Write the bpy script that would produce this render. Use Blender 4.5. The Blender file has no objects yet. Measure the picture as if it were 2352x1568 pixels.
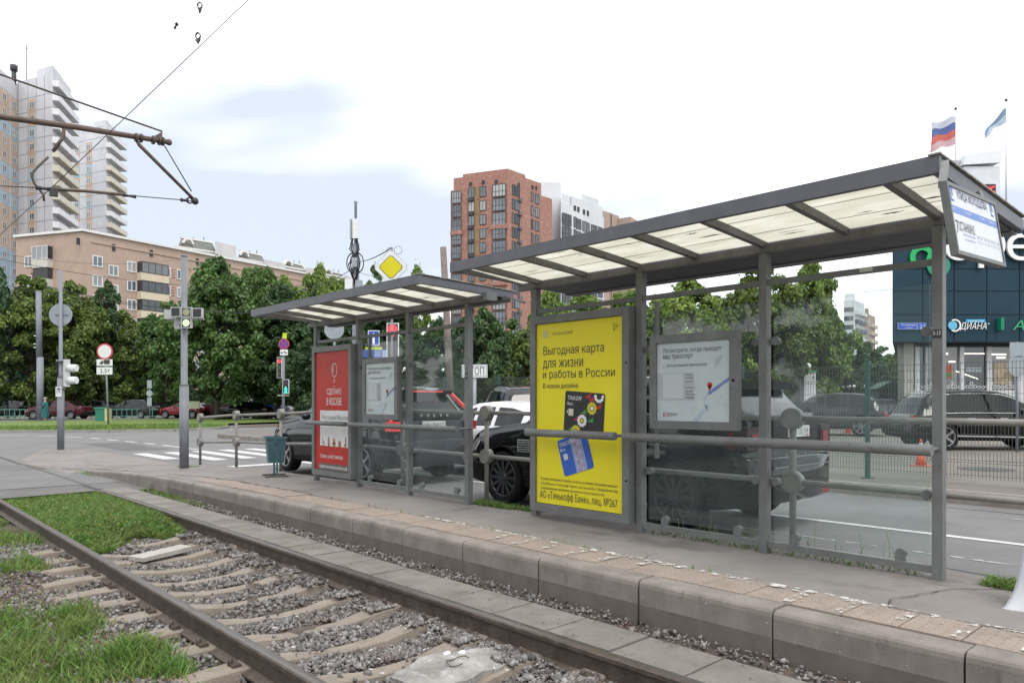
import bpy, bmesh, math, random
import numpy as np
from mathutils import Vector, Matrix
from mathutils.geometry import delaunay_2d_cdt

# ---------------------------------------------------------------- camera, world, sun, exposure
SC = bpy.context.scene
COL = SC.collection
TH = math.radians(42.8); S_, C_ = math.sin(TH), math.cos(TH)
EYE = 1.6
cam_d = bpy.data.cameras.new("camera"); cam = bpy.data.objects.new("camera", cam_d); COL.objects.link(cam)
cam.location = (0, 0, EYE); cam.rotation_euler = (math.radians(90), 0, -TH)
cam_d.sensor_width = 36; cam_d.lens = 26.02; cam_d.shift_y = 136/2352; cam_d.clip_start = .05; cam_d.clip_end = 4000
SC.camera = cam
SUN_EL, SUN_AZ = math.radians(58), math.radians(200)
wd = bpy.data.worlds.new("World"); SC.world = wd; wd.use_nodes = True
nt = wd.node_tree; nt.nodes.clear()
def N(nt, t, **kw):
    n = nt.nodes.new(t)
    for k, v in kw.items(): setattr(n, k, v)
    return n
o_ = N(nt, 'ShaderNodeOutputWorld')
sky = N(nt, 'ShaderNodeTexSky', sky_type='NISHITA', sun_disc=False); sky.sun_elevation = SUN_EL; sky.sun_rotation = SUN_AZ
sky.air_density = 1.0; sky.dust_density = 3.0
bg1 = N(nt, 'ShaderNodeBackground'); bg1.inputs[1].default_value = .12; nt.links.new(sky.outputs[0], bg1.inputs[0])
tc = N(nt, 'ShaderNodeTexCoord'); mp = N(nt, 'ShaderNodeMapping'); mp.inputs['Scale'].default_value = (1, 1, 2.6); mp.inputs['Location'].default_value = (.70, .1, .46)
nt.links.new(tc.outputs['Generated'], mp.inputs[0])
nz = N(nt, 'ShaderNodeTexNoise'); nz.inputs['Scale'].default_value = 1.7; nz.inputs['Detail'].default_value = 4; nz.inputs['Roughness'].default_value = .45; nz.inputs['Distortion'].default_value = .25
nt.links.new(mp.outputs[0], nz.inputs[0])
cr = N(nt, 'ShaderNodeValToRGB'); e = cr.color_ramp.elements
e[0].position = .34; e[0].color = (.5, .55, .635, 1); e[1].position = .55; e[1].color = (1.35, 1.36, 1.38, 1)
nt.links.new(nz.outputs[0], cr.inputs[0])
bg2 = N(nt, 'ShaderNodeBackground'); bg2.inputs[1].default_value = 1.0; nt.links.new(cr.outputs[0], bg2.inputs[0])
mx = N(nt, 'ShaderNodeMixShader'); mx.inputs[0].default_value = .93
nt.links.new(bg1.outputs[0], mx.inputs[1]); nt.links.new(bg2.outputs[0], mx.inputs[2]); nt.links.new(mx.outputs[0], o_.inputs[0])
sl = bpy.data.lights.new("sun", 'SUN'); sl.energy = 1.1; sl.angle = math.radians(20); sl.color = (1, .96, .9)
sun = bpy.data.objects.new("sun", sl); COL.objects.link(sun); sun.location = (0, 0, 50)
sun.rotation_euler = (math.radians(90)-SUN_EL, 0, math.pi - SUN_AZ + math.pi) 
# aim the lamp from the direction of the sky's sun
_sd = Vector((math.sin(SUN_AZ)*math.cos(SUN_EL), math.cos(SUN_AZ)*math.cos(SUN_EL), math.sin(SUN_EL)))
sun.rotation_euler = (-_sd).to_track_quat('-Z', 'Y').to_euler()
SC.view_settings.view_transform = 'Standard'; SC.view_settings.look = 'None'; SC.view_settings.gamma = 1; SC.view_settings.exposure = 0.7
SC.view_settings.use_curve_mapping = False
SC.render.engine = 'CYCLES'; SC.cycles.max_bounces = 8; SC.cycles.transparent_max_bounces = 24; SC.cycles.diffuse_bounces = 3
try: SC.cycles.use_denoising = True
except Exception: pass

# ---------------------------------------------------------------- coordinates
F = 1700.0
def V2(r, d): return (r*C_ + d*S_, -r*S_ + d*C_)           # camera right / depth -> world XY
def P(px, d): return V2((px-1176)/F*d, d)
def ZZ(py, d): return EYE + (920-py)*d/F
def depth(x, y): return x*S_ + y*C_
def onX(px, X):                                             # Y where the sight line px meets the plane X
    k = (px-1176)/F; return X*(C_-k*S_)/(S_+k*C_)
def onXz(px, py, X):
    Y = onX(px, X); return Y, ZZ(py, depth(X, Y))
def hit(px, A, B):                                          # where the sight line meets facade line A-B: (distance from A, depth)
    k = (px-1176)/F; dx, dy = S_+k*C_, C_-k*S_
    ex, ey = B[0]-A[0], B[1]-A[1]; L = math.hypot(ex, ey)
    det = dx*(-ey) + dy*ex
    t = (A[0]*(-ey) + A[1]*ex)/det
    qx, qy = dx*t-A[0], dy*t-A[1]
    return (qx*ex+qy*ey)/L, depth(dx*t, dy*t)
def lerp(a, b, t): return a+(b-a)*t
def interp(x, pts):
    if x <= pts[0][0]: return pts[0][1]
    for (a, b), (c, d) in zip(pts, pts[1:]):
        if x <= c: return lerp(b, d, (x-a)/(c-a))
    return pts[-1][1]

# ---------------------------------------------------------------- materials
def mat(name, rgb, rough=.7, metal=0, var=.25, scale=3, rgb2=None, bump=0, bscale=40, coat=0, emit=0, island=0, spec=.5, detail=5, speck=None, trans=0, stretch=None, streak=None, objrand=0):
    m = bpy.data.materials.new(name); m.use_nodes = True; n = m.node_tree; n.nodes.clear()
    out = N(n, 'ShaderNodeOutputMaterial'); b = N(n, 'ShaderNodeBsdfPrincipled')
    b.inputs['Roughness'].default_value = rough; b.inputs['Metallic'].default_value = metal
    b.inputs['Coat Weight'].default_value = coat; b.inputs['Coat Roughness'].default_value = .06; b.inputs['Specular IOR Level'].default_value = spec
    g = N(n, 'ShaderNodeNewGeometry'); pos = g.outputs['Position']
    if stretch:
        mpp = N(n, 'ShaderNodeMapping'); mpp.inputs['Scale'].default_value = stretch; n.links.new(pos, mpp.inputs[0]); pos = mpp.outputs[0]
    c2 = rgb2 or tuple(v*(1-var) for v in rgb)
    nz = N(n, 'ShaderNodeTexNoise'); nz.inputs['Scale'].default_value = scale; nz.inputs['Detail'].default_value = detail; nz.inputs['Roughness'].default_value = .62
    n.links.new(pos, nz.inputs[0])
    r = N(n, 'ShaderNodeMapRange'); r.inputs[1].default_value = .35; r.inputs[2].default_value = .65; n.links.new(nz.outputs[0], r.inputs[0])
    mixc = N(n, 'ShaderNodeMix', data_type='RGBA'); mixc.inputs[6].default_value = (*rgb, 1); mixc.inputs[7].default_value = (*c2, 1)
    n.links.new(r.outputs[0], mixc.inputs[0]); col = mixc.outputs[2]
    if speck:                                                # (scale, colour, threshold)
        s = N(n, 'ShaderNodeTexNoise'); s.inputs['Scale'].default_value = speck[0]; s.inputs['Detail'].default_value = 2; n.links.new(g.outputs['Position'], s.inputs[0])
        q = N(n, 'ShaderNodeMapRange'); q.inputs[1].default_value = speck[2]; q.inputs[2].default_value = speck[2]+.12; n.links.new(s.outputs[0], q.inputs[0])
        mc = N(n, 'ShaderNodeMix', data_type='RGBA'); n.links.new(q.outputs[0], mc.inputs[0]); n.links.new(col, mc.inputs[6]); mc.inputs[7].default_value = (*speck[1], 1); col = mc.outputs[2]
    if streak:                                               # (mapping scale, colour, threshold)
        mps = N(n, 'ShaderNodeMapping'); mps.inputs['Scale'].default_value = streak[0]; n.links.new(g.outputs['Position'], mps.inputs[0])
        s = N(n, 'ShaderNodeTexNoise'); s.inputs['Scale'].default_value = 1; s.inputs['Detail'].default_value = 6; s.inputs['Roughness'].default_value = .7; n.links.new(mps.outputs[0], s.inputs[0])
        q = N(n, 'ShaderNodeMapRange'); q.inputs[1].default_value = streak[2]; q.inputs[2].default_value = streak[2]+.14; n.links.new(s.outputs[0], q.inputs[0])
        mc = N(n, 'ShaderNodeMix', data_type='RGBA'); n.links.new(q.outputs[0], mc.inputs[0]); n.links.new(col, mc.inputs[6]); mc.inputs[7].default_value = (*streak[1], 1); col = mc.outputs[2]
    if island:
        h = N(n, 'ShaderNodeHueSaturation'); rr = N(n, 'ShaderNodeMapRange'); rr.inputs[3].default_value = 1-island; rr.inputs[4].default_value = 1+island
        n.links.new(g.outputs['Random Per Island'], rr.inputs[0]); n.links.new(rr.outputs[0], h.inputs['Value']); n.links.new(col, h.inputs['Color'])
        r2 = N(n, 'ShaderNodeMapRange'); r2.inputs[3].default_value = .485; r2.inputs[4].default_value = .515
        n.links.new(g.outputs['Random Per Island'], r2.inputs[0]); n.links.new(r2.outputs[0], h.inputs['Hue']); col = h.outputs[0]
    if objrand:                                              # each window its own curtain tone
        oi = N(n, 'ShaderNodeObjectInfo'); rr = N(n, 'ShaderNodeMapRange'); rr.inputs[1].default_value = .25; rr.inputs[2].default_value = 1; rr.inputs[4].default_value = 1; n.links.new(oi.outputs['Random'], rr.inputs[0]); pw_ = N(n, 'ShaderNodeMath', operation='POWER'); pw_.inputs[1].default_value = 2.2; n.links.new(rr.outputs[0], pw_.inputs[0])
        mc = N(n, 'ShaderNodeMix', data_type='RGBA'); ml = N(n, 'ShaderNodeMath', operation='MULTIPLY'); ml.inputs[1].default_value = objrand; n.links.new(pw_.outputs[0], ml.inputs[0]); n.links.new(ml.outputs[0], mc.inputs[0]); n.links.new(col, mc.inputs[6]); mc.inputs[7].default_value = (.42, .42, .4, 1); col = mc.outputs[2]
    n.links.new(col, b.inputs['Base Color'])
    if emit: n.links.new(col, b.inputs['Emission Color']); b.inputs['Emission Strength'].default_value = emit
    if bump:
        bz = N(n, 'ShaderNodeTexNoise'); bz.inputs['Scale'].default_value = bscale; bz.inputs['Detail'].default_value = 4; n.links.new(g.outputs['Position'], bz.inputs[0])
        bp = N(n, 'ShaderNodeBump'); bp.inputs['Strength'].default_value = bump; bp.inputs['Distance'].default_value = .02; n.links.new(bz.outputs[0], bp.inputs['Height']); n.links.new(bp.outputs[0], b.inputs['Normal'])
    sh = b.outputs[0]
    if trans:
        t = N(n, 'ShaderNodeBsdfTranslucent'); n.links.new(col, t.inputs[0]); ms = N(n, 'ShaderNodeMixShader'); ms.inputs[0].default_value = trans
        n.links.new(sh, ms.inputs[1]); n.links.new(t.outputs[0], ms.inputs[2]); sh = ms.outputs[0]
    n.links.new(sh, out.inputs[0])
    return m
def glassmat(name, dust, tint=(.93, .97, .96), dcol=(.5, .56, .58), refl=.06, scale=2.0):
    m = bpy.data.materials.new(name); m.use_nodes = True; n = m.node_tree; n.nodes.clear()
    out = N(n, 'ShaderNodeOutputMaterial'); t = N(n, 'ShaderNodeBsdfTransparent'); t.inputs[0].default_value = (*tint, 1)
    d = N(n, 'ShaderNodeBsdfDiffuse'); d.inputs[0].default_value = (*dcol, 1)
    tl = N(n, 'ShaderNodeBsdfTranslucent'); tl.inputs[0].default_value = (*dcol, 1)
    g = N(n, 'ShaderNodeNewGeometry'); nz = N(n, 'ShaderNodeTexNoise'); nz.inputs['Scale'].default_value = scale; nz.inputs['Detail'].default_value = 8; nz.inputs['Roughness'].default_value = .7
    mp = N(n, 'ShaderNodeMapping'); mp.inputs['Scale'].default_value = (1, 1.6, .8); n.links.new(g.outputs['Position'], mp.inputs[0]); n.links.new(mp.outputs[0], nz.inputs[0])
    r = N(n, 'ShaderNodeMapRange'); r.inputs[1].default_value = .3; r.inputs[2].default_value = .7; r.inputs[3].default_value = dust*.55; r.inputs[4].default_value = dust*1.5; n.links.new(nz.outputs[0], r.inputs[0])
    dm = N(n, 'ShaderNodeMixShader'); dm.inputs[0].default_value = .35; n.links.new(d.outputs[0], dm.inputs[1]); n.links.new(tl.outputs[0], dm.inputs[2])
    m1 = N(n, 'ShaderNodeMixShader'); n.links.new(r.outputs[0], m1.inputs[0]); n.links.new(t.outputs[0], m1.inputs[1]); n.links.new(dm.outputs[0], m1.inputs[2])
    gl = N(n, 'ShaderNodeBsdfGlossy'); gl.inputs[1].default_value = .03
    dt = N(n, 'ShaderNodeVectorMath', operation='DOT_PRODUCT'); n.links.new(g.outputs['Normal'], dt.inputs[0]); n.links.new(g.outputs['Incoming'], dt.inputs[1])
    ab = N(n, 'ShaderNodeMath', operation='ABSOLUTE'); n.links.new(dt.outputs['Value'], ab.inputs[0])
    om = N(n, 'ShaderNodeMath', operation='SUBTRACT'); om.inputs[0].default_value = 1; n.links.new(ab.outputs[0], om.inputs[1])
    pw = N(n, 'ShaderNodeMath', operation='POWER'); pw.inputs[1].default_value = 5; n.links.new(om.outputs[0], pw.inputs[0])
    ma = N(n, 'ShaderNodeMath', operation='MULTIPLY_ADD'); ma.inputs[1].default_value = .9; ma.inputs[2].default_value = refl; n.links.new(pw.outputs[0], ma.inputs[0])
    bf = N(n, 'ShaderNodeMath', operation='SUBTRACT'); bf.inputs[0].default_value = 1; n.links.new(g.outputs['Backfacing'], bf.inputs[1])
    mm = N(n, 'ShaderNodeMath', operation='MULTIPLY'); n.links.new(ma.outputs[0], mm.inputs[0]); n.links.new(bf.outputs[0], mm.inputs[1]); mm.use_clamp = True
    m2 = N(n, 'ShaderNodeMixShader'); n.links.new(mm.outputs[0], m2.inputs[0]); n.links.new(m1.outputs[0], m2.inputs[1]); n.links.new(gl.outputs[0], m2.inputs[2])
    n.links.new(m2.outputs[0], out.inputs[0]); return m
def wornpaint(name, rgb, thr, scale):
    m = mat(name, rgb, .7, var=.2); n = m.node_tree; out = [x for x in n.nodes if x.type == 'OUTPUT_MATERIAL'][0]; src = out.inputs[0].links[0].from_socket
    g = N(n, 'ShaderNodeNewGeometry'); nz = N(n, 'ShaderNodeTexNoise'); nz.inputs['Scale'].default_value = scale; nz.inputs['Detail'].default_value = 6; nz.inputs['Roughness'].default_value = .75; n.links.new(g.outputs['Position'], nz.inputs[0])
    r = N(n, 'ShaderNodeMapRange'); r.inputs[1].default_value = thr; r.inputs[2].default_value = thr+.03; n.links.new(nz.outputs[0], r.inputs[0])
    t = N(n, 'ShaderNodeBsdfTransparent'); ms = N(n, 'ShaderNodeMixShader'); n.links.new(r.outputs[0], ms.inputs[0]); n.links.new(t.outputs[0], ms.inputs[1]); n.links.new(src, ms.inputs[2]); n.links.new(ms.outputs[0], out.inputs[0]); return m

MT = {}
def flat(rgb, rough=.6, **k):
    key = (tuple(rgb), rough, tuple(sorted(k.items())))
    if key not in MT: MT[key] = mat('paint_%03d' % len(MT), rgb, rough, **{**dict(var=.08), **k})
    return MT[key]
m_asph = mat('asphalt', (.185, .181, .18), .92, rgb2=(.145, .141, .14), scale=.7, bump=.5, bscale=160, speck=(220, (.21, .205, .2), .6), streak=((.9, .12, 1), (.17, .165, .16), .56))
m_asph2 = mat('platform_asphalt', (.25, .228, .21), .93, rgb2=(.195, .178, .166), scale=1.4, bump=.6, bscale=130, speck=(110, (.29, .27, .25), .6), streak=((1.5, .8, 1), (.145, .13, .12), .54))
m_kerb = mat('kerb_concrete', (.26, .23, .203), .9, rgb2=(.18, .158, .138), scale=3.2, bump=.22, bscale=150, speck=(140, (.3, .28, .26), .64), streak=((9, 9, 3), (.13, .11, .095), .58))
m_kerbd = mat('kerb_concrete_dark', (.155, .132, .116), .9, rgb2=(.115, .097, .084), scale=5, bump=.12, bscale=90, speck=(120, (.3, .28, .26), .68))  # darker concrete tone for the lower course of the kerb
m_slab = mat('slab_concrete', (.215, .2, .178), .9, rgb2=(.155, .14, .12), scale=2.6, bump=.4, bscale=120, island=.1, streak=((5, 5, 1), (.12, .105, .088), .56))
m_sleeper = mat('sleeper_concrete', (.29, .245, .2), .9, rgb2=(.225, .188, .152), scale=6, bump=.5, bscale=80, speck=(90, (.12, .1, .085), .66))
m_tile = mat('tactile_concrete', (.32, .255, .21), .9, rgb2=(.25, .21, .18), scale=3.5, bump=.4, bscale=140, speck=(150, (.3, .26, .22), .6), streak=((4, 4, 1), (.19, .15, .12), .58))
m_rail = mat('rail_steel_rust', (.125, .098, .078), .62, metal=.3, rgb2=(.075, .056, .044), scale=9, bump=.3, bscale=60)
m_railtop = mat('rail_steel_worn', (.21, .19, .17), .38, metal=.75, rgb2=(.14, .12, .105), scale=6, stretch=(14, .7, 1))
m_soil = mat('ballast_soil', (.13, .1, .08), .95, rgb2=(.07, .053, .043), scale=7, bump=1, bscale=60)
m_stone = mat('ballast_stone', (.245, .232, .222), .88, rgb2=(.14, .124, .117), scale=5, island=.55, bump=.2, bscale=120, streak=((2.2, 2.2, 1), (.115, .077, .06), .54))
m_earth = mat('dry_earth', (.17, .12, .085), .95, rgb2=(.1, .075, .05), scale=8, bump=.8, bscale=70)
m_blade = mat('grass_blade', (.1, .21, .03), .65, rgb2=(.17, .22, .055), scale=2.6, island=.45, trans=.25)
m_lawn = mat('lawn', (.085, .15, .018), .9, rgb2=(.12, .17, .03), scale=.35, bump=1, bscale=9, speck=(8, (.06, .1, .012), .56))
m_ground = mat('far_ground', (.12, .115, .1), .95, rgb2=(.07, .09, .04), scale=.06)
m_white = mat('road_paint', (.62, .62, .6), .8, rgb2=(.42, .42, .41), scale=9, speck=(40, (.24, .235, .23), .62))
m_wornw = wornpaint('worn_white_paint', (.62, .6, .57), .53, 13)
m_wornw2 = wornpaint('worn_white_edge', (.62, .6, .57), .52, 11)
m_frame = mat('shelter_grey_paint', (.17, .178, .176), .5, rgb2=(.13, .135, .13), scale=5, bump=.08, bscale=50, speck=(22, (.1, .085, .075), .66), streak=((14, 14, 1.6), (.115, .11, .1), .6))
m_fascia = mat('fascia_grey_paint', (.12, .125, .145), .5, rgb2=(.095, .1, .115), scale=4, speck=(30, (.25, .25, .27), .72))
m_beam = mat('roof_beam_paint', (.17, .165, .165), .55, rgb2=(.12, .115, .112), scale=6)
m_railing = mat('railing_grey_paint', (.24, .23, .21), .5, rgb2=(.18, .17, .155), scale=7, speck=(40, (.14, .12, .1), .7))
m_roofp = mat('roof_polycarbonate', (.73, .72, .665), .6, rgb2=(.62, .605, .54), scale=1.5, trans=.93, stretch=(6, 1, 1), streak=((9, .7, 1), (.3, .22, .16), .7))
m_roofd = mat('roof_polycarbonate_dirt', (.12, .07, .045), .9)
m_glass = glassmat('dusty_glass', .055)
m_glassedge = flat((.05, .09, .08), .3)
m_pole = mat('pole_grey_paint', (.21, .225, .265), .55, rgb2=(.17, .185, .215), scale=3, stretch=(8, 8, 1))
m_pole2 = mat('signal_pole_paint', (.2, .215, .235), .55, rgb2=(.155, .165, .185), scale=4)
m_concp = mat('concrete_pole', (.2, .17, .145), .9, rgb2=(.15, .125, .105), scale=5)
m_black = flat((.008, .008, .009), .5, spec=.2)
m_dark = flat((.04, .04, .043), .6)
m_tyre = mat('tyre_rubber', (.012, .012, .013), .85, spec=.2, bump=.3, bscale=80)
m_sw = flat((.8, .8, .8), .5)
m_white_sign = mat('white_sign', (.72, .73, .73), .45, rgb2=(.62, .63, .63), scale=8)
m_signback = mat('sign_back', (.3, .34, .37), .5, rgb2=(.25, .285, .31), scale=6)
m_carglass = mat('car_glass', (.006, .007, .008), .04, var=.1, spec=.4)
m_winglass = mat('window_glass', (.13, .16, .2), .12, rgb2=(.045, .055, .07), scale=.35, spec=.8, objrand=.75)
m_winglass2 = mat('window_glass_dark', (.05, .06, .075), .12, rgb2=(.02, .025, .03), scale=.4, spec=.8, objrand=.35)
m_wframe = flat((.7, .7, .68), .6)
m_dframe = flat((.045, .045, .05), .6)

# ---------------------------------------------------------------- mesh builder and objects
WM = {}                                                     # world matrices of the things
class G:
    def __init__(s): s.v = []; s.f = []; s.m = []; s.sm = []
    def add(s, vs, fs, mi=0, smooth=False):
        o = len(s.v); s.v += [tuple(p) for p in vs]; s.f += [tuple(i+o for i in f) for f in fs]; s.m += [mi]*len(fs); s.sm += [smooth]*len(fs); return s
    def box(s, a, b, mi=0):
        x0, y0, z0 = a; x1, y1, z1 = b
        if x0 > x1: x0, x1 = x1, x0
        if y0 > y1: y0, y1 = y1, y0
        if z0 > z1: z0, z1 = z1, z0
        return s.add([(x0, y0, z0), (x1, y0, z0), (x1, y1, z0), (x0, y1, z0), (x0, y0, z1), (x1, y0, z1), (x1, y1, z1), (x0, y1, z1)],
                     [(3, 2, 1, 0), (4, 5, 6, 7), (0, 1, 5, 4), (1, 2, 6, 5), (2, 3, 7, 6), (3, 0, 4, 7)], mi)
    def bar(s, p, q, w, h, up=(0, 0, 1), mi=0):             # rectangular bar from p to q, w across, h along up
        p, q, up = Vector(p), Vector(q), Vector(up); d = (q-p).normalized(); sx = d.cross(up)
        if sx.length < 1e-6: sx = d.cross(Vector((1, 0, 0)))
        sx.normalize(); uy = sx.cross(d); vs = []
        for e in (p, q):
            for a, b in ((-1, -1), (1, -1), (1, 1), (-1, 1)): vs.append(e + sx*a*w/2 + uy*b*h/2)
        return s.add(vs, [(3, 2, 1, 0), (4, 5, 6, 7), (0, 1, 5, 4), (1, 2, 6, 5), (2, 3, 7, 6), (3, 0, 4, 7)], mi)
    def tube(s, pts, r, n=10, mi=0, caps=True):
        pts = [Vector(p) for p in pts]; rs = r if isinstance(r, (list, tuple)) else [r]*len(pts); o = len(s.v); prev = None
        for i, p in enumerate(pts):
            d = (pts[min(i+1, len(pts)-1)] - pts[max(i-1, 0)]).normalized()
            if prev is None: a = d.orthogonal().normalized()
            else:
                a = prev - d*prev.dot(d); a = a.normalized() if a.length > 1e-6 else d.orthogonal().normalized()
            prev = a; b = d.cross(a)
            for k in range(n):
                t = 2*math.pi*k/n; s.v.append(tuple(p + (a*math.cos(t) + b*math.sin(t))*rs[i]))
        for i in range(len(pts)-1):
            for k in range(n):
                s.f.append((o+i*n+k, o+i*n+(k+1) % n, o+(i+1)*n+(k+1) % n, o+(i+1)*n+k)); s.m.append(mi); s.sm.append(True)
        if caps:
            s.f.append(tuple(o+k for k in range(n))[::-1]); s.f.append(tuple(o+(len(pts)-1)*n+k for k in range(n))); s.m += [mi]*2; s.sm += [False]*2
        return s
    def prism(s, poly, z0, z1, mi=0):                       # footprint polygon (CCW) raised from z0 to z1
        n = len(poly); vs = [(x, y, z0) for x, y in poly]+[(x, y, z1) for x, y in poly]
        return s.add(vs, [tuple(range(n))[::-1], tuple(range(n, 2*n))]+[(i, (i+1) % n, n+(i+1) % n, n+i) for i in range(n)], mi)
    def extrude(s, prof, p, q, mi=0, side=(1, 0, 0), smooth=False):  # profile [(a,z)] swept from p to q; a along side
        p, q, sd = Vector(p), Vector(q), Vector(side); n = len(prof); vs = []
        for e in (p, q):
            for a, z in prof: vs.append(e + sd*a + Vector((0, 0, z)))
        s.add(vs, [(i, (i+1) % n, n+(i+1) % n, n+i) for i in range(n)], mi, smooth); o = len(s.v)-2*n
        s.f += [tuple(o+i for i in range(n))[::-1], tuple(o+n+i for i in range(n))]; s.m += [mi]*2; s.sm += [False]*2; return s
    def sphere(s, c, r, mi=0, nu=12, nv=8, sc=(1, 1, 1)):
        o = len(s.v); c = Vector(c)
        for j in range(nv+1):
            ph = math.pi*j/nv
            for i in range(nu):
                t = 2*math.pi*i/nu; s.v.append((c.x+r*sc[0]*math.sin(ph)*math.cos(t), c.y+r*sc[1]*math.sin(ph)*math.sin(t), c.z+r*sc[2]*math.cos(ph)))
        for j in range(nv):
            for i in range(nu):
                a, b = o+j*nu+i, o+j*nu+(i+1) % nu
                s.f.append((a, a+nu, b+nu, b)); s.m.append(mi); s.sm.append(True)
        return s
    def mesh(s, name, mats):
        me = bpy.data.meshes.new(name); me.from_pydata(s.v, [], s.f)
        for m in (mats if isinstance(mats, (list, tuple)) else [mats]): me.materials.append(m)
        me.polygons.foreach_set('material_index', s.m); me.polygons.foreach_set('use_smooth', s.sm); me.update(); return me
    def obj(s, name, mats, parent=None, local=False, kind=None, recalc=True):
        if parent is not None and not local:
            inv = WM[parent.name].inverted(); s.v = [tuple(inv @ Vector(p)) for p in s.v]
        me = s.mesh(name, mats)
        if recalc:
            bm = bmesh.new(); bm.from_mesh(me); bmesh.ops.recalc_face_normals(bm, faces=bm.faces); bm.to_mesh(me); bm.free()
        return link(name, me, parent, kind=kind)
def link(name, me, parent=None, loc=(0, 0, 0), rot=(0, 0, 0), kind=None, scale=None):
    o = bpy.data.objects.new(name, me); COL.objects.link(o); o.location = loc; o.rotation_euler = rot
    if scale: o.scale = scale
    if parent is not None: o.parent = parent
    if kind: o['kind'] = kind
    WM[o.name] = (WM[parent.name] if parent is not None else Matrix()) @ Matrix.LocRotScale(Vector(loc), Matrix.Rotation(rot[2], 3, 'Z').to_euler() if rot[0] == 0 and rot[1] == 0 else __import__('mathutils').Euler(rot), Vector(scale) if scale else None)
    return o
def tag(o, label, cat, group=None):
    o['label'] = label; o['category'] = cat
    if group: o['group'] = group
    return o
def thing(name, label, cat, loc=(0, 0, 0), rz=0, group=None, scale=None):
    o = link(name, None, None, loc, (0, 0, rz), scale=scale); return tag(o, label, cat, group)
def struct(name, loc=(0, 0, 0)): return link(name, None, None, loc, kind='structure')
def copy_tree(o, parent=None):
    c = o.copy(); COL.objects.link(c)
    if parent is not None: c.parent = parent
    for ch in list(o.children): copy_tree(ch, c)
    return c
def dup(root, loc, rz=0, label=None, group=None, scale=None):
    r = copy_tree(root); r.location = loc; r.rotation_euler = (0, 0, rz)
    if scale: r.scale = scale
    if label: r['label'] = label
    if group: r['group'] = group
    WM[r.name] = Matrix.LocRotScale(Vector(loc), Matrix.Rotation(rz, 3, 'Z').to_euler(), Vector(scale) if scale else None)
    return r
TXC = {}
def text_mesh(body, bold=0, shear=0):
    key = (body, bold, shear)
    if key in TXC: return TXC[key]
    cu = bpy.data.curves.new('txt', 'FONT'); cu.body = body; cu.size = 1; cu.offset = bold; cu.shear = shear; cu.resolution_u = 2 if len(body) < 30 else 1; cu.fill_mode = 'NONE'
    ob = bpy.data.objects.new('txt', cu); COL.objects.link(ob); dg = bpy.context.evaluated_depsgraph_get(); dg.update()
    me = ob.evaluated_get(dg).to_mesh(); n = len(me.vertices); co = np.empty(n*3); me.vertices.foreach_get('co', co); co = co.reshape(-1, 3)
    ed = [tuple(e.vertices) for e in me.edges]; ob.evaluated_get(dg).to_mesh_clear(); bpy.data.objects.remove(ob); bpy.data.curves.remove(cu)
    r = delaunay_2d_cdt([Vector(c[:2]) for c in co], ed, [], 0, 1e-5)       # outlines overlap: keep what winds round
    V = np.array([tuple(v) for v in r[0]]); T = np.array([t for t in r[2] if len(t) == 3]); c = V[T].mean(1)
    nx = {}; 
    for a, b in ed: nx.setdefault(a, []).append(b); nx.setdefault(b, []).append(a)
    seen = set(); D = []
    for st_ in range(n):
        if st_ in seen or st_ not in nx: continue
        a, prv = st_, None
        while a not in seen:
            seen.add(a); q = [b for b in nx[a] if b != prv]; b = (a+1 if a+1 in q else q[0]) if q else st_
            D.append((a, b)); prv, a = a, b
    D = np.array(D); A, B = co[D[:, 0], :2], co[D[:, 1], :2]; w = np.zeros(len(c), int)
    up = (A[:, 1][None] <= c[:, 1][:, None]) & (B[:, 1][None] > c[:, 1][:, None]); dn = (B[:, 1][None] <= c[:, 1][:, None]) & (A[:, 1][None] > c[:, 1][:, None])
    L = (B[:, 0]-A[:, 0])[None]*(c[:, 1][:, None]-A[:, 1][None])-(c[:, 0][:, None]-A[:, 0][None])*(B[:, 1]-A[:, 1])[None]
    w = (up & (L > 0)).sum(1)-(dn & (L < 0)).sum(1); co = np.column_stack([V, np.zeros(len(V))]); fs = [tuple(t) for t in T[w != 0]]
    TXC[key] = (co, fs); return TXC[key]
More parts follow.
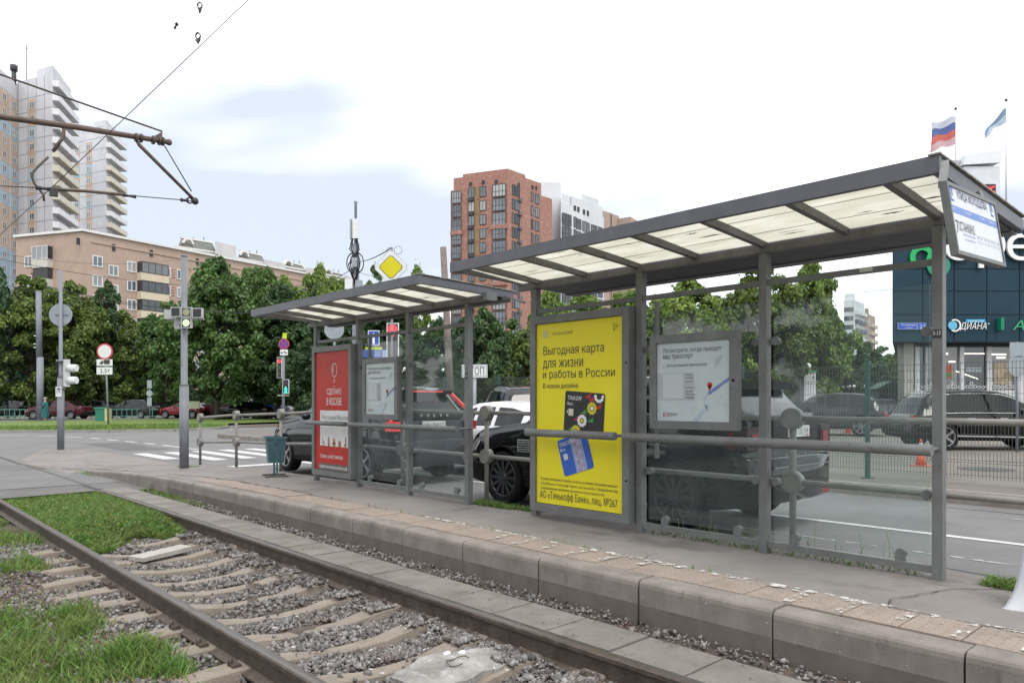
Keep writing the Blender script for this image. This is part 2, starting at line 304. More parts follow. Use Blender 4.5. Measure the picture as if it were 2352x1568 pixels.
class Plane:                                                # a flat frame: O origin, U right, W up, N towards the viewer
    def __init__(s, O, U, W=(0, 0, 1), par=None): s.O = Vector(O); s.U = Vector(U).normalized(); s.W = Vector(W).normalized(); s.N = s.U.cross(s.W).normalized(); s.par = par
    def p(s, u, v, l=0): return s.O + s.U*u + s.W*v + s.N*l
    def slab(s, u0, v0, u1, v1, l0, l1, name, mats, par=None, bev=0):
        g = G(); vs = [s.p(u, v, l) for l in (l0, l1) for u, v in ((u0, v0), (u1, v0), (u1, v1), (u0, v1))]
        g.add(vs, [(3, 2, 1, 0), (4, 5, 6, 7), (0, 1, 5, 4), (1, 2, 6, 5), (2, 3, 7, 6), (3, 0, 4, 7)])
        return g.obj(name, mats, par or s.par)
    def poly(s, pts, l, name, m, par=None, thick=0):
        g = G(); n = len(pts)
        if thick: 
            g.add([s.p(u, v, l-thick) for u, v in pts]+[s.p(u, v, l) for u, v in pts], [tuple(range(n))[::-1], tuple(range(n, 2*n))]+[(i, (i+1) % n, n+(i+1) % n, n+i) for i in range(n)])
        else: g.add([s.p(u, v, l) for u, v in pts], [tuple(range(n))])
        return g.obj(name, m, par or s.par, recalc=bool(thick))
    def disc(s, u, v, r, l, name, m, par=None, thick=0, n=24, ry=None): return s.poly([(u+r*math.cos(2*math.pi*i/n), v+(ry or r)*math.sin(2*math.pi*i/n)) for i in range(n)], l, name, m, par, thick)
    def ring(s, u, v, r0, r1, l, name, m, par=None, thick=.02, a0=0, a1=360, n=24, sy=1):
        g = G(); k = n+1
        for ll in (l-thick, l):
            for r in (r0, r1):
                for i in range(k):
                    a = math.radians(a0+(a1-a0)*i/n); g.v.append(tuple(s.p(u+r*math.cos(a), v+sy*r*math.sin(a), ll)))
        for i in range(n):
            for q in ((0, 1), (2, 3), (0, 2), (1, 3)):
                a, b = q; g.f.append((a*k+i, a*k+i+1, b*k+i+1, b*k+i)); g.m.append(0); g.sm.append(False)
        return g.obj(name, m, par or s.par)
    def text(s, body, u, v, w, h, l, m, par=None, bold=0, shear=0, name='lettering', dv=0, thick=0):
        co, fs = text_mesh(body, bold, shear); mn, mxx = co.min(0), co.max(0); g = G()
        su = w/max(1e-6, mxx[0]-mn[0]); sv = h/max(1e-6, mxx[1]-mn[1])
        vs = [s.p(u+(c[0]-mn[0])*su, v+(c[1]-mn[1])*sv+dv*(c[0]-mn[0])*su, l) for c in co]
        g.add(vs, fs); return g.obj(name, m, par or s.par, recalc=False)
def npmesh(name, V, Fq, m, smooth=False):
    me = bpy.data.meshes.new(name); k = Fq.shape[1]; me.vertices.add(len(V)); me.vertices.foreach_set('co', V.astype(np.float32).ravel())
    me.loops.add(Fq.size); me.loops.foreach_set('vertex_index', Fq.astype(np.int32).ravel()); me.polygons.add(len(Fq))
    me.polygons.foreach_set('loop_start', np.arange(0, Fq.size, k, dtype=np.int32)); me.polygons.foreach_set('loop_total', np.full(len(Fq), k, dtype=np.int32))
    if smooth: me.polygons.foreach_set('use_smooth', np.ones(len(Fq), dtype=bool))
    me.materials.append(m); me.update(calc_edges=True); return me
rng = np.random.default_rng(7); random.seed(7)

# ================================================================ GROUND, ROAD, TRACK, PLATFORM
ZP = .28                                                    # platform top (rail top is 0)
def zplat(y): return interp(y, [(10, .28), (13.5, .25), (16.5, .17), (19, .03)])
def zroad(y): return interp(y, [(6, .07), (16, 0)])
g = G(); g.add([(-900, -600, -.5), (1500, -600, -.5), (1500, 1500, -.5), (-900, 1500, -.5)], [(0, 1, 2, 3)]); g.obj('ground', m_ground, kind='structure', recalc=False)
# main road and the junction
g = G(); ys = [-25, -10, 0, 3, 6, 8, 10, 12, 14, 16, 18, 20, 30, 42]
for a, b in zip(ys, ys[1:]): g.add([(6.3, a, zroad(a)), (12.35, a, zroad(a)), (12.35, b, zroad(b)), (6.3, b, zroad(b))], [(0, 1, 2, 3)])
g.add([(-60, 16, 0), (6.3, 16, 0), (6.3, 42, 0), (-60, 42, 0)], [(0, 1, 2, 3)])
g.add([(12.35, 32, 0), (60, 32, 0), (60, 42, 0), (12.35, 42, 0)], [(0, 1, 2, 3)])
g.add([(-60, 42, 0), (60, 42, 0), (90, 75, 0), (-60, 75, 0)], [(0, 1, 2, 3)])
g.obj('road', m_asph, kind='structure', recalc=False)
g = G(); g.add([(-60, 14.55, -.006), (2.0, 14.55, -.006), (2.0, 16, -.006), (-60, 16, -.006)], [(0, 1, 2, 3)])
g.add([(2.0, 14.6, -.006), (3.55, 14.75, -.006), (3.55, 16, -.006), (2.0, 16, -.006)], [(0, 1, 2, 3)])
g.add([(3.55, 14.42, -.011), (4.55, 14.42, -.011), (4.55, 16, -.006), (3.55, 16, -.006)], [(0, 1, 2, 3)])
g.obj('tram_crossing', mat('crossing_asphalt', (.15, .143, .137), .92, rgb2=(.115, .11, .105), scale=.9, bump=.5, bscale=130, speck=(220, (.22, .21, .2), .6)), kind='structure', recalc=False)
# painted lines
def strip(g, pts, w, z):
    for (a, b), (c, d) in zip(pts, pts[1:]):
        t = Vector((c-a, d-b)).normalized(); n = Vector((-t.y, t.x))*w/2
        g.add([(a-n.x, b-n.y, z(b)), (a+n.x, b+n.y, z(b)), (c+n.x, d+n.y, z(d)), (c-n.x, d-n.y, z(d))], [(3, 2, 1, 0)])
zl = lambda y: zroad(y)+.005
def linept(y): return interp(y, [(-20, 9.45), (6, 9.3), (24, 8.95), (30, 8.8), (36, 8.3), (40, 6.9), (43, 4.6), (46, 1)])
def marking(pts, w): g = G(); strip(g, pts, w, zl); return g.obj('lane_line', m_white, kind='structure', recalc=False)
marking([(linept(y), y) for y in (-20, -6, 0, 3, 6, 8, 10, 12, 14, 16, 19.2)], .13)
marking([(linept(y), y) for y in (24.8, 26, 28)], .14)
y = 28.8
while y < 41.5: marking([(linept(y), y), (linept(y+1.1), y+1.1)], .14); y += 1.9
g = G()
for pts, w in (([(8.1, -20), (8.1, 5)], .07), ([(11.25, -20), (11.25, 3)], .05)): strip(g, pts, w, zl)
g.obj('worn_lane_line', wornpaint('faint_line', (.4, .4, .39), .48, 5), kind='structure', recalc=False)
for i, x in enumerate((6.95, 7.8, 8.65, 9.5, 10.35, 11.2, 12.05)):
    g = G(); y0, y1 = (19.9 if i else 21.2), 24.1; g.add([(x-.21, y0+.25*i*.3, .006), (x+.21, y0+.25*i*.3, .006), (x+.21, y1, .006), (x-.21, y1, .006)], [(0, 1, 2, 3)]); g.obj('crossing_stripe', m_white, kind='structure', recalc=False)
m_patch = mat('asphalt_patch', (.125, .122, .12), .93, rgb2=(.1, .098, .096), scale=2, bump=.5, bscale=150)
for pts_ in ([(-9, 27.5), (2.5, 26.2), (2.8, 29.5), (-8.6, 31.2)], [(10.0, -6), (11.6, -6), (11.6, 1.6), (10.0, 1.6)], [(7.0, 25.5), (8.3, 25.5), (8.3, 31), (7.0, 31)]):
    g = G(); g.add([(x, y, zroad(y)+.0035) for x, y in pts_], [(0, 1, 2, 3)]); g.obj('asphalt_patch', m_patch, kind='structure', recalc=False)
def seam(pts_, w=.03):
    g = G(); pl = []
    for (a, b), (c, d) in zip(pts_, pts_[1:]):
        k = max(2, int(math.hypot(c-a, d-b)/.35)); pl += [(lerp(a, c, i/k)+random.uniform(-.04, .04), lerp(b, d, i/k)+random.uniform(-.04, .04)) for i in range(k)]
    strip(g, pl, w, lambda y: zroad(y)+.0055); return g.obj('tar_seam', m_dark, kind='structure', recalc=False)
seam([(7.4, -8), (7.5, 5)], .02); seam([(11.9, -8), (11.8, 4)], .03); seam([(-12, 22), (3, 20.5), (5, 19.8)], .035); seam([(-10, 36), (0, 33.5), (8, 31)], .03); seam([(10.6, -3), (9.9, -.5), (10.2, 2.2)], .02)
g = G(); cx, cy = 3.2, 31.5; g.add([(cx+.36*math.cos(i*.35), cy+.36*math.sin(i*.35), .007) for i in range(18)], [tuple(range(18))]); g.obj('manhole_cover', m_dark, kind='structure', recalc=False)
g = G(); g.add([(14.3, 40.6, .006), (19, 41.0, .006), (19, 41.2, .006), (14.3, 40.8, .006)], [(0, 1, 2, 3)]); g.obj('lane_line', m_white, kind='structure', recalc=False)
g = G(); g.add([(6.9, 17.6, .006), (9.3, 17.6, .006), (9.3, 18.0, .006), (6.9, 18.0, .006)], [(0, 1, 2, 3)]); g.obj('stop_line', m_white, kind='structure', recalc=False)
# far kerb of the road, parking ground
park = G(); park.add([(12.5, -25, .25), (160, -25, .25), (160, 31.9, .25), (12.5, 31.9, .25)], [(0, 1, 2, 3)])
park.add([(60, 32, .25), (160, 32, .25), (160, 140, .25), (60, 140, .25)], [(0, 1, 2, 3)])
park.obj('parking_lot', mat('parking_asphalt', (.17, .155, .135), .93, rgb2=(.12, .11, .095), scale=.5, bump=.5, bscale=100, speck=(60, (.22, .2, .18), .6)), kind='structure', recalc=False)
def kerb_profile(w, h, r=.03): return [(0, -.06), (0, h-r), (r*.3, h-r*.3), (r, h), (w, h), (w, -.06)]
kb = struct('far_kerb')
y = -22
while y < 31:
    L = 2.0; g = G(); g.extrude([(a, z) for a, z in kerb_profile(.17, .19)], (12.34, y+.008, zroad(y)), (12.34, y+L-.008, zroad(y+L)))
    g.obj('kerb_stone', m_kerb, kb); y += L
# lawn beyond the junction
lawn_edge = [(-60, 49), (-25, 47), (-5, 46.2), (6.3, 44.6), (10.5, 41.2), (13.3, 40.2), (16.0, 41.3), (17.3, 43.2)]
g = G(); n = len(lawn_edge); g.add([(x, y, .11) for x, y in lawn_edge]+[(19, 47.5, .14), (-5, 52.5, .14), (-60, 55, .14)], [tuple(range(n+3))]); g.obj('lawn', m_lawn, kind='structure', recalc=False)
g = G(); g.add([(-60, 55.2, .13), (-5, 52.7, .13), (19.2, 47.7, .13), (26, 50, .13), (24, 62, .15), (-60, 64, .15)], [(0, 1, 2, 3, 4, 5)]); g.obj('lawn', m_lawn, kind='structure', recalc=False)
g = G(); g.add([(17.6, 43.5, .02), (30, 43.5, .02), (32, 49, .02), (20, 47, .02)], [(0, 1, 2, 3)]); g.obj('bare_earth', m_earth, kind='structure', recalc=False)
lk = struct('lawn_kerb')
for (a, b), (c, d) in zip(lawn_edge, lawn_edge[1:]):
    L = math.hypot(c-a, d-b); k = max(1, int(L/3.4))
    for i in range(k):
        p = (lerp(a, c, i/k), lerp(b, d, i/k), .06); q = (lerp(a, c, (i+1)/k-.01/L), lerp(b, d, (i+1)/k-.01/L), .06)
        g = G(); g.bar(p, q, .16, .16); g.obj('kerb_stone', mat('lawn_kerb_concrete', (.3, .29, .27), .9, rgb2=(.22, .21, .19), scale=3) if not i and a == -60 else bpy.data.materials['lawn_kerb_concrete'], lk)

# ---- platform
g = G(); ys = [-6]+[y*.75 for y in range(-6, 26)]+[19.2]; ys = sorted(set(ys))
xs = [4.99, 5.35, 5.7, 6.05, 6.36]
def bumpz(x, y): return .006*math.sin(x*3.1+y*1.3)+.004*math.sin(y*4.1-x*2)
o = 0
for y in ys:
    for x in xs: g.v.append((x if y < 12.6 or x > 5 else 4.5, y, zplat(y)+bumpz(x, y)*(1 if 5 < x < 6.3 else 0)))
for j in range(len(ys)-1):
    for i in range(len(xs)-1): g.f.append((j*5+i, j*5+i+1, (j+1)*5+i+1, (j+1)*5+i)); g.m.append(0); g.sm.append(True)
plat = g.obj('platform', m_asph2, kind='structure', recalc=False); WM[plat.name] = Matrix()
# end of the platform spilling to the pole
g = G(); g.add([(3.9, 18.6, .002), (6.36, 19.2, .02), (6.5, 22, .008), (6.2, 27.5, .008), (5.2, 28, .008), (3.6, 23, .008)], [(0, 1, 2, 3, 4, 5)]); g.obj('pavement', m_asph2, kind='structure', recalc=False)
g = G(); g.add([(P(139, 22.9)[0]+.45*math.cos(a), P(139, 22.9)[1]+.45*math.sin(a), .01) for a in [i*.7 for i in range(9)]]+[(P(139, 22.9)[0], P(139, 22.9)[1], .12)], [(i, (i+1) % 9, 9) for i in range(9)]); g.obj('pavement_mound', m_asph2, kind='structure', recalc=False)
# kerb blocks on the track side
joints = [-3.5, -2.2, -.95, .15, 1.236, 2.31, 3.355, 4.41, 5.42, 6.4, 7.4, 8.4, 9.4, 10.4, 11.4, 12.4, 13.4, 14.3, 15.2, 16.1, 17.0, 17.9, 18.7]
def xk(y): return 4.38 + (0 if y < 13.4 else -.055*(y-13.4)**1.15*.35)
for i, (a, b) in enumerate(zip(joints, joints[1:])):
    gap = .012 if abs(b-4.41) > .01 else .03; dz = random.uniform(-.006, .006); dx = random.uniform(-.006, .006)
    g = G(); za, zb = zplat(a)+dz, zplat(b)+dz; w = .19; r = .038
    def prof(z): return [(0, -.02), (0, z-r*1.3), (r*.12, z-r*.62), (r*.4, z-r*.22), (r, z), (w, z), (w, z-.1), (w, -.02)]
    if b > 16.5: pr = lambda z: [(0, -.04), (0, max(z-r, .0)), (r*.3, max(z-r*.3, .01)), (r, max(z, .02)), (w, max(z, .02)), (w, -.04)]
    else: pr = prof
    pa, pb = pr(za), pr(zb); n = len(pa)
    g.add([(xk(a)+dx+u, a+gap/2, z) for u, z in pa]+[(xk(b)+dx+u, b-gap/2, z) for u, z in pb], [(k, (k+1) % n, n+(k+1) % n, n+k) for k in range(n)]+[tuple(range(n))[::-1], tuple(range(n, 2*n))])
    g.obj('kerb_stone', m_kerb, plat)
    if b < 16:
        g = G(); zt = za*.42; g.box((xk(a)-.004+dx, a+gap/2+.004, -.2), (xk(a)+.15, b-gap/2-.004, zt-.01)); g.obj('kerb_footing', m_kerbd, plat)
g = G(); g.box((4.41, -4, -.2), (4.6, 13, .19)); g.obj('kerb_backing', m_dark, plat)
# tactile tiles with studs
def tile_mesh():
    g = G(); w, l = .395, .322; g.box((0, 0, -.05), (w, l, 0))
    for i in range(6):
        for j in range(5):
            cx, cy = .035+i*.0655, .035+j*.0635; r = .011
            a = [(cx+r*math.cos(k*math.pi/3), cy+r*math.sin(k*math.pi/3), .0) for k in range(6)]; b = [(cx+r*.6*math.cos(k*math.pi/3), cy+r*.6*math.sin(k*math.pi/3), .005) for k in range(6)]
            g.add(a+b, [(k, (k+1) % 6, 6+(k+1) % 6, 6+k) for k in range(6)]+[(6, 7, 8, 9, 10, 11)])
    return g.mesh('tile', m_tile)
tm = tile_mesh(); y = -2.0
while y < 12.6:
    link('tactile_tile', tm, plat, (4.58, y, zplat(y)+.004+random.uniform(-.003, .003)), (random.uniform(-.006, .006), random.uniform(-.008, .008), 0)); y += .331
g = G()
strip(g, [(4.975, y*.4) for y in range(-2, 18)], .05, lambda y: ZP+.0115); strip(g, [(4.93, y*.3) for y in range(3, 17)], .05, lambda y: ZP+.0125)
g.obj('edge_paint', m_wornw2, kind='structure', recalc=False)
g = G(); y = -2.0
while y < 6:
    if (y*10) % 3 < 2.1: strip(g, [(4.6, y+.03), (4.95, y+.03)], .06, lambda yy: ZP+.0135)
    y += .331
g.obj('joint_paint', m_wornw, kind='structure', recalc=False)
# paint spatter on kerb face
g = G()
for _ in range(26):
    yy = random.uniform(1.3, 3.4); zz = random.uniform(.05, .25); r = random.uniform(.003, .009); g.add([(4.374, yy+r*math.cos(a)*random.uniform(.6, 1.3), zz+r*math.sin(a)*random.uniform(.6, 1.8)) for a in (0, 1, 2, 3, 4, 5)], [(0, 1, 2, 3, 4, 5)])
g.add([(4.373, 2.86, .20), (4.373, 2.87, .12), (4.373, 2.895, .08), (4.373, 2.86, .07), (4.373, 2.83, .09), (4.373, 2.85, .12)], [(0, 1, 2, 3, 4, 5)])
g.obj('paint_spatter', m_wornw2, kind='stuff', recalc=False)
# cracks
def crack(pts, w=.012, jit=.03):
    g = G(); pl = []
    for (a, b), (c, d) in zip(pts, pts[1:]):
        k = max(2, int(math.hypot(c-a, d-b)/.09))
        for i in range(k): pl.append((lerp(a, c, i/k)+random.uniform(-jit, jit), lerp(b, d, i/k)+random.uniform(-jit, jit)))
    pl.append(pts[-1])
    for (a, b), (c, d) in zip(pl, pl[1:]):
        t = Vector((c-a, d-b)).normalized(); ww = w*random.uniform(.4, 1.3); n = Vector((-t.y, t.x))*ww/2; z = max(zplat(b), 0)+.0125
        g.add([(a-n.x, b-n.y, z), (a+n.x, b+n.y, z), (c+n.x, d+n.y, z), (c-n.x, d-n.y, z)], [(0, 1, 2, 3)])
    return g.obj('crack', m_soil, kind='structure', recalc=False)
def G0(px, py, z=ZP+.01): d = F*(EYE-z)/(py-920); return P(px, d)
crack([G0(2340, 1352), G0(2180, 1352), G0(2050, 1375), G0(2040, 1392), G0(2100, 1405), G0(2240, 1432), G0(2352, 1450)], .014, .012)
crack([G0(1170, 1150), G0(1090, 1165), G0(1040, 1172)], .016, .02)
crack([(6.3, 18.6), (5.2, 19.5), (4.4, 20.3)], .05, .04); crack([(4.99, 9.5), (4.99, 12.5), (4.7, 14.6)], .03, .02)
crack([(3.0, 22), (5.0, 17.8)], .05, .05)

# ---- tram track
track = struct('tram_track')
def rail(x, y0, y1, name='rail'):
    prof = [(-.075, -.19), (.075, -.19), (.075, -.175), (.012, -.155), (.01, -.05), (.037, -.038), (.038, -.012), (.03, -.002), (0, 0), (-.03, -.002), (-.038, -.012), (-.037, -.038), (-.01, -.05), (-.012, -.155), (-.075, -.175)]
    g = G(); n = len(prof); g.add([(x+a, y0, z) for a, z in prof]+[(x+a, y1, z) for a, z in prof], [(i, (i+1) % n, n+(i+1) % n, n+i) for i in range(n)]+[tuple(range(n))[::-1], tuple(range(n, 2*n))])
    for i in range(n):
        if 7 <= i <= 8: g.m[len(g.m)-n-2+i] = 1
    return g.obj(name, [m_rail, m_railtop], track)
rail(2.06, -4, 14.6); rail(3.63, -4, 14.9)
for x in (2.06, 3.63):                                       # rails sunk in the crossing
    g = G(); g.box((x-.036, 14.92 if x > 3 else 14.62, -.1), (x+.036, 46, .006)); g.obj('rail', m_railtop, track)
    g = G(); g.add([(x-.09, 14.95, -.001), (x-.038, 14.95, -.001), (x-.038, 46, .0035), (x-.09, 46, .0035)], [(0, 1, 2, 3)]); g.obj('rail_groove', m_dark, track, recalc=False)
# slabs between rail and platform
y = -3.2
while y < 14.6:
    L = .57; w = .43; dz = random.uniform(-.008, .004); t = random.uniform(-.004, .004); sk = random.uniform(-.006, .006)
    g = G(); x0 = 3.69; g.add([(x0, y, -.12), (x0+w, y+sk, -.12), (x0+w, y+L-.01+sk, -.12), (x0, y+L-.01, -.12), (x0, y+.004, dz-.006), (x0+w, y+sk+.004, dz+t-.006), (x0+w, y+L-.014+sk, dz+t-.006), (x0, y+L-.014, dz-.006)],
        [(3, 2, 1, 0), (4, 5, 6, 7), (0, 1, 5, 4), (1, 2, 6, 5), (2, 3, 7, 6), (3, 0, 4, 7)]); g.obj('paving_slab', m_slab, track); y += L
# sleepers: waisted concrete, low middle
def sleeper_mesh(x0=1.5, x1=4.2):
    st = [(1.5, -.175, .115), (1.8, -.16, .125), (2.06, -.155, .13), (2.35, -.175, .12), (2.6, -.215, .1), (2.85, -.222, .095), (3.1, -.215, .1), (3.35, -.175, .12), (3.63, -.155, .13), (3.9, -.16, .125), (4.2, -.175, .115)]
    g = G(); n = 6
    for x, z, w in st: w *= .74; g.v += [(x, -w-.03, z-.2), (x, -w, z-.008), (x, -w+.01, z), (x, w-.01, z), (x, w, z-.008), (x, w+.03, z-.2)]
    for i in range(len(st)-1):
        for k in range(n-1): g.f.append((i*n+k, (i+1)*n+k, (i+1)*n+k+1, i*n+k+1)); g.m.append(0); g.sm.append(False)
    g.f += [(0, 1, 2, 3, 4, 5), tuple((len(st)-1)*n+k for k in range(n))[::-1]]; g.m += [0, 0]; g.sm += [False]*2
    return g.mesh('sleeper', m_sleeper)
slm = sleeper_mesh(); sy = []; y = 9.98
while y > -3: sy.append(y); y -= .571
for y in sy: link('sleeper', slm, track, (random.uniform(-.015, .015), y, random.uniform(-.008, .008)), (0, random.uniform(-.004, .004), random.uniform(-.008, .008)))
g = G()
for y in sy:
    if y < 11:
        for x in (2.06, 3.63):
            for s in (-1, 1): g.box((x+s*.08-.03, y-.045, -.17), (x+s*.08+.03, y+.045, -.135)); g.tube([(x+s*.1, y+.02, -.15), (x+s*.1, y+.02, -.105)], .016, 6)
g.obj('rail_clips', m_rail, track, kind='stuff')
# ballast base surface
def zb(x, y):
    z = -.245 + .03*np.sin(x*5.1+y*2.3)*np.sin(y*3.7) + .05*np.exp(-((x-3.58)/.13)**2) + .045*np.exp(-((x-2.06)/.22)**2)
    z = z + np.clip((1.95-x)/.35, 0, 1)*(.062+.03*np.sin(x*4.3+y*1.7)*np.sin(y*2.9+1)+.015*np.sin(y*8+x*5))
    z = np.where(x > 4.05, -.045+.008*np.sin(y*9), z); return z
gx = np.linspace(-3.5, 4.45, 96); gy = np.linspace(-4, 14.8, 150); XX, YY = np.meshgrid(gx, gy)
ZB = zb(XX, YY)+rng.normal(0, .008, XX.shape); V = np.stack([XX.ravel(), YY.ravel(), ZB.ravel()], 1)
ii, jj = np.meshgrid(np.arange(95), np.arange(149)); a = (jj*96+ii).ravel(); Fq = np.stack([a, a+1, a+97, a+96], 1)
link('ballast_bed', npmesh('ballast_bed', V, Fq, m_soil, True), kind='structure')
# individual stones as one mass
def stones(name, pts, size, m=m_stone, flatz=.7, seed=3):
    r = np.random.default_rng(seed); n = len(pts)
    base = np.array([(1, 0, 0), (-1, 0, 0), (0, 1, 0), (0, -1, 0), (0, 0, 1), (0, 0, -1), (.6, .6, .55), (-.6, .6, .5), (.6, -.6, -.5), (-.6, -.6, .55)], float)
    tri = np.array([(0, 6, 4), (0, 2, 6), (2, 7, 6), (6, 7, 4), (7, 1, 4), (2, 1, 7), (1, 9, 4), (1, 3, 9), (9, 3, 0), (9, 0, 4), (0, 3, 8), (0, 8, 2), (8, 5, 2), (8, 3, 5), (3, 1, 5), (1, 2, 5)])
    b = base[None]*(1+r.normal(0, .22, (n, 10, 1)))*np.array([1, .8, flatz])[None, None]*r.uniform(.75, 1.2, (n, 1, 3))
    q = r.normal(size=(n, 4)); q[:, 1:3] *= .6; q /= np.linalg.norm(q, axis=1, keepdims=True); w, x, y, z = q.T
    R = np.stack([1-2*(y*y+z*z), 2*(x*y-z*w), 2*(x*z+y*w), 2*(x*y+z*w), 1-2*(x*x+z*z), 2*(y*z-x*w), 2*(x*z-y*w), 2*(y*z+x*w), 1-2*(x*x+y*y)], 1).reshape(n, 3, 3)
    s = (size[0]+(size[1]-size[0])*r.random(n)**2.2)[:, None, None]
    V = np.einsum('nij,nkj->nki', R, b)*s + pts[:, None, :]
    Fq = (tri[None]+(np.arange(n)*10)[:, None, None]).reshape(-1, 3)
    return link(name, npmesh(name, V.reshape(-1, 3), Fq, m), kind='stuff')
def scatter(x0, x1, y0, y1, n, seed): r = np.random.default_rng(seed); return np.stack([r.uniform(x0, x1, n), r.uniform(y0, y1, n)], 1)
def insl(p):                                                # near the middle of a sleeper
    m = np.zeros(len(p), bool)
    for y in sy: m |= np.abs(p[:, 1]-y) < .105
    return m
p = np.vstack([scatter(2.13, 3.58, .9, 10.4, 25000, 1), scatter(2.13, 3.58, .9, 6, 14000, 11)])
keep = ~(insl(p) & (p[:, 0] > 2.2) & (p[:, 0] < 3.33)) | (np.random.default_rng(5).random(len(p)) < .012); p = p[keep]
zz = zb(p[:, 0], p[:, 1])+rng.uniform(-.005, .028, len(p)) + insl(p)*.035*(p[:, 0] > 2.2)*(p[:, 0] < 3.4)
zz = np.where(insl(p) & (p[:, 0] > 3.3), -.15, zz)
stones('ballast_gravel', np.column_stack([p, zz]), (.011, .031))
p = scatter(-.6, 1.99, 2.4, 10.8, 20000, 2); r_ = np.random.default_rng(6).random(len(p))
keep = (~(insl(p) & (p[:, 0] > 1.6)) | (r_ < .42)) & (r_ < np.clip((p[:, 0]-.1)/1.3, .3, 1)); p = p[keep]
stones('ballast_gravel', np.column_stack([p, zb(p[:, 0], p[:, 1])+rng.uniform(-.003, .026, len(p))]), (.013, .034), seed=8)
p = scatter(4.12, 4.38, .5, 12.5, 3000, 3); p = p[np.abs(p[:, 0]-4.27) < .12*(.45+.65*np.random.default_rng(2).random(len(p)))]
stones('kerb_gravel', np.column_stack([p, zb(p[:, 0], p[:, 1])+rng.uniform(.005, .04, len(p))]), (.01, .026), seed=9)
p = scatter(3.7, 4.12, 1, 8, 34, 4); stones('loose_stones', np.column_stack([p, np.full(len(p), .004)]), (.006, .012), seed=10)
# litter in the track
tag(G().add([(2.47, 8.95, -.128), (3.12, 9.22, -.12), (3.17, 9.0, -.12), (2.55, 8.72, -.128), (2.47, 8.95, -.172), (3.12, 9.22, -.17), (3.17, 9.0, -.17), (2.55, 8.72, -.172)], [(0, 3, 2, 1), (4, 5, 6, 7), (0, 1, 5, 4), (1, 2, 6, 5), (2, 3, 7, 6), (3, 0, 4, 7)]).obj('plank', mat('pale_board', (.42, .4, .36), .85, rgb2=(.33, .31, .27), scale=3, stretch=(2, 12, 1))), 'pale grey board lying across the ballast at the edge of the grass', 'board')
def G1(px, py, z): d = F*(EYE-z)/(py-920); x, y = P(px, d); return (x, y, z)
c0 = G1(1040, 1535, -.19)                                     # spilled mortar patch
pt = [(c0[0]+.36*math.cos(a)*random.uniform(.75, 1.15)+.12*math.cos(a), c0[1]+.26*math.sin(a)*random.uniform(.75, 1.15), -.165) for a in [i*math.pi/9 for i in range(18)]]
g = G(); g.add(pt+[(x, y, z-.06) for x, y, z in pt], [tuple(range(18))]+[(i, 18+i, 18+(i+1) % 18, (i+1) % 18) for i in range(18)])
tag(g.obj('mortar_patch', mat('mortar', (.36, .345, .32), .85, rgb2=(.2, .19, .175), scale=5, bump=.5, bscale=40, streak=((7, 5, 1), (.52, .53, .56), .57))), 'pale spilled mortar slab lying in the ballast near the rail', 'mortar')
g = G(); g.tube([(c0[0]+.05+.09*math.cos(t), c0[1]+.07*math.sin(t), -.15+.01*math.sin(3*t)) for t in [i*.5 for i in range(10)]], .004, 5); tag(g.obj('wire_loop', m_rail), 'bent rusty wire loop lying on the mortar slab', 'wire')
for i, (px, py, lb) in enumerate(((1027, 1503, 'small white paper scrap on ballast'), (1062, 1501, 'crumpled white tissue on the ballast stones'))):
    x, y, z = G1(px, py, -.17); g = G(); g.sphere((0, 0, 0), .028, nu=7, nv=5, sc=(1.2, .8, .6))
    g.v = [tuple(c*random.uniform(.6, 1.3) for c in q) for q in g.v]; o = g.obj('paper_scrap', m_sw, local=True); o.location = (x, y, z+.01); tag(o, lb + (' beside the longer sleeper end' if i == 0 else ''), 'paper')
g = G()
for _ in range(24):
    px, py = random.uniform(600, 1250), random.uniform(1330, 1560); x, y, z = G1(px, py, -.19); a = random.uniform(0, 3)
    if 2.15 < x < 3.5: g.tube([(x, y, z+.03), (x+.03*math.cos(a), y+.03*math.sin(a), z+.03)], .004, 5)
g.obj('cigarette_ends', m_sw, kind='stuff')
# ---- grass blades
def blades(name, pts, h, w=.006, m=m_blade, seed=1, lean=.5):
    r = np.random.default_rng(seed); n = len(pts); a = r.uniform(0, 2*np.pi, n); hh = h[0]+(h[1]-h[0])*r.random(n)**1.5
    if len(h) > 2: hh = hh*h[2]
    dirv = np.stack([np.cos(a), np.sin(a), np.zeros(n)], 1); l = r.uniform(-lean, lean, (n, 2)); up = np.stack([l[:, 0], l[:, 1], np.ones(n)], 1)
    ww = (w*r.uniform(.7, 1.4, n))[:, None]; b0 = pts-dirv*ww; b1 = pts+dirv*ww; m0 = pts+up*hh[:, None]*.55-dirv*ww*.8; m1 = pts+up*hh[:, None]*.55+dirv*ww*.8
    l2 = up*1.0; l2[:, :2] *= 1.9; tp = pts+l2*hh[:, None]*np.array([1, 1, .95])
    V = np.stack([b0, b1, m1, m0, tp], 1).reshape(-1, 3); o = (np.arange(n)*5)[:, None]
    F3 = np.concatenate([o+np.array([[0, 1, 2]]), o+np.array([[0, 2, 3]]), o+np.array([[3, 2, 4]])], 0)
    return link(name, npmesh(name, V, F3, m), kind='stuff')
def noise2(x, y, s): return .5+.25*np.sin(x*s*1.7+1.3*np.sin(y*s))+.25*np.sin(y*s*2.1+1.7*np.cos(x*s*.9)+2)
p = scatter(2.1, 3.6, 9.3, 14.9, 40000, 21); edge = 9.75+.5*(p[:, 0]-2.1)+.25*np.sin(p[:, 0]*7); p = p[p[:, 1] > edge]
z = -.2+.11*np.clip((p[:, 1]-edge[m_k])/.9, 0, 1) if 0 else -.2+.12*np.clip((p[:, 1]-9.75-.5*(p[:, 0]-2.1))/.9, 0, 1); r = np.random.default_rng(3); base = G()
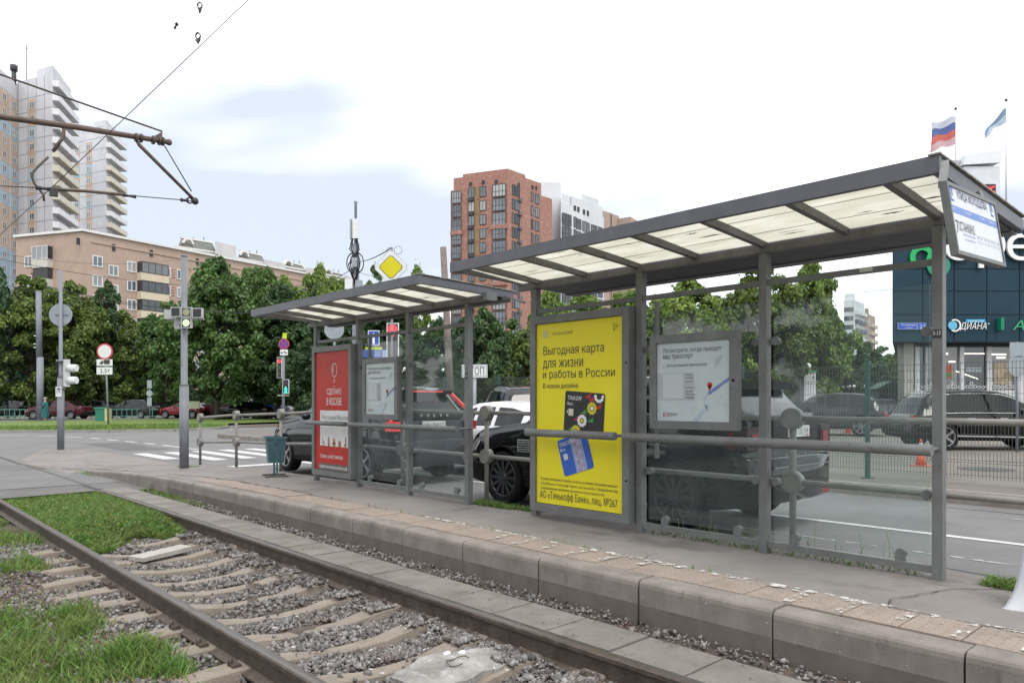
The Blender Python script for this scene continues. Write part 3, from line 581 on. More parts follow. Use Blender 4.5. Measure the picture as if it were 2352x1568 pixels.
blades('grass', np.column_stack([p, z]), (.03, .1), .0065, seed=22, lean=.8)
pp = p[r.random(len(p)) < .05]
flow = G()
for x, y in pp[:26]: flow.sphere((x, y, -.01), .009, nu=5, nv=3)
flow.obj('dandelions', flat((.55, .42, .02)), kind='stuff')
gg = G(); gg.add([(2.1, 9.7, -.25), (3.6, 10.45, -.25), (3.6, 11.5, -.09), (2.1, 10.8, -.09), (3.6, 14.9, -.08), (2.1, 14.6, -.08)], [(0, 1, 2, 3), (3, 2, 4, 5)]); gg.obj('turf', mat('turf', (.06, .1, .018), .95, rgb2=(.09, .09, .03), scale=3), kind='structure', recalc=False)
p = scatter(-3.4, 2.0, 3.2, 14.5, 85000, 23); d = p[:, 0]*S_+p[:, 1]*C_
nn = noise2(p[:, 0], p[:, 1], 2.7)*.75+.25*noise2(p[:, 0], p[:, 1], 9.0); thr = np.clip(.62+.30*(p[:, 0]+.3)/2.2, .4, .95) - np.clip((p[:, 1]-9.5)*.12, 0, .35); thr = np.where(p[:, 0] > 1.45, np.where(p[:, 1] > 9.8, thr, 1.1), thr)
p = p[((nn + np.random.default_rng(9).normal(0, .07, len(p))) > thr) & (d > 4)]
blades('grass', np.column_stack([p, zb(p[:, 0], p[:, 1])+.0]), (.025, .09), .0045, seed=24, lean=.8)
# taller tufts
def tuft(cx, cy, n, R, h, seed): r = np.random.default_rng(seed); q = r.normal(0, R, (n, 2))*[1.1, 1.5]+[cx, cy]; return np.column_stack([q, zb(q[:, 0], q[:, 1])])
T = []
for i, (px, py, n, R) in enumerate(((300, 1540, 2600, .11), (165, 1420, 1500, .09), (190, 1455, 1300, .08), (30, 1500, 3500, .2), (60, 1560, 3500, .2), (20, 1440, 1500, .12), (400, 1550, 900, .07), (330, 1510, 900, .08), (60, 1310, 1500, .12), (30, 1250, 2000, .2), (20, 1330, 900, .1), (250, 1560, 1500, .13))):
    x, y, z = G1(px, py, -.2); T.append(tuft(x, y, int(n*.42), R*.9, .2, 40+i))
blades('grass_tufts', np.vstack(T), (.05, .16), .0045, seed=50, lean=.5)
p = scatter(-.5, 1.7, 3.8, 9.5, 5000, 61); blades('dry_stalks', np.column_stack([p, zb(p[:, 0], p[:, 1])]), (.04, .1), .003, mat('dry_stalk', (.25, .17, .09), .9), 62, 1.2)
# platform-edge weeds
W = []
for (x0, x1, y0, y1, n) in ((6.02, 6.3, .3, 1.6, 5200), (6.05, 6.25, 6.55, 7.35, 1500), (6.1, 6.25, 6.2, 6.5, 300), (6.0, 6.35, 2, 4.5, 500), (4.35, 4.5, 12.8, 15.2, 500), (5.6, 5.9, 16.2, 16.8, 200), (4.1, 4.4, 17.5, 19, 900), (4.18, 4.33, 11.5, 14.5, 500), (4.96, 5.0, 2.1, 9, 90)):
    q = scatter(x0, x1, y0, y1, n, n+5); W.append(np.column_stack([q, np.where(q[:, 0] < 4.55, -.03, ZP-.005 if y0 < 10 else .15)]))
blades('weeds', np.vstack(W), (.02, .075), .005, seed=71, lean=.9)
W = [np.column_stack([scatter(6.1, 6.25, 2.2, 4.4, 60, 9), np.full(60, ZP)])]; blades('tall_weeds', np.vstack(W), (.12, .36), .0035, seed=72, lean=.15)
# lawn blades near its kerb
p = scatter(-30, 19, 40.4, 55, 60000, 81); ex = np.interp(p[:, 0], [a for a, b in lawn_edge], [b for a, b in lawn_edge]); p = p[(p[:, 1] > ex+.15) & (p[:, 1] < np.interp(p[:, 0], [-30, -5, 19], [53.7, 52.3, 47.3])) & (p[:, 0] < 17.3)]
blades('lawn_grass', np.column_stack([p, np.full(len(p), .1)]), (.08, .2), .02, seed=82)
# strip along the road side of the platform
pk = struct('platform_road_kerb'); y = -5
while y < 18.9:
    g = G(); g.add([(6.36, y+.005, -.1), (6.52, y+.005, -.1), (6.52, y+.99, -.1), (6.36, y+.99, -.1)]+[(6.36, y+.005, zplat(y)-.02), (6.5, y+.005, zplat(y)-.03), (6.5, y+.99, zplat(y+1)-.03), (6.36, y+.99, zplat(y+1)-.02)],
        [(3, 2, 1, 0), (4, 5, 6, 7), (0, 1, 5, 4), (1, 2, 6, 5), (2, 3, 7, 6), (3, 0, 4, 7)]); g.obj('kerb_stone', m_kerb, pk); y += 1

r = np.random.default_rng(77); q = np.vstack([scatter(-.8, 1.75, 3.6, 10.5, 260, 91), scatter(2.2, 3.5, 10.3, 14.5, 90, 92)]); zq = np.where(q[:, 0] > 2, -.07, zb(q[:, 0], q[:, 1])+.01)
lv = np.repeat(np.column_stack([q, zq]), 9, 0)+np.column_stack([r.normal(0, .03, (len(q)*9, 2)), r.uniform(0, .03, len(q)*9)]); n = len(lv); a = r.uniform(0, 6.28, n); s_ = r.uniform(.008, .022, n)[:, None]; u = np.column_stack([np.cos(a), np.sin(a), r.uniform(-.3, .5, n)]); v = np.column_stack([-np.sin(a), np.cos(a), r.uniform(-.3, .3, n)])
link('clover_weeds', npmesh('clover_weeds', np.stack([lv-u*s_, lv-v*s_*.7, lv+u*s_, lv+v*s_*.7], 1).reshape(-1, 3), (np.arange(n)*4)[:, None]+np.array([[0, 1, 2, 3]]), mat('weed_leaf', (.07, .15, .035), .6, rgb2=(.13, .17, .06), scale=4, island=.4)), kind='stuff')

# ================================================================ SHELTERS
XP, XF = 6.0, 5.86                                            # post line, front face of the poster cabinets
UY = (0, -1, 0)                                               # right-hand direction on planes that face the track
def pl(X): return Plane((X, 0, 0), UY)                        # u = -Y, v = Z
def uv(px, py, X): Y, z = onXz(px, py, X); return -Y, z
ROOFM = m_roofp
m_soffit = mat('soffit_metal', (.1, .1, .115), .6, rgb2=(.07, .07, .08), scale=5)
def shelter(label, posts, y0, y1, beams, dz, seed, xb=6.95):
    t = thing('tram_shelter', label, 'shelter', (XP, (y0+y1)/2, ZP), group='tram stop shelters')
    R = random.Random(seed)
    for i, y in enumerate(posts): G().box((XP-.04, y-.036, ZP-.02), (XP+.04, y+.036, 2.88+dz)).obj('post', m_frame, t)
    # long beams
    G().box((XP-.04, y0+.03, 2.885+dz), (XP+.04, y1-.03, 2.95+dz)).obj('long_beam', m_beam, t)
    G().box((4.97, y0, 2.99+dz), (5.02, y1, 3.10+dz)).obj('fascia', m_fascia, t)
    g = G(); g.extrude([(0, 0), (.16, 0), (.16, .13), (.145, .13), (.145, .015), (.015, .015), (.015, .13), (0, .13)], (xb-.17, y0+.05, 2.915+dz), (xb-.17, y1-.02, 2.915+dz)); g.obj('gutter', m_beam, t)
    for y in beams: g = G(); g.bar((5.02, y, 3.02+dz), (6.0, y, 2.955+dz), .05, .06); g.obj('roof_beam', m_beam, t)
    g = G(); a_, b_ = y0+.06, y1-.06; g.add([(6.045, a_, 2.94+dz), (xb-.15, a_, 2.925+dz), (xb-.15, b_, 2.925+dz), (6.045, b_, 2.94+dz), (6.05, a_, 3.03+dz), (xb-.15, a_, 3.0+dz), (xb-.15, b_, 3.0+dz), (6.05, b_, 3.03+dz)], [(3, 2, 1, 0), (4, 5, 6, 7), (0, 1, 5, 4), (1, 2, 6, 5), (2, 3, 7, 6), (3, 0, 4, 7)]); g.obj('rear_soffit', m_soffit, t)
    for y in (y0+.03, y1-.03): g = G(); g.bar((5.0, y, 3.045+dz), (xb, y, 3.045-.031*(xb-5)+dz), .05, .09); g.obj('end_beam', m_fascia, t)
    ed = [y0+.05]+list(beams)+[y1-.05]
    for a, b in zip(ed, ed[1:]):
        g = G(); lo, hi = a+.012, b-.012
        if hi-lo < .05: continue
        g.add([(5.02, lo, 3.062+dz), (6.0, lo, 2.972+dz), (6.0, hi, 2.972+dz), (5.02, hi, 3.062+dz), (5.02, lo, 3.07+dz), (6.0, lo, 2.98+dz), (6.0, hi, 2.98+dz), (5.02, hi, 3.07+dz)], [(3, 2, 1, 0), (4, 5, 6, 7), (0, 1, 5, 4), (1, 2, 6, 5), (2, 3, 7, 6), (3, 0, 4, 7)])
        rp = g.obj('roof_panel', ROOFM, t)
        for _ in range(R.choice((1, 2, 3, 3))):              # dirt caught in the ribs
            x = R.uniform(5.1, 5.9); yy = R.uniform(lo+.05, hi-.2); L = R.uniform(.04, .3); w = R.uniform(.008, .03); zz = 3.062-(x-5.02)*.0918+dz-.002
            k = 8; g = G(); g.add([(x+w*R.uniform(.3, 1)*math.sin(math.pi*i/k), yy+L*i/k, zz) for i in range(k+1)]+[(x-w*R.uniform(.3, 1)*math.sin(math.pi*i/k), yy+L*i/k, zz) for i in range(k-1, 0, -1)], [tuple(range(2*k))]); g.obj('dirt_streak', m_roofd, rp, recalc=False)
        for x in (5.35, 5.7): g = G(); g.box((x, lo, 3.056-(x-5.02)*.0918+dz), (x+.007, hi, 3.059-(x-5.02)*.0918+dz)); g.obj('panel_rib', flat((.35, .31, .24), .8), rp)
    g = G(); g.add([(4.96, y0-.01, 3.102+dz), (xb+.02, y0-.01, 3.05+dz), (xb+.02, y0+.06, 3.05+dz), (4.96, y0+.06, 3.102+dz), (4.96, y0-.01, 3.112+dz), (xb+.02, y0-.01, 3.06+dz), (xb+.02, y0+.06, 3.06+dz), (4.96, y0+.06, 3.112+dz)], [(3, 2, 1, 0), (4, 5, 6, 7), (0, 1, 5, 4), (1, 2, 6, 5), (2, 3, 7, 6), (3, 0, 4, 7)]); g.obj('roof_edge', mat('lichen_edge', (.4, .38, .33), .9, rgb2=(.15, .14, .13), scale=25) if 'lichen_edge' not in bpy.data.materials else bpy.data.materials['lichen_edge'], t)
    for a, b in zip(posts, posts[1:]):
        G().box((XP-.025, a+.036, 2.60+dz), (XP+.025, b-.036, 2.645+dz)).obj('cross_rail', m_frame, t)
        if a != posts[-2]: G().box((XP-.025, a+.036, ZP+.05), (XP+.025, b-.036, ZP+.105)).obj('bottom_rail', m_frame, t)
    return t
def pane(t, a, b, z0=.42, z1=2.465):
    g = G(); g.box((XP+.028, a, z0), (XP+.036, b, z1)); g.obj('glass_pane', m_glass, t)
    for y, z in ((a+.02, z1-.35), (b-.02, z1-.35), (a+.02, .9), (b-.02, .9), (a+.2, z0+.02), (b-.2, z0+.02)):
        side = 0 if z > z0+.1 else 1
        g = G(); g.tube([(XP+.005, y, z), (XP+.06, y, z)], .036, 14)
        if side: g.box((XP+.004, y-.036, z-.06), (XP+.026, y+.036, z))
        g.obj('glass_clamp', m_frame, t)
def cabinet(t, ya, yb, z0, z1, fw, depth, name):              # frame ring + back + side
    P_ = pl(XF); P_.par = t; c = None
    g = G(); x0, x1 = XF, XF+depth
    for (a, b, c_, d) in ((ya, yb, z1-fw, z1), (ya, yb, z0, z0+fw), (ya, ya+fw, z0+fw, z1-fw), (yb-fw, yb, z0+fw, z1-fw)): g.box((x0, a+.0005, c_), (x1-.03, b-.0005, d))
    g.box((x0+.035, ya+.01, z0+.01), (x1, yb-.01, z1-.01)); return g.obj(name, m_frame, t)

posts2 = [1.86, 3.235, 4.57, 6.07]; posts1 = [7.29, 8.6, 9.93, 11.27]
sh2 = shelter('near tram shelter with the yellow poster and six lit roof bays over the platform', posts2, 1.54, 6.36, [1.86, 2.53, 3.235, 3.92, 4.6, 5.3, 6.0], 0, 1)
sh1 = shelter('farther tram shelter with the red poster behind the blue-green litter bin', posts1, 6.95, 11.5, [7.35, 8.02, 8.69, 9.36, 10.05, 10.75, 11.2], -.05, 2, 6.47)
pane(sh2, 1.93, 3.17); pane(sh2, 3.31, 4.5); pane(sh1, 7.36, 8.54); pane(sh1, 8.68, 9.86)
for t, y in ((sh1, 7.29), (sh2, 1.86)):
    p = pl(XP-.0415); p.par = t; p.slab(-y-.03, 1.88 if y > 5 else 2.06, -y+.03, 1.95 if y > 5 else 2.12, 0, .002, 'number_plate', m_dark); p.text('3-13' if y > 5 else '3-13', -y-.026, 1.9 if y > 5 else 2.08, .05, .03, .003, m_sw)
p = pl(XP-.0255); p.par = sh2; p.slab(-2.42, 2.61, -2.32, 2.645, 0, .003, 'sticker', flat((.55, .55, .52)))
# leaning rails: handrails along the front
def lean(t, ya, yb, z=1.25, r=.041):
    g = G(); g.tube([(5.7, ya, z), (5.7, yb, z)], r, 16); h = g.obj('lean_rail', m_frame, t)
    for y in (ya+.05, yb-.12): G().tube([(5.7, y, z), (5.98, y, z)], .016, 8).obj('rail_bracket', m_frame, t)
lean(sh2, 1.81, 4.55); lean(sh2, 4.66, 5.92)
lean(sh1, 7.15, 9.72, 1.25, .036); lean(sh1, 9.82, 11.05, 1.25, .036)

# posters
def quadY(pxl, pxr, X): return onX(pxr, X), onX(pxl, X)
ya, yb = 4.62, 6.03; c2 = cabinet(sh2, ya, yb, .37, 2.545, .085, .15, 'light_box')
XQ = XF+.025
m_yel = mat('yellow_print', (.78, .69, .012), .4, rgb2=(.72, .62, .02), scale=1, coat=.12)
m_red = mat('red_print', (.5, .032, .02), .5, rgb2=(.42, .028, .02), scale=3, coat=.05, spec=.2)
m_ink = flat((.05, .045, .04), .5)
def poster(X, ya, yb, z0, z1, m, par, nm='poster'):
    P_ = pl(X); P_.par = par; return P_, P_.slab(-yb, z0, -ya, z1, 0, .004, nm, m)
PQ, post = poster(XQ, ya+.09, yb-.09, .46, 2.455, m_yel, c2)
def tx(P_, X, s, pxl, pyb, pxr, cap, m=m_ink, bold=0, par=None, l=.007, shear=0):
    """one line of print: left px, baseline py at the left, right px, glyph height in px at the left"""
    u0, v0 = uv(pxl, pyb, X); u1 = -onX(pxr, X); h = cap*depth(X, -u0)/F
    return P_.text(s, u0, v0, u1-u0, h, l, m, par, bold, shear)
X = XQ
tx(PQ, X, 'ТИНЬКОФФ', 1268, 771, 1316, 8, flat((.3, .27, .05)), .01)
g = PQ.disc(*uv(1254, 768, X), .045, .007, 'emblem', flat((.55, .55, .25)), n=8)
tx(PQ, X, '0+', 1409, 760, 1421, 19, flat((.28, .25, .03)))
tx(PQ, X, 'Выгодная карта', 1249, 821, 1388, 25, bold=.034); tx(PQ, X, 'для жизни', 1248, 850, 1340, 22, bold=.034); tx(PQ, X, 'и работы в России', 1248, 874, 1413, 24, bold=.034)
tx(PQ, X, 'В новом дизайне', 1248, 894, 1329, 14)
for i, s in enumerate(('По карте начисляется кэшбэк согласно условиям программ лояльнос', '«Tinkoff Black» и «Тинькофф Таргет», см. на tinkoff.ru. Оформление кар', 'с изображенным дизайном доступно на https://l.tinkoff.ru/CIS.')):
    tx(PQ, X, s, 1243, 1102+i*10.5, 1419 if i < 2 else 1390, 8)
tx(PQ, X, 'АО «Тинькофф Банк», лиц. №267', 1241, 1146, 1419, 22, bold=.015)
def card(px, py, w, h, ang, m, base, title):
    u, v = uv(px, py, X); a = math.radians(ang); ca, sa = math.cos(a), math.sin(a)
    U = Vector((0, -ca, sa)); W = Vector((0, sa, ca)); pc = Plane((X, -u, v), U, W, c2)
    k = []; r = .03
    for cx, cy, a0 in ((w/2-r, h/2-r, 0), (-w/2+r, h/2-r, 90), (-w/2+r, -h/2+r, 180), (w/2-r, -h/2+r, 270)):
        for t in (0, 30, 60, 90): q = math.radians(a0+t); k.append((cx+r*math.cos(q), cy+r*math.sin(q)))
    cd = pc.poly(k, .008, 'bank_card', m, c2); return pc, cd
pc, cd = card(1342, 951, .56, .47, -4, flat((.025, .025, .027), .5), 0, 0)
pc.text('TINKOFF', -.24, .14, .2, .045, .010, m_sw, cd, .02); pc.text('Black', -.24, .085, .08, .03, .010, m_sw, cd); pc.slab(-.22, -.03, -.15, .045, .009, .010, 'chip', flat((.6, .58, .45)), cd); pc.poly([(-.245, .01), (-.23, .03), (-.23, -.01)], .010, 'arrow', m_sw, cd)
red, yl, gr = flat((.5, .02, .03)), flat((.62, .55, .02)), flat((.05, .3, .04))
for i, (u, v, m) in enumerate(((.2, .2, m_sw), (.11, .07, yl), (-.02, -.07, m_sw), (-.1, -.19, yl))):
    for k in range(10):
        a = k*math.pi/5; r0 = .05; cu, cv = u+r0*math.cos(a), v+r0*math.sin(a)
        if abs(cv) < .225 and abs(cu) < .27: pc.disc(cu, cv, .019, .0095, 'petal', m, cd, n=7)
    if abs(v) < .2: pc.ring(u, v, .03, .045, .011, 'rosette_ring', m, cd, .001, n=14); pc.disc(u, v, .022, .0105, 'rosette_centre', yl if m is m_sw else m_sw, cd, n=8)
for u, v, m in ((.1, .17, red), (.2, .1, red), (-.1, -.05, red), (.05, .2, red), (.0, .03, gr), (.1, -.05, gr), (-.17, -.16, gr)): pc.poly([(u-.04, v-.02), (u+.03, v-.03), (u+.04, v+.03)], .009, 'leaf', m, cd)
pb, cb = card(1322, 1042, .44, .40, 17, flat((.03, .11, .5), .5), 0, 0)
pb.text('TINKOFF', -.2, .12, .2, .045, .010, m_sw, cb, .02); pb.text('Black', -.2, .07, .08, .03, .010, m_sw, cb); pb.slab(-.17, -.03, -.11, .035, .009, .010, 'chip', flat((.6, .6, .6)), cb)
pb.poly([(-.03, -.197), (.13, -.197), (.13, .197), (-.03, .197)], .0088, 'ornament_band', flat((.3, .36, .55)), cb)
for j in range(4):
    for k in range(6): a = k*math.pi/3; pb.ring(.05+.03*math.cos(a), -.14+j*.095+.03*math.sin(a), .016, .021, .0105, 'ornament_loop', m_sw if k % 2 else flat((.45, .1, .15)), cb, .001, n=8)
G().tube([(XF-.004, ya+.03, 1.98), (XF+.01, ya+.03, 1.98)], .012, 8).obj('lock', m_black, c2); G().tube([(XF-.004, ya+.03, .8), (XF+.01, ya+.03, .8)], .012, 8).obj('lock', m_black, c2)
# red poster cabinet
ya, yb = onX(806, XF), onX(716, XF); c1 = cabinet(sh1, ya, yb, .40, 2.47, .085, .15, 'light_box')
PR, postr = poster(XQ, ya+.09, yb-.09, .49, 2.38, m_red, c1)
X = XQ
yw0 = onX(736, X)
PR.slab(-yw0, uv(745, 1023, X)[1], -(ya+.092), uv(745, 942, X)[1], .004, .006, 'white_panel', m_white_sign)
PR.ring(*uv(769, 850, X), .07, .078, .008, 'balloon', m_sw, None, .001, sy=1.45); PR.disc(*uv(765, 847, X), .045, .008, 'balloon_shade', flat((.6, .35, .33)), n=14, ry=.085)
u, v = uv(769, 868, X); PR.poly([(u-.06, v+.06), (u+.06, v+.06), (u+.02, v-.07), (u-.02, v-.07)], .0075, 'balloon_throat', m_red); PR.ring(u, v-.045, .022, .03, .009, 'balloon_basket', m_sw, None, .001, n=10)
PR.slab(u-.02, v-.135, u+.02, v-.127, .005, .008, 'dash', m_sw)
tx(PR, X, 'СДЕЛАНО', 752, 908, 785, 16, m_sw, .03); tx(PR, X, 'В МОСКВЕ', 751, 930, 786, 17, m_sw, .03)
tx(PR, X, 'Расскажи Москве', 741, 963, 800, 11, bold=.006); tx(PR, X, 'о своём бренде!', 757, 976, 798, 10, bold=.006)
tx(PR, X, 'стань участником', 736, 1052, 788, 10, m_sw, .006)
u0, v0 = uv(734, 1069, X); u1 = -(ya+.1); PR.slab(u0-.01, v0-.055, u1, v0+.055, .005, .0065, 'dark_label', flat((.12, .1, .1))); PR.text('сделановмоскве.рф', u0+.01, v0-.035, u1-u0-.05, .07, .008, m_sw, bold=.006)
# pictograms: chair, lipstick, burger, bag, boot
br = flat((.35, .17, .08)); 
u, v = uv(744, 1016, X)
PR.poly([(u-.03, v-.06), (u-.02, v-.06), (u-.02, v), (u+.02, v), (u+.02, v-.06), (u+.03, v-.06), (u+.03, v+.02), (u-.015, v+.02), (u-.02, v+.1), (u-.03, v+.1)], .009, 'chair_picture', flat((.2, .08, .06)))
u, v = uv(756, 1016, X); PR.poly([(u-.03, v-.06), (u+.03, v-.06), (u+.02, v+.02), (u+.015, v+.09), (u-.01, v+.1), (u-.02, v+.02)], .009, 'lipstick_picture', flat((.45, .1, .06)))
u, v = uv(768, 1018, X); PR.disc(u, v+.045, .04, .009, 'bun_picture', flat((.55, .25, .08)), n=14); PR.slab(u-.042, v-.015, u+.042, v+.02, .006, .010, 'patty_picture', flat((.1, .05, .02))); PR.slab(u-.04, v-.055, u+.04, v-.015, .006, .009, 'bun_picture', flat((.55, .25, .08)))
u, v = uv(781, 1018, X); PR.slab(u-.04, v-.055, u+.04, v+.03, .006, .009, 'bag_picture', br); PR.ring(u, v+.03, .02, .026, .009, 'bag_handle_picture', br, None, .001, 0, 180, 10)
u, v = uv(795, 1018, X); PR.poly([(u-.05, v-.055), (u+.02, v-.055), (u+.02, v+.09), (u-.015, v+.09), (u-.015, v), (u-.05, v-.02)], .009, 'boot_picture', br)
# information boards
def info(t, px0, px1, z0, z1, full, nm):
    ya, yb = onX(px1, XF), onX(px0, XF); fw = .075; P_ = pl(XF); P_.par = t
    g = G()
    for (a, b, c, d) in ((ya, yb, z1-fw, z1), (ya, yb, z0, z0+fw), (ya, ya+fw, z0+fw, z1-fw), (yb-fw, yb, z0+fw, z1-fw)): g.box((XF, a, c), (XF+.06, b, d))
    g.box((XF+.03, ya+.005, z0+.005), (XF+.09, yb-.005, z1-.005)); fr = g.obj('info_board', m_frame, t)
    P_.par = fr; sh = P_.slab(-yb+fw, z0+fw, -ya-fw, z1-fw, -.024, -.018, 'info_sheet', mat('pale_print', (.5, .57, .58), .4, rgb2=(.44, .51, .53), scale=3, coat=.15) if full else bpy.data.materials['pale_print'])
    for z in (z0+.3, z1-.3): G().box((XF+.09, yb-.02, z-.02), (XP, yb+.12, z+.02)).obj('board_bracket', m_frame, t)
    G().box((XP-.02, yb+.0, z0-.3), (XP+.02, yb+.03, z1+.35)).obj('board_upright', m_frame, t)
    W_, H_ = yb-ya-2*fw, z1-z0-2*fw; u0, v0 = -yb+fw, z0+fw; ink = flat((.12, .14, .15))
    T = lambda s, a, b, w, h, bold=0, m=ink: P_.text(s, u0+a*W_, v0+b*H_, w*W_, h*H_, -.015, m, None, bold)
    T('Посмотрите, когда приедет', .09, .855, .8, .075, .008); T('ваш транспорт', .09, .775, .42, .07, .008); T('Без скачивания приложения', .15, .68, .55, .05); P_.disc(u0+.1*W_, v0+.695*H_, .008, -.015, 'bullet', flat((.5, .25, .25)), n=6)
    P_.slab(u0+.0*W_, v0+.26*H_, u0+.52*W_, v0+.61*H_, -.017, -.0165, 'grey_field', flat((.42, .46, .48)))
    P_.slab(u0+.09*W_, v0+.29*H_, u0+.38*W_, v0+.60*H_, -.0165, -.016, 'white_field', flat((.52, .57, .58)))
    for i, s in enumerate(('Наведите', 'камеру', 'телефона', 'Откроется', 'онлайн-', 'табло этой', 'остановки')): T(s, .41, .57-.042*i-(.035 if i > 2 else 0), .11 if len(s) < 9 else .13, .024)
    bl = flat((.15, .22, .42)); lb = flat((.4, .5, .6))
    P_.poly([(u0+.71*W_, v0+.36*H_), (u0+W_*.999, v0+.55*H_), (u0+W_*.999, v0+.51*H_), (u0+.73*W_, v0+.325*H_)], -.0155, 'map_road', bl)
    P_.poly([(u0+.72*W_, v0+.345*H_), (u0+.66*W_, v0+.27*H_), (u0+.72*W_, v0+.13*H_), (u0+.71*W_, v0+.13*H_), (u0+.645*W_, v0+.27*H_), (u0+.71*W_, v0+.355*H_)], -.0157, 'map_path', lb)
    P_.poly([(u0+.8*W_, v0+.66*H_), (u0+.88*W_, v0+.74*H_), (u0+.9*W_, v0+.82*H_), (u0+.82*W_, v0+.78*H_)], -.0157, 'map_house', flat((.4, .45, .48)))
    P_.poly([(u0+.5*W_, v0+.0*H_), (u0+.7*W_, v0+.22*H_), (u0+.74*W_, v0+.2*H_), (u0+.56*W_, v0+.0*H_)], -.0157, 'map_field', flat((.38, .48, .56)))
    for a, b in ((.5, .14), (.54, .17), (.85, .25), (.9, .3), (.93, .22), (.95, .2)): P_.disc(u0+a*W_, v0+b*H_, .012, -.0157, 'map_tree', lb, n=7)
    P_.disc(u0+.74*W_, v0+.45*H_, .026, -.015, 'map_pin', flat((.5, .03, .03)), n=12); P_.poly([(u0+.71*W_, v0+.44*H_), (u0+.77*W_, v0+.44*H_), (u0+.735*W_, v0+.375*H_)], -.015, 'map_pin_tip', flat((.5, .03, .03)))
    P_.ring(u0+.165*W_, v0+.08*H_, .012, .02, -.015, 'transport_emblem', flat((.4, .1, .12)), None, .001, n=10); P_.poly([(u0+.09*W_, v0+.05*H_), (u0+.12*W_, v0+.05*H_), (u0+.12*W_, v0+.11*H_), (u0+.09*W_, v0+.11*H_)], -.0155, 'city_emblem', flat((.4, .2, .2)))
    T('Московский', .2, .085, .1, .02); T('транспорт', .2, .06, .09, .02)
    G().tube([(XF-.003, ya+.035, (z0+z1)/2), (XF+.01, ya+.035, (z0+z1)/2)], .014, 10).obj('lock', m_black, fr)
info(sh2, 1492, 1692, 1.335, 2.225, True, '')
info(sh1, 832, 912, 1.33, 2.22, False, '')
# stop sign board hung at the near end of the roof
Obl, Obr, Otl, Otr = (4.83, 1.36, 2.44), (5.80, 1.33, 2.47), (4.69, 1.42, 2.86), (5.57, 1.40, 2.885)
U = Vector(Obr)-Vector(Obl); W = Vector(Otl)-Vector(Obl)
bt = thing('stop_name_board', 'hanging stop board reading УЛИЦА МОЛОДЦОВА with tram route 17', 'sign', (5.2, 1.4, 2.86))
bw, bh = 1.0, .42
U = Vector((.995, -.03, -.0)).normalized(); W = Vector((-.10, .05, .42)).normalized(); W = (W-U*W.dot(U)*.35).normalized()
class Skew(Plane):
    def __init__(s, O, U, W, par): s.O = Vector(O); s.U = Vector(U); s.W = Vector(W); s.N = s.U.cross(s.W).normalized(); s.par = par
Bp = Plane((4.86, 1.37, 2.44), (.985, -.03, -.0), W, bt)
U2 = Vector((.87, -.022, .03)).normalized(); W2 = Vector((0, .058, .42)); W2 = (W2-U2*W2.dot(U2)).normalized()
Bp = Plane((4.70, 1.362, 2.43), U2, W2, bt); bw, bh = .94, .40; Bp.U = Bp.U*(.87/.94); Bp.W = Bp.W*(.43/.40)
G_ = G()
for (a, b, c, d) in ((0, 0, bw, .022), (0, bh-.022, bw, bh), (0, .022, .022, bh-.022), (bw-.022, .022, bw, bh-.022)): G_.add([Bp.p(u, v, l) for l in (-.035, .008) for u, v in ((a, b), (c, b), (c, d), (a, d))], [(3, 2, 1, 0), (4, 5, 6, 7), (0, 1, 5, 4), (1, 2, 6, 5), (2, 3, 7, 6), (3, 0, 4, 7)])
G_.obj('board_frame', m_frame, bt)
face = Bp.slab(.02, .02, bw-.02, bh-.02, -.03, .0, 'board_face', mat('board_white', (.66, .69, .74), .45, rgb2=(.6, .63, .68), scale=4))
bl = flat((.12, .2, .55)); bd = flat((.03, .04, .12))
Bp.text('УЛИЦА МОЛОДЦОВА', .17, .315, .58, .055, .002, bd); Bp.slab(.025, .235, bw-.025, .275, .0005, .0015, 'blue_band', flat((.17, .27, .6)))
for u in (.05, .82): Bp.poly([(u, .3), (u+.055, .3), (u+.055, .31), (u+.012, .31), (u+.012, .37), (u+.03, .37), (u+.03, .33), (u+.045, .33), (u+.045, .38), (u, .38)], .002, 'tram_emblem', bl)
Bp.text('Маршрут', .04, .25, .05, .012, .003, m_sw); Bp.text('Остановки', .25, .25, .13, .014, .003, m_sw); Bp.text('Интервал', .55, .25, .1, .014, .003, m_sw); Bp.text('Время работы', .74, .25, .15, .014, .003, m_sw)
Bp.text('17', .035, .12, .065, .075, .002, m_ink); Bp.text('ОСТАНКИНО', .105, .14, .3, .055, .002, m_ink, bold=.015); Bp.text('через улицу Полярная', .17, .115, .22, .018, .002, bl); Bp.text('Осташковская улица', .19, .09, .19, .015, .002, bl)
for i, s in enumerate(('5.30', '6.12', '7.04', '8.15', '9.20', '10.2', '22.4')): Bp.text(s, .43+i*.068, .125, .045, .02, .002, flat((.3, .3, .33))); Bp.text(s[::-1], .43+i*.068, .1, .04, .016, .002, flat((.4, .4, .43)))
G().bar((4.985, 1.51, 3.04), (4.70, 1.44, 2.84), .04, .04).obj('hanger', m_beam, bt); G().bar((5.60, 1.5, 2.98), (5.585, 1.43, 2.80), .04, .03).obj('hanger', m_frame, bt)
# broken bracket on far shelter's near end and box under roof
G().box((5.95, 6.88, 2.84), (6.12, 6.96, 2.94)).obj('end_bracket', m_frame, sh1); g = G(); g.bar((6.37, 6.95, 2.92), (6.45, 6.75, 2.84), .12, .03); g.obj('gutter_spout', m_frame, sh1)
g = G(); g.bar((6.85, 1.5, 2.93), (6.95, 1.4, 2.9), .1, .06); g.obj('gutter_spout', m_frame, sh2)

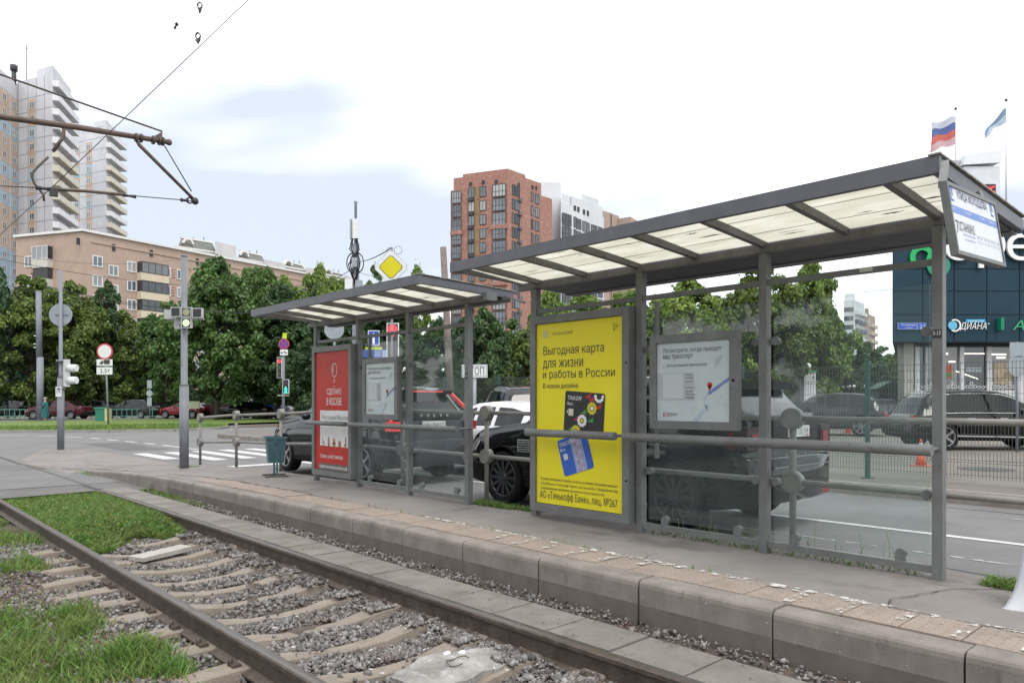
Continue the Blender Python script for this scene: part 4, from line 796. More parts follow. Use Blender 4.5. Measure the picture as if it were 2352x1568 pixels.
# ================================================================ RAILING
rl = thing('guard_railing', 'grey pipe railing with round joint discs along the platform kerb', 'railing', (6.36, 8, ZP))
rys = [-1.0, 1.1, 3.17, 5.27, 7.38, 9.32, 11.35, 13.4, 15.5, 17.57]
XR = 6.38
for y in rys:
    z0 = zplat(y); zt = z0+1.16 if y < 12 else z0+1.1
    G().tube([(XR, y, z0-.03), (XR, y, zt)], .03, 12).obj('railing_post', m_railing, rl)
    for zz in (zt, zt-.57): G().tube([(XR-.045, y, zz), (XR+.05, y, zz)], .095, 24).obj('joint_disc', m_railing, rl); g = G(); 
    for zz in (zt, zt-.57): p = pl(XR-.045); p.par = rl; p.ring(-y, zz, .08, .094, .006, 'disc_rim', m_railing, None, .004, n=20)
for a, b in zip(rys, rys[1:]):
    for dz in (0, -.57):
        za = zplat(a)+(1.16 if a < 12 else 1.1)+dz; zb_ = zplat(b)+(1.16 if b < 12 else 1.1)+dz
        G().tube([(XR, a+.05, za), (XR, b-.05, zb_)], .027, 12).obj('railing_pipe', m_railing, rl)

# ================================================================ LITTER BIN
bt = thing('litter_bin', 'chipped blue-green tilting metal litter bin on a thin stand', 'bin', (5.85, 12.5, .26))
m_bin = mat('bin_enamel', (.07, .17, .19), .6, rgb2=(.045, .1, .115), scale=9, streak=((14, 14, 6), (.12, .055, .03), .64))
R_ = Matrix.Rotation(math.radians(-18), 3, 'Z')
def bv(x, y, z): q = R_ @ Vector((x, y, 0)); return (5.85+q.x, 12.5+q.y, z)
g = G(); g.add([bv(sx*a, sy*b, z) for a, b, z in ((.13, .12, .51), (.165, .17, .94), (.15, .155, .94), (.12, .11, .53)) for sx, sy in ((-1, -1), (1, -1), (1, 1), (-1, 1))],
    [(3, 2, 1, 0)]+[(i, (i+1) % 4, 4+(i+1) % 4, 4+i) for i in range(4)]+[(4+i, 4+(i+1) % 4, 8+(i+1) % 4, 8+i) for i in range(4)]+[(8+i, 8+(i+1) % 4, 12+(i+1) % 4, 12+i) for i in range(4)]+[(12, 13, 14, 15)]); g.obj('bucket', m_bin, bt)
g = G()
for a, b in (((-.18, -.185), (.18, -.185)), ((.18, -.185), (.18, .185)), ((.18, .185), (-.18, .185)), ((-.18, .185), (-.18, -.185))): g.bar(bv(*a, .945), bv(*b, .945), .012, .02)
g.obj('rim', m_bin, bt)
for s in (-1, 1):
    G().bar(bv(0, s*.2, .27), bv(0, s*.2, .85), .025, .025).obj('stand_post', m_bin, bt); G().bar(bv(-.2, s*.2, .275), bv(.2, s*.2, .275), .03, .025, mi=0).obj('foot', m_rail, bt)
G().bar(bv(0, -.2, .4), bv(0, .2, .4), .02, .02).obj('stand_crossbar', m_bin, bt)

# ================================================================ POLES AND SIGNALS NEAR THE JUNCTION
def Wd(px, py, d): x, y = P(px, d); return (x, y, ZZ(py, d))
CR, CU, CN = Vector((C_, -S_, 0)), Vector((0, 0, 1)), Vector((-S_, -C_, 0))   # facing the junction side
def fplane(x, y, z, par, ang=0):
    U = Matrix.Rotation(math.radians(ang), 3, 'Z') @ CR; return Plane((x, y, z), U, (0, 0, 1), par)
# tram signal pole
x, y = P(423, 15.6); zb0 = .17
t = thing('tram_signal_pole', 'grey stepped pole with the white T-shaped tram signal, at the platform end', 'signal', (x, y, zb0))
G().tube([(x, y, zb0-.02), (x, y, 1.92)], .092, 18).obj('lower_pole', m_pole2, t); G().tube([(x, y, 1.92), (x, y, 1.95), (x, y, 4.63)], [.098, .068, .06], 16).obj('upper_pole', m_pole2, t)
G().tube([(x, y, 4.63), (x, y, 4.66)], .066, 16).obj('pole_cap', m_pole2, t)
lampg = mat('lit_tram_lamp', (.75, .95, .6), .4, emit=1.6); lampy = mat('dim_tram_lamp', (.62, .6, .42), .4, emit=.4)
sp = fplane(x, y, 0, t, 0); sp.O = sp.O + CN*.13
def lampbox(P_, u, v, lit, par=None):
    s = .105; P_.slab(u-s, v-s, u+s, v+s, -.05, .03, 'signal_box', m_signgrey, par); b = P_.slab(u-s+.02, v-s+.02, u+s-.02, v+s-.02, .025, .033, 'signal_window', m_dark, par)
    if lit is not None:
        for r, k in ((0, 1), (.022, 6), (.044, 11), (.064, 16)):
            for i in range(k): P_.disc(u+r*math.cos(2*math.pi*i/k), v+r*math.sin(2*math.pi*i/k), .0085, .036, 'lamp_dot', lit, b, n=6)
m_signgrey = mat('signal_casing', (.5, .51, .5), .5, rgb2=(.4, .41, .4), scale=8)
v1, v2 = ZZ(717, 15.5), ZZ(741, 15.5)
lampbox(sp, -.11, v1, None); lampbox(sp, .115, v1-.003, lampy); lampbox(sp, .34, v1-.02, None); lampbox(sp, .11, v2-.01, lampg)
sp.slab(-.42, v1-.13, -.2, v1+.07, -.2, -.12, 'side_casing', m_signgrey); sp.slab(-.21, v2-.12, -.0, v2+.1, -.19, -.12, 'side_casing', m_signgrey)
G().box((x-.1, y-.1, v2-.02), (x+.1, y+.1, v2+.02)).obj('signal_clamp', m_signgrey, t); G().bar(tuple(Vector((x, y, v1-.14))+CR*-.4+CN*-.1), tuple(Vector((x, y, v1-.14))+CR*.44+CN*.06), .03, .03).obj('signal_arm', m_signgrey, t)
# light pole with the round sign seen from behind and a signal seen from the side
x, y = P(139.5, 22.9)
t = thing('signal_pole', 'grey pole carrying the back of a round sign and a side-on traffic light', 'pole', (x, y, .06))
G().tube([(x, y, 0), (x, y, 2.3)], .1, 16).obj('lower_pole', m_pole2, t); G().tube([(x, y, 2.3), (x, y, 2.4), (x, y, ZZ(620, 22.9))], [.09, .055, .045], 14).obj('upper_pole', m_pole, t)
p = fplane(x, y, 0, t, 5); p.O -= p.N*.07; p.disc(-.04, ZZ(722, 22.9), .345, 0, 'round_sign_back', m_signback, thick=.01, n=32)
p.slab(-.2, ZZ(722, 22.9)-.02, .2, ZZ(722, 22.9)+.02, .0, .02, 'sign_brace', m_pole); p.slab(-.07, 2.5-.35, .07, 2.5, .1, .18, 'label_plate', m_white_sign) if 0 else None
zt, zb_ = ZZ(825, 22.9), ZZ(888, 22.9)
g = G(); hp = Vector((x, y, 0))+CR*.17; g.box((hp.x-.09, hp.y-.09, zb_), (hp.x+.09, hp.y+.09, zt)); g.obj('signal_housing', m_signgrey, t)
for zz in (ZZ(845, 22.9), ZZ(873, 22.9)):
    a = hp+Vector((0, 0, zz)); g = G(); g.tube([a+CR*.05, a+CR*.33], [.12, .11], 14); g.obj('signal_hood', m_white_sign, t)
for zz in (zt-.05, zb_-.06): G().tube([(x, y, zz-.03), (x, y, zz+.03)], .13, 12).obj('signal_band', m_pole2, t)
lp = fplane(x, y, 0, t); lp.slab(-.09, ZZ(911, 22.9), .09, ZZ(888, 22.9), .1, .115, 'label_plate', m_white_sign); lp.text('116', -.06, ZZ(902, 22.9), .12, .1, .118, m_ink)
g = G(); g.tube([tuple(Vector((x, y, zz))-CR*(.12+.03*math.sin(zz*5))) for zz in (zt-.1, zt-.4, (zt+zb_)/2, zb_+.3, zb_)], .012, 6); g.obj('cable', m_black, t)
# big round steel pole on the lawn
x, y = P(92, 58); t = thing('catenary_pole', 'tall pale steel catenary pole standing on the lawn beside the person', 'pole', (x, y, .1))
G().tube([(x, y, .1), (x, y, ZZ(820, 58))], .24, 14).obj('lower_pole', m_pole, t); G().tube([(x-.05, y, ZZ(820, 58)), (x-.1, y, ZZ(668, 58))], [.215, .19], 14).obj('upper_pole', m_pole, t)
for py in (771, 790, 798): a = Vector(Wd(92, py, 58)); g = G(); g.tube([a-CR*.5, a+CR*.05], .035, 6); g.obj('pole_bracket', m_sw, t)
# no-trucks sign
D = 46; x, y = P(246, D); t = thing('no_trucks_sign', 'round red-rimmed sign above a truck plate and a 2,5т plate', 'sign', (x, y, .1))
G().tube([(*P(249, D), .1), (*P(242, D), ZZ(790, D))], .06, 10).obj('post', m_pole, t); p = fplane(*P(242, D), 0, t); p.O += p.N*.08
p.disc(0, ZZ(807, D), .5, 0, 'red_rim', flat((.5, .05, .06)), thick=.02, n=28); p.disc(0, ZZ(807, D), .41, .005, 'white_disc', m_white_sign, n=28)
pq = p.slab(-.49, ZZ(840, D), .49, ZZ(825, D), 0, .02, 'truck_plate', m_white_sign); v = ZZ(836, D); p.slab(-.05, v+.02, .33, v+.27, .02, .03, 'truck_body', m_ink, pq); p.poly([(-.3, v+.02), (-.08, v+.02), (-.08, v+.2), (-.18, v+.2), (-.22, v+.12), (-.3, v+.1)], .03, 'truck_cab', m_ink, pq)
for u in (-.2, .08, .22): p.disc(u, v+.01, .045, .035, 'truck_wheel', m_ink, pq, n=10)
pq = p.slab(-.49, ZZ(860, D), .49, ZZ(843, D), 0, .02, 'weight_plate', m_white_sign); p.text('2,5т', -.27, ZZ(857, D), .6, .27, .025, m_ink, pq, .02)
# other signs across the junction
def backsign(px, d, ytop, ybase, plates, label):
    x, y = P(px, d); t = thing('road_sign', label, 'sign', (x, y, ZZ(ybase, d))); G().tube([(x, y, max(.0, ZZ(ybase, d))), (x, y, ZZ(ytop, d))], .04, 8).obj('post', m_pole, t); p = fplane(x, y, 0, t); p.O += p.N*.06
    for kind, py, h, w in plates:
        if kind == 'disc': p.disc(0, ZZ(py, d), h, 0, 'sign_disc', m_signback, thick=.02)
        else: p.slab(-w, ZZ(py, d)-h, w, ZZ(py, d)+h, -.02, 0, 'sign_plate', m_signback)
backsign(344, 52, 873, 960, (('slab', 882, .28, .16), ('disc', 903, .22, 0), ('slab', 922, .3, .16)), 'narrow sign post with grey plates and disc seen from behind above the dark hatchback')
backsign(502, 62, 895, 958, (('slab', 892, .25, .2), ('slab', 904, .2, .3)), 'thin post with small plates under the big dark tree')
# traffic light with tow plate, red on, walking man green
D = 40; x, y = P(651, D); t = thing('traffic_light', 'far traffic light showing red with a green walking man below the tow-truck plate', 'traffic light', (x, y, 0))
G().tube([(x, y, 0), (x, y, ZZ(772, D))], .075, 10).obj('post', m_pole, t); p = fplane(x, y, 0, t); p.O += p.N*.12
m_sigblk = flat((.03, .03, .032), .5); redl = mat('red_light', (.9, .04, .05), .4, emit=1.1); grl = mat('green_light', (.03, .8, .5), .4, emit=1.0)
hb = p.slab(-.28, ZZ(868, D), -.02, ZZ(821, D), 0, .1, 'signal_head', m_white_sign); p.slab(-.26, ZZ(867, D), -.04, ZZ(822, D), .1, .11, 'signal_face', m_sigblk, hb)
p.disc(-.15, ZZ(830, D), .1, .12, 'red_lamp', redl, hb)
for py in (844, 858): p.disc(-.15, ZZ(py, D), .09, .12, 'dark_lamp', flat((.06, .06, .06)), hb)
hb = p.slab(.03, ZZ(904, D), .36, ZZ(871, D), 0, .1, 'pedestrian_head', m_white_sign); p.slab(.05, ZZ(903, D), .34, ZZ(872, D), .1, .11, 'pedestrian_face', m_sigblk, hb)
c = ZZ(895, D); p.disc(.2, c+.14, .035, .12, 'walking_man_head', grl, hb, n=10); p.poly([(.15, c+.1), (.25, c+.1), (.29, c-.02), (.25, c+.01), (.24, c-.04), (.3, c-.19), (.24, c-.19), (.2, c-.08), (.16, c-.19), (.1, c-.19), (.16, c-.04), (.15, c+.02), (.11, c-.02)], .12, 'walking_man', grl, hb)
for py in (880,): p.disc(.2, ZZ(py, D), .06, .12, 'dark_lamp', flat((.07, .06, .06)), hb)
p.slab(-.14, ZZ(816, D), .3-.02, ZZ(803, D), 0, .02, 'tow_plate', m_white_sign); v = ZZ(813, D); p.poly([(-.1, v+.02), (.0, v+.02), (.0, v+.1), (-.1, v+.1)], .025, 'tow_car', m_ink); p.poly([(.04, v+.1), (.2, v+.01), (.24, v+.06), (.08, v+.15)], .025, 'tow_hook', m_ink)
u, v = .06, ZZ(790, D); p.disc(u, v, .29, .0, 'no_stopping_rim', flat((.5, .04, .05)), thick=.02); p.disc(u, v, .235, .005, 'no_stopping_field', flat((.03, .06, .35)))
for a in (45, 135): ca, sa = math.cos(math.radians(a)), math.sin(math.radians(a)); p.poly([(u+ca*.24-sa*.03, v+sa*.24+ca*.03), (u-ca*.24-sa*.03, v-sa*.24+ca*.03), (u-ca*.24+sa*.03, v-sa*.24-ca*.03), (u+ca*.24+sa*.03, v+sa*.24-ca*.03)], .008, 'cross_bar', flat((.5, .04, .05)))
p.slab(.0, ZZ(778, D), .22, ZZ(765, D), 0, .02, 'yellow_backing', flat((.5, .6, .02)))
p.slab(-.28, ZZ(909, D), .35, ZZ(907, D), 0, .03, 'sign_arm', flat((.5, .48, .4)))
# main-road diamond
D = 23.2; x, y = P(900, D); t = thing('main_road_sign', 'yellow and white diamond priority sign above the farther shelter roof', 'sign', (x, y, .25)); p = fplane(x, y, 0, t)
G().tube([(x, y, .25), (x, y, ZZ(568, D))], .035, 10).obj('post', m_pole, t); p.O += p.N*.05; v = ZZ(614, D); u = -.02
def dia(r, l, nm, m, th=0):
    k = []; c = .12*r
    for a, b in ((1, 0), (0, 1), (-1, 0), (0, -1)): k += [(u+a*(r-c)-b*c*(-1), v+b*(r-c)-a*c), (u+a*(r-c)-b*c, v+b*(r-c)+a*c)]
    k = [(u+a*(r-c)+s*(-b)*c, v+b*(r-c)+s*a*c) for a, b in ((1, 0), (0, 1), (-1, 0), (0, -1)) for s in (-1, 1)]
    return p.poly(k, l, nm, m, None, th)
dia(.575, .0, 'sign_back', m_signback, .02); dia(.56, .003, 'white_diamond', m_white_sign); dia(.40, .006, 'black_line', m_ink); dia(.375, .009, 'yellow_diamond', flat((.62, .55, .0)))
for du, r in ((-.07, .09), (.2, .13)): p.ring(du, ZZ(575, D), r-.012, r, -.02, 'wire_coil', m_dark, None, .01, n=18)
# white plate СТОП
D = 20.3; x, y = P(1090, D); t = thing('stop_line_sign', 'white plate reading СТОП on a pale post between the shelters', 'sign', (x, y, .25)); p = fplane(x, y, 0, t, 4)
G().tube([(x, y, .25), (x, y, ZZ(845, D))], .05, 12).obj('post', m_signback, t); p.O += p.N*.07
bp = p.slab(-.35, ZZ(867, D), .35, ZZ(837, D), -.015, 0, 'plate', m_white_sign); p.slab(-.325, ZZ(866, D)+.02, .325, ZZ(838, D)-.02, .0, .002, 'black_border', m_ink, bp); p.slab(-.315, ZZ(866, D)+.03, .315, ZZ(838, D)-.03, .002, .004, 'white_field', m_white_sign, bp); p.text('СТОП', -.26, ZZ(861, D), .52, .22, .006, m_ink, bp, .03)
# signs seen through the farther shelter
D = 26; x, y = P(859, D); t = thing('one_way_sign', 'blue one-way arrow sign over blue direction plates behind the shelter glass', 'sign', (x, y, .25)); p = fplane(x, y, 0, t)
G().tube([(x, y, .25), (x, y, ZZ(765, D))], .04, 10).obj('post', m_pole, t); p.O += p.N*.06; b = flat((.02, .08, .42))
q = p.slab(-.2, ZZ(794, D), .2, ZZ(759, D), -.01, 0, 'white_edge', m_sw); p.slab(-.175, ZZ(794, D)+.025, .175, ZZ(759, D)-.025, 0, .004, 'blue_field', b, q); v = ZZ(777, D)
p.poly([(-.04, v-.22), (.04, v-.22), (.04, v+.05), (.1, v+.03), (0, v+.2), (-.1, v+.03), (-.04, v+.05)], .008, 'arrow', m_sw, q)
p.slab(-.3, ZZ(806, D), .3, ZZ(797, D), -.01, -.004, 'yellow_backing', flat((.5, .6, .02))); q = p.slab(-.38, ZZ(821, D), .58, ZZ(803, D), -.004, .003, 'direction_plate', flat((.05, .1, .36)))
for i in range(5): p.slab(-.0, ZZ(806+i*2.8, D), .25, ZZ(807+i*2.8, D), .003, .005, 'white_line', flat((.4, .45, .6)), q)
p.slab(.3, ZZ(820, D), .56, ZZ(804, D), .003, .004, 'side_plate', flat((.3, .36, .6)), q)
D = 24; x, y = P(903, D); t = thing('traffic_light', 'white-framed traffic light showing red behind the farther shelter beam', 'traffic light', (x, y, .25)); p = fplane(x, y, 0, t)
G().tube([(x, y, .25), (x, y, ZZ(800, D))], .05, 10).obj('post', m_pole, t); p.O += p.N*.08; q = p.slab(-.2, ZZ(842, D), .2, ZZ(742, D), -.02, 0, 'backboard', m_sw); p.slab(-.165, ZZ(841, D), .165, ZZ(744, D), 0, .02, 'signal_face', flat((.07, .06, .065)), q)
p.disc(-.01, ZZ(756, D), .15, .03, 'red_lamp', redl, q); p.disc(.01, ZZ(768, D), .06, .03, 'red_lamp', redl, q, n=10)
for py, cc in ((785, .05), (810, .05)): p.disc(0, ZZ(py, D), .13, .03, 'dark_lamp', flat((cc, cc, cc)), q)
D = 27; x, y = P(768, D); t = thing('road_sign', 'back of a round grey sign half hidden under the farther shelter roof', 'sign', (x, y, .25)); p = fplane(x, y, 0, t); G().tube([(x, y, .25), (x, y, ZZ(755, D))], .04, 8).obj('post', m_pole, t); p.O += p.N*.05; p.disc(0, ZZ(757, D), .36, 0, 'sign_disc', m_signback, thick=.02)
# sign backs at the right edge
D = 19.5; x, y = P(2336, D); t = thing('road_sign', 'square and round grey sign backs at the shop front edge', 'sign', (x, y, .25)); p = fplane(x, y, 0, t); G().tube([(x, y, .25), (x, y, ZZ(785, D))], .035, 8).obj('post', m_pole, t); p.O += p.N*.05
p.slab(-.22, ZZ(821, D), .2, ZZ(786, D), -.015, 0, 'sign_plate', m_signback); p.disc(.0, ZZ(841, D), .28, 0, 'sign_disc', m_signback, thick=.015)
# white curled sheet at the right edge
t = thing('plastic_sheet', 'white curled plastic sheet hanging at the right edge above the platform', 'sheet', (5.0, 1.0, .35))
g = G(); n = 14; m_ = 16
base = P(2362, 4.72)
for j in range(m_+1):
    v = j/m_; z = .13+.28+v*.85 if 0 else lerp(ZZ(1412, 4.7), ZZ(1120, 4.7), v); off = lerp(-.17, .03, min(1, v*1.1)**.7)+.012*math.sin(v*9)
    for i in range(n+1):
        a = i/n*math.pi*1.35; r = .11*(1-.25*v); c = Vector((base[0], base[1], 0))
        q = c + CR*(off+.11 - r*math.cos(a)*(1+.3*(1-v)**6)) + CN*(r*math.sin(a)*.9); g.v.append((q.x, q.y, z + (.03*math.cos(a*1.1) if j == 0 else 0)))
for j in range(m_):
    for i in range(n): g.f.append((j*(n+1)+i, j*(n+1)+i+1, (j+1)*(n+1)+i+1, (j+1)*(n+1)+i)); g.m.append(0); g.sm.append(True)
o = g.obj('sheet', mat('white_plastic', (.75, .76, .8), .35, var=.05, trans=.3), t, recalc=False); md = o.modifiers.new('s', 'SOLIDIFY'); md.thickness = .004

# ================================================================ VEHICLES
def paint(name, rgb, coat=.8, rough=.5, metal=0): return mat(name, rgb, rough, metal=metal, var=.04, coat=coat, spec=.0)
m_chrome = flat((.6, .6, .6), .2, metal=1)
m_rim = flat((.3, .3, .31), .35, metal=.8); m_rimd = mat('dark_rim', (.09, .092, .1), .35, metal=.7)
m_tail = mat('tail_lamp', (.28, .012, .014), .25, var=.5, scale=14, emit=.04, coat=.5); m_tailon = mat('tail_lamp_lit', (.7, .04, .04), .3, var=.6, scale=16, emit=.55)
m_head = flat((.5, .53, .55), .15); m_trim = flat((.014, .014, .015), .6, spec=.2); m_plate = flat((.62, .63, .62), .5)
# profiles: x is forward from the rear bumper (0..1 of length)
SUV = dict(top=[(0, .60), (.012, .78), (.03, 1.02), (.05, 1.08), (.105, 1.60), (.15, 1.76), (.25, 1.82), (.42, 1.84), (.52, 1.80), (.60, 1.66), (.72, 1.19), (.80, 1.13), (.92, 1.04), (.965, .93), (.99, .74), (1, .60)],
           belt=[(0, .58), (.03, .95), (.06, 1.06), (.3, 1.10), (.72, 1.08), (.9, .96), (.97, .85), (1, .58)],
           bot=[(0, .42), (.03, .33), (.12, .27), (.88, .25), (.96, .29), (1, .40)],
           hw=[(0, .80), (.02, .88), (.06, .945), (.2, .965), (.84, .96), (.94, .92), (.98, .85), (1, .72)],
           hwt=[(0, .62), (.05, .70), (.12, .67), (.4, .70), (.6, .70), (.72, .75), (.9, .70), (1, .55)], wheels=(.2, .8), wr=.385, side=(.135, .66), rear=(.052, .108), ws=(.595, .705), pill=(.3, .475))
LUX = dict(SUV, top=[(0, .60), (.006, .88), (.014, 1.12), (.035, 1.34), (.05, 1.40), (.105, 1.70), (.15, 1.79), (.25, 1.83), (.42, 1.84), (.52, 1.80), (.60, 1.66), (.72, 1.21), (.80, 1.16), (.92, 1.09), (.965, .98), (.99, .78), (1, .60)], belt=[(0, .58), (.03, 1.05), (.06, 1.14), (.3, 1.15), (.72, 1.12), (.9, 1.0), (.97, .88), (1, .58)], rear=(.052, .108))
HATCH = dict(top=[(0, .62), (.015, .85), (.04, .98), (.07, 1.05), (.15, 1.36), (.24, 1.46), (.4, 1.49), (.5, 1.46), (.57, 1.36), (.70, 1.02), (.80, .95), (.92, .86), (.965, .76), (.99, .64), (1, .5)],
             belt=[(0, .58), (.04, .90), (.3, .95), (.7, .93), (.9, .80), (.97, .7), (1, .48)], bot=[(0, .36), (.05, .24), (.95, .2), (1, .34)],
             hw=[(0, .72), (.03, .83), (.1, .88), (.5, .89), (.85, .87), (.95, .80), (1, .58)], hwt=[(0, .5), (.1, .58), (.3, .60), (.5, .60), (.7, .68), (.9, .64), (1, .45)], wheels=(.19, .81), wr=.32, side=(.16, .63), rear=(.07, .15), ws=(.565, .685), pill=(.34, .47))
SEDAN = dict(HATCH, top=[(0, .6), (.012, .85), (.03, .99), (.15, 1.04), (.29, 1.38), (.38, 1.45), (.5, 1.46), (.57, 1.38), (.71, 1.01), (.80, .95), (.92, .86), (.965, .76), (.99, .64), (1, .5)], rear=(.16, .285), side=(.25, .64), pill=(.4, .49))
def car_body_mesh(pf, L, W, H, pm):
    """closed lofted shell; material slots 0 paint, 1 side glass, 2 rear glass, 3 windscreen, 4 lower trim"""
    kx = sorted(set([round(i/40, 4) for i in range(41)]+[a for k in ('top',) for a, b in pf[k]]+list(pf['side'])+list(pf['rear'])+list(pf['ws'])+[pf['pill'][0]-.012, pf['pill'][0]+.012, pf['pill'][1]-.012, pf['pill'][1]+.012]))
    kx = [x for i, x in enumerate(kx) if i == 0 or x-kx[i-1] > .004]
    hs = H/max(b for a, b in pf['top']); ws = W/2/max(b for a, b in pf['hw']); g = G(); secs = []
    for t in kx:
        zt, zbelt, z0 = interp(t, pf['top'])*hs, interp(t, pf['belt'])*hs, interp(t, pf['bot']); w, wt = interp(t, pf['hw'])*ws, interp(t, pf['hwt'])*ws
        zbelt = min(zbelt, zt-.035); z0 = min(z0, zbelt-.08); gh = max(0, min(1, (zt-zbelt-.1)/.3)); wt_ = lerp(w*.88, wt, gh)
        m = z0+(zbelt-z0)*.42
        half = [(w*.86, z0), (w*.965, z0+.04), (w*.985, z0+.12), (w, m), (w*1.0, lerp(m, zbelt, .6)), (w*.975, zbelt-.03), (w*.955, zbelt), (lerp(w*.94, wt_, .12), zbelt+(zt-zbelt)*.12), (lerp(w*.93, wt_, .8), zbelt+(zt-zbelt)*.80), (lerp(w*.9, wt_, .97), zbelt+(zt-zbelt)*.93), (wt_*.86, zt-.012*gh-.004), (wt_*.45, zt), (0, zt+.004)]
        sec = [(L*t-L/2, a, b) for a, b in half]+[(L*t-L/2, -a, b) for a, b in half[-2::-1]]; secs.append(sec)
    n = len(secs[0]); nh = 12
    for s in secs: g.v += s
    for i in range(len(secs)-1):
        tm = (kx[i]+kx[i+1])/2
        for k in range(n):
            k2 = (k+1) % n; mi = 0; kk = k if k < nh else (2*nh-1-k)
            if kk < 0: kk = 99
            if kk <= 1 or k == n-1: mi = 4
            if kk == 7 and pf['side'][0] < tm < pf['side'][1] and all(abs(tm-q) > .012 for q in pf['pill']): mi = 1
            if kk in (10, 11) and pf['rear'][0] < tm < pf['rear'][1]: mi = 2
            if kk in (9, 10, 11) and pf['ws'][0] < tm < pf['ws'][1]: mi = 3
            g.f.append((i*n+k, i*n+k2, (i+1)*n+k2, (i+1)*n+k)); g.m.append(mi); g.sm.append(True)
    g.f += [tuple(range(n)), tuple((len(secs)-1)*n+k for k in range(n))[::-1]]; g.m += [4, 4]; g.sm += [False]*2
    me = g.mesh('shell', [pm, m_carglass, m_carglass, m_carglass, m_trim])
    bm = bmesh.new(); bm.from_mesh(me); bmesh.ops.recalc_face_normals(bm, faces=bm.faces); bm.to_mesh(me); bm.free()
    o = bpy.data.objects.new('tmp', me); COL.objects.link(o); cg = G()
    for t in pf['wheels']:
        for s in (-1, 1): cg.tube([(L*t-L/2, s*(W/2-.30), pf['wr']*pf.get('sc', 1)), (L*t-L/2, s*(W/2+.25), pf['wr']*pf.get('sc', 1))], pf['wr']*pf.get('sc', 1)+.055, 28)
    cm = cg.mesh('cut', m_trim); bm = bmesh.new(); bm.from_mesh(cm); bmesh.ops.recalc_face_normals(bm, faces=bm.faces); bm.to_mesh(cm); bm.free()
    c = bpy.data.objects.new('cut', cm); COL.objects.link(c)
    md = o.modifiers.new('b', 'BOOLEAN'); md.operation = 'DIFFERENCE'; md.object = c; md.solver = 'EXACT'
    try: md.material_mode = 'TRANSFER'
    except Exception: pass
    dg = bpy.context.evaluated_depsgraph_get(); dg.update(); ev = o.evaluated_get(dg); r = bpy.data.meshes.new_from_object(ev)
    bpy.data.objects.remove(o); bpy.data.objects.remove(c); return r
def split_mesh(me, keep):
    """faces whose material index passes keep, as a new mesh"""
    vs = [v.co.copy() for v in me.vertices]; g = G(); mp_ = {}; tot = max(1, len(me.materials))
    for p in me.polygons:
        if keep(p):
            ix = []
            for v in p.vertices:
                if v not in mp_: mp_[v] = len(g.v); g.v.append(tuple(vs[v]))
                ix.append(mp_[v])
            g.f.append(tuple(ix)); g.m.append(0); g.sm.append(p.use_smooth)
    return g
WH = {}
def wheel_parts(r, w, dark, spokes=10):
    key = (r, w, dark, spokes)
    if key in WH: return WH[key]
    g = G(); prof = [(r*.70, w*.42), (r*.76, w*.5), (r*.93, w*.5), (r*.985, w*.42), (r, w*.3), (r, -w*.3), (r*.985, -w*.42), (r*.93, -w*.5), (r*.7, -w*.5)]; n = 36
    for a, b in prof:
        for k in range(n): t = 2*math.pi*k/n; g.v.append((a*math.cos(t), b, a*math.sin(t)))
    for i in range(len(prof)-1):
        for k in range(n): g.f.append((i*n+k, i*n+(k+1) % n, (i+1)*n+(k+1) % n, (i+1)*n+k)); g.m.append(0); g.sm.append(True)
    tyre = g.mesh('tyre', m_tyre)
    g = G(); R = r*.715; mt = m_rimd if dark else m_rim
    g.tube([(0, w*.36, 0), (0, w*.10, 0)], R*.99, 36, mi=1); 
    prof = [(R, w*.1), (R*1.0, w*.46), (R*.93, w*.47), (R*.91, w*.36)]; o = len(g.v)
    for a, b in prof:
        for k in range(n): t = 2*math.pi*k/n; g.v.append((a*math.cos(t), b, a*math.sin(t)))
    for i in range(3):
        for k in range(n): g.f.append((o+i*n+k, o+i*n+(k+1) % n, o+(i+1)*n+(k+1) % n, o+(i+1)*n+k)); g.m.append(0); g.sm.append(True)
    for k in range(spokes):
        t = 2*math.pi*k/spokes; c, s = math.cos(t), math.sin(t); w0, w1 = R*.075, R*(.07 if spokes > 8 else .13)
        vs = []
        for rr, ww, yy in ((R*.16, w0, w*.42), (R*.93, w1, w*.455)):
            for sgn, y in ((-1, yy), (1, yy), (1, yy-w*.14), (-1, yy-w*.14)): vs.append((rr*c-sgn*ww*s, y, rr*s+sgn*ww*c))
        g.add(vs, [(0, 1, 5, 4), (1, 2, 6, 5), (3, 0, 4, 7), (2, 3, 7, 6), (0, 3, 2, 1), (4, 5, 6, 7)])
    g.tube([(0, w*.3, 0), (0, w*.47, 0)], R*.24, 16)
    for k in range(5): t = 2*math.pi*k/5; g.tube([(R*.15*math.cos(t), w*.47, R*.15*math.sin(t)), (R*.15*math.cos(t), w*.478, R*.15*math.sin(t))], R*.035, 6, mi=1)
    rim = g.mesh('rim', [mt, m_black]); WH[key] = (tyre, rim); return WH[key]
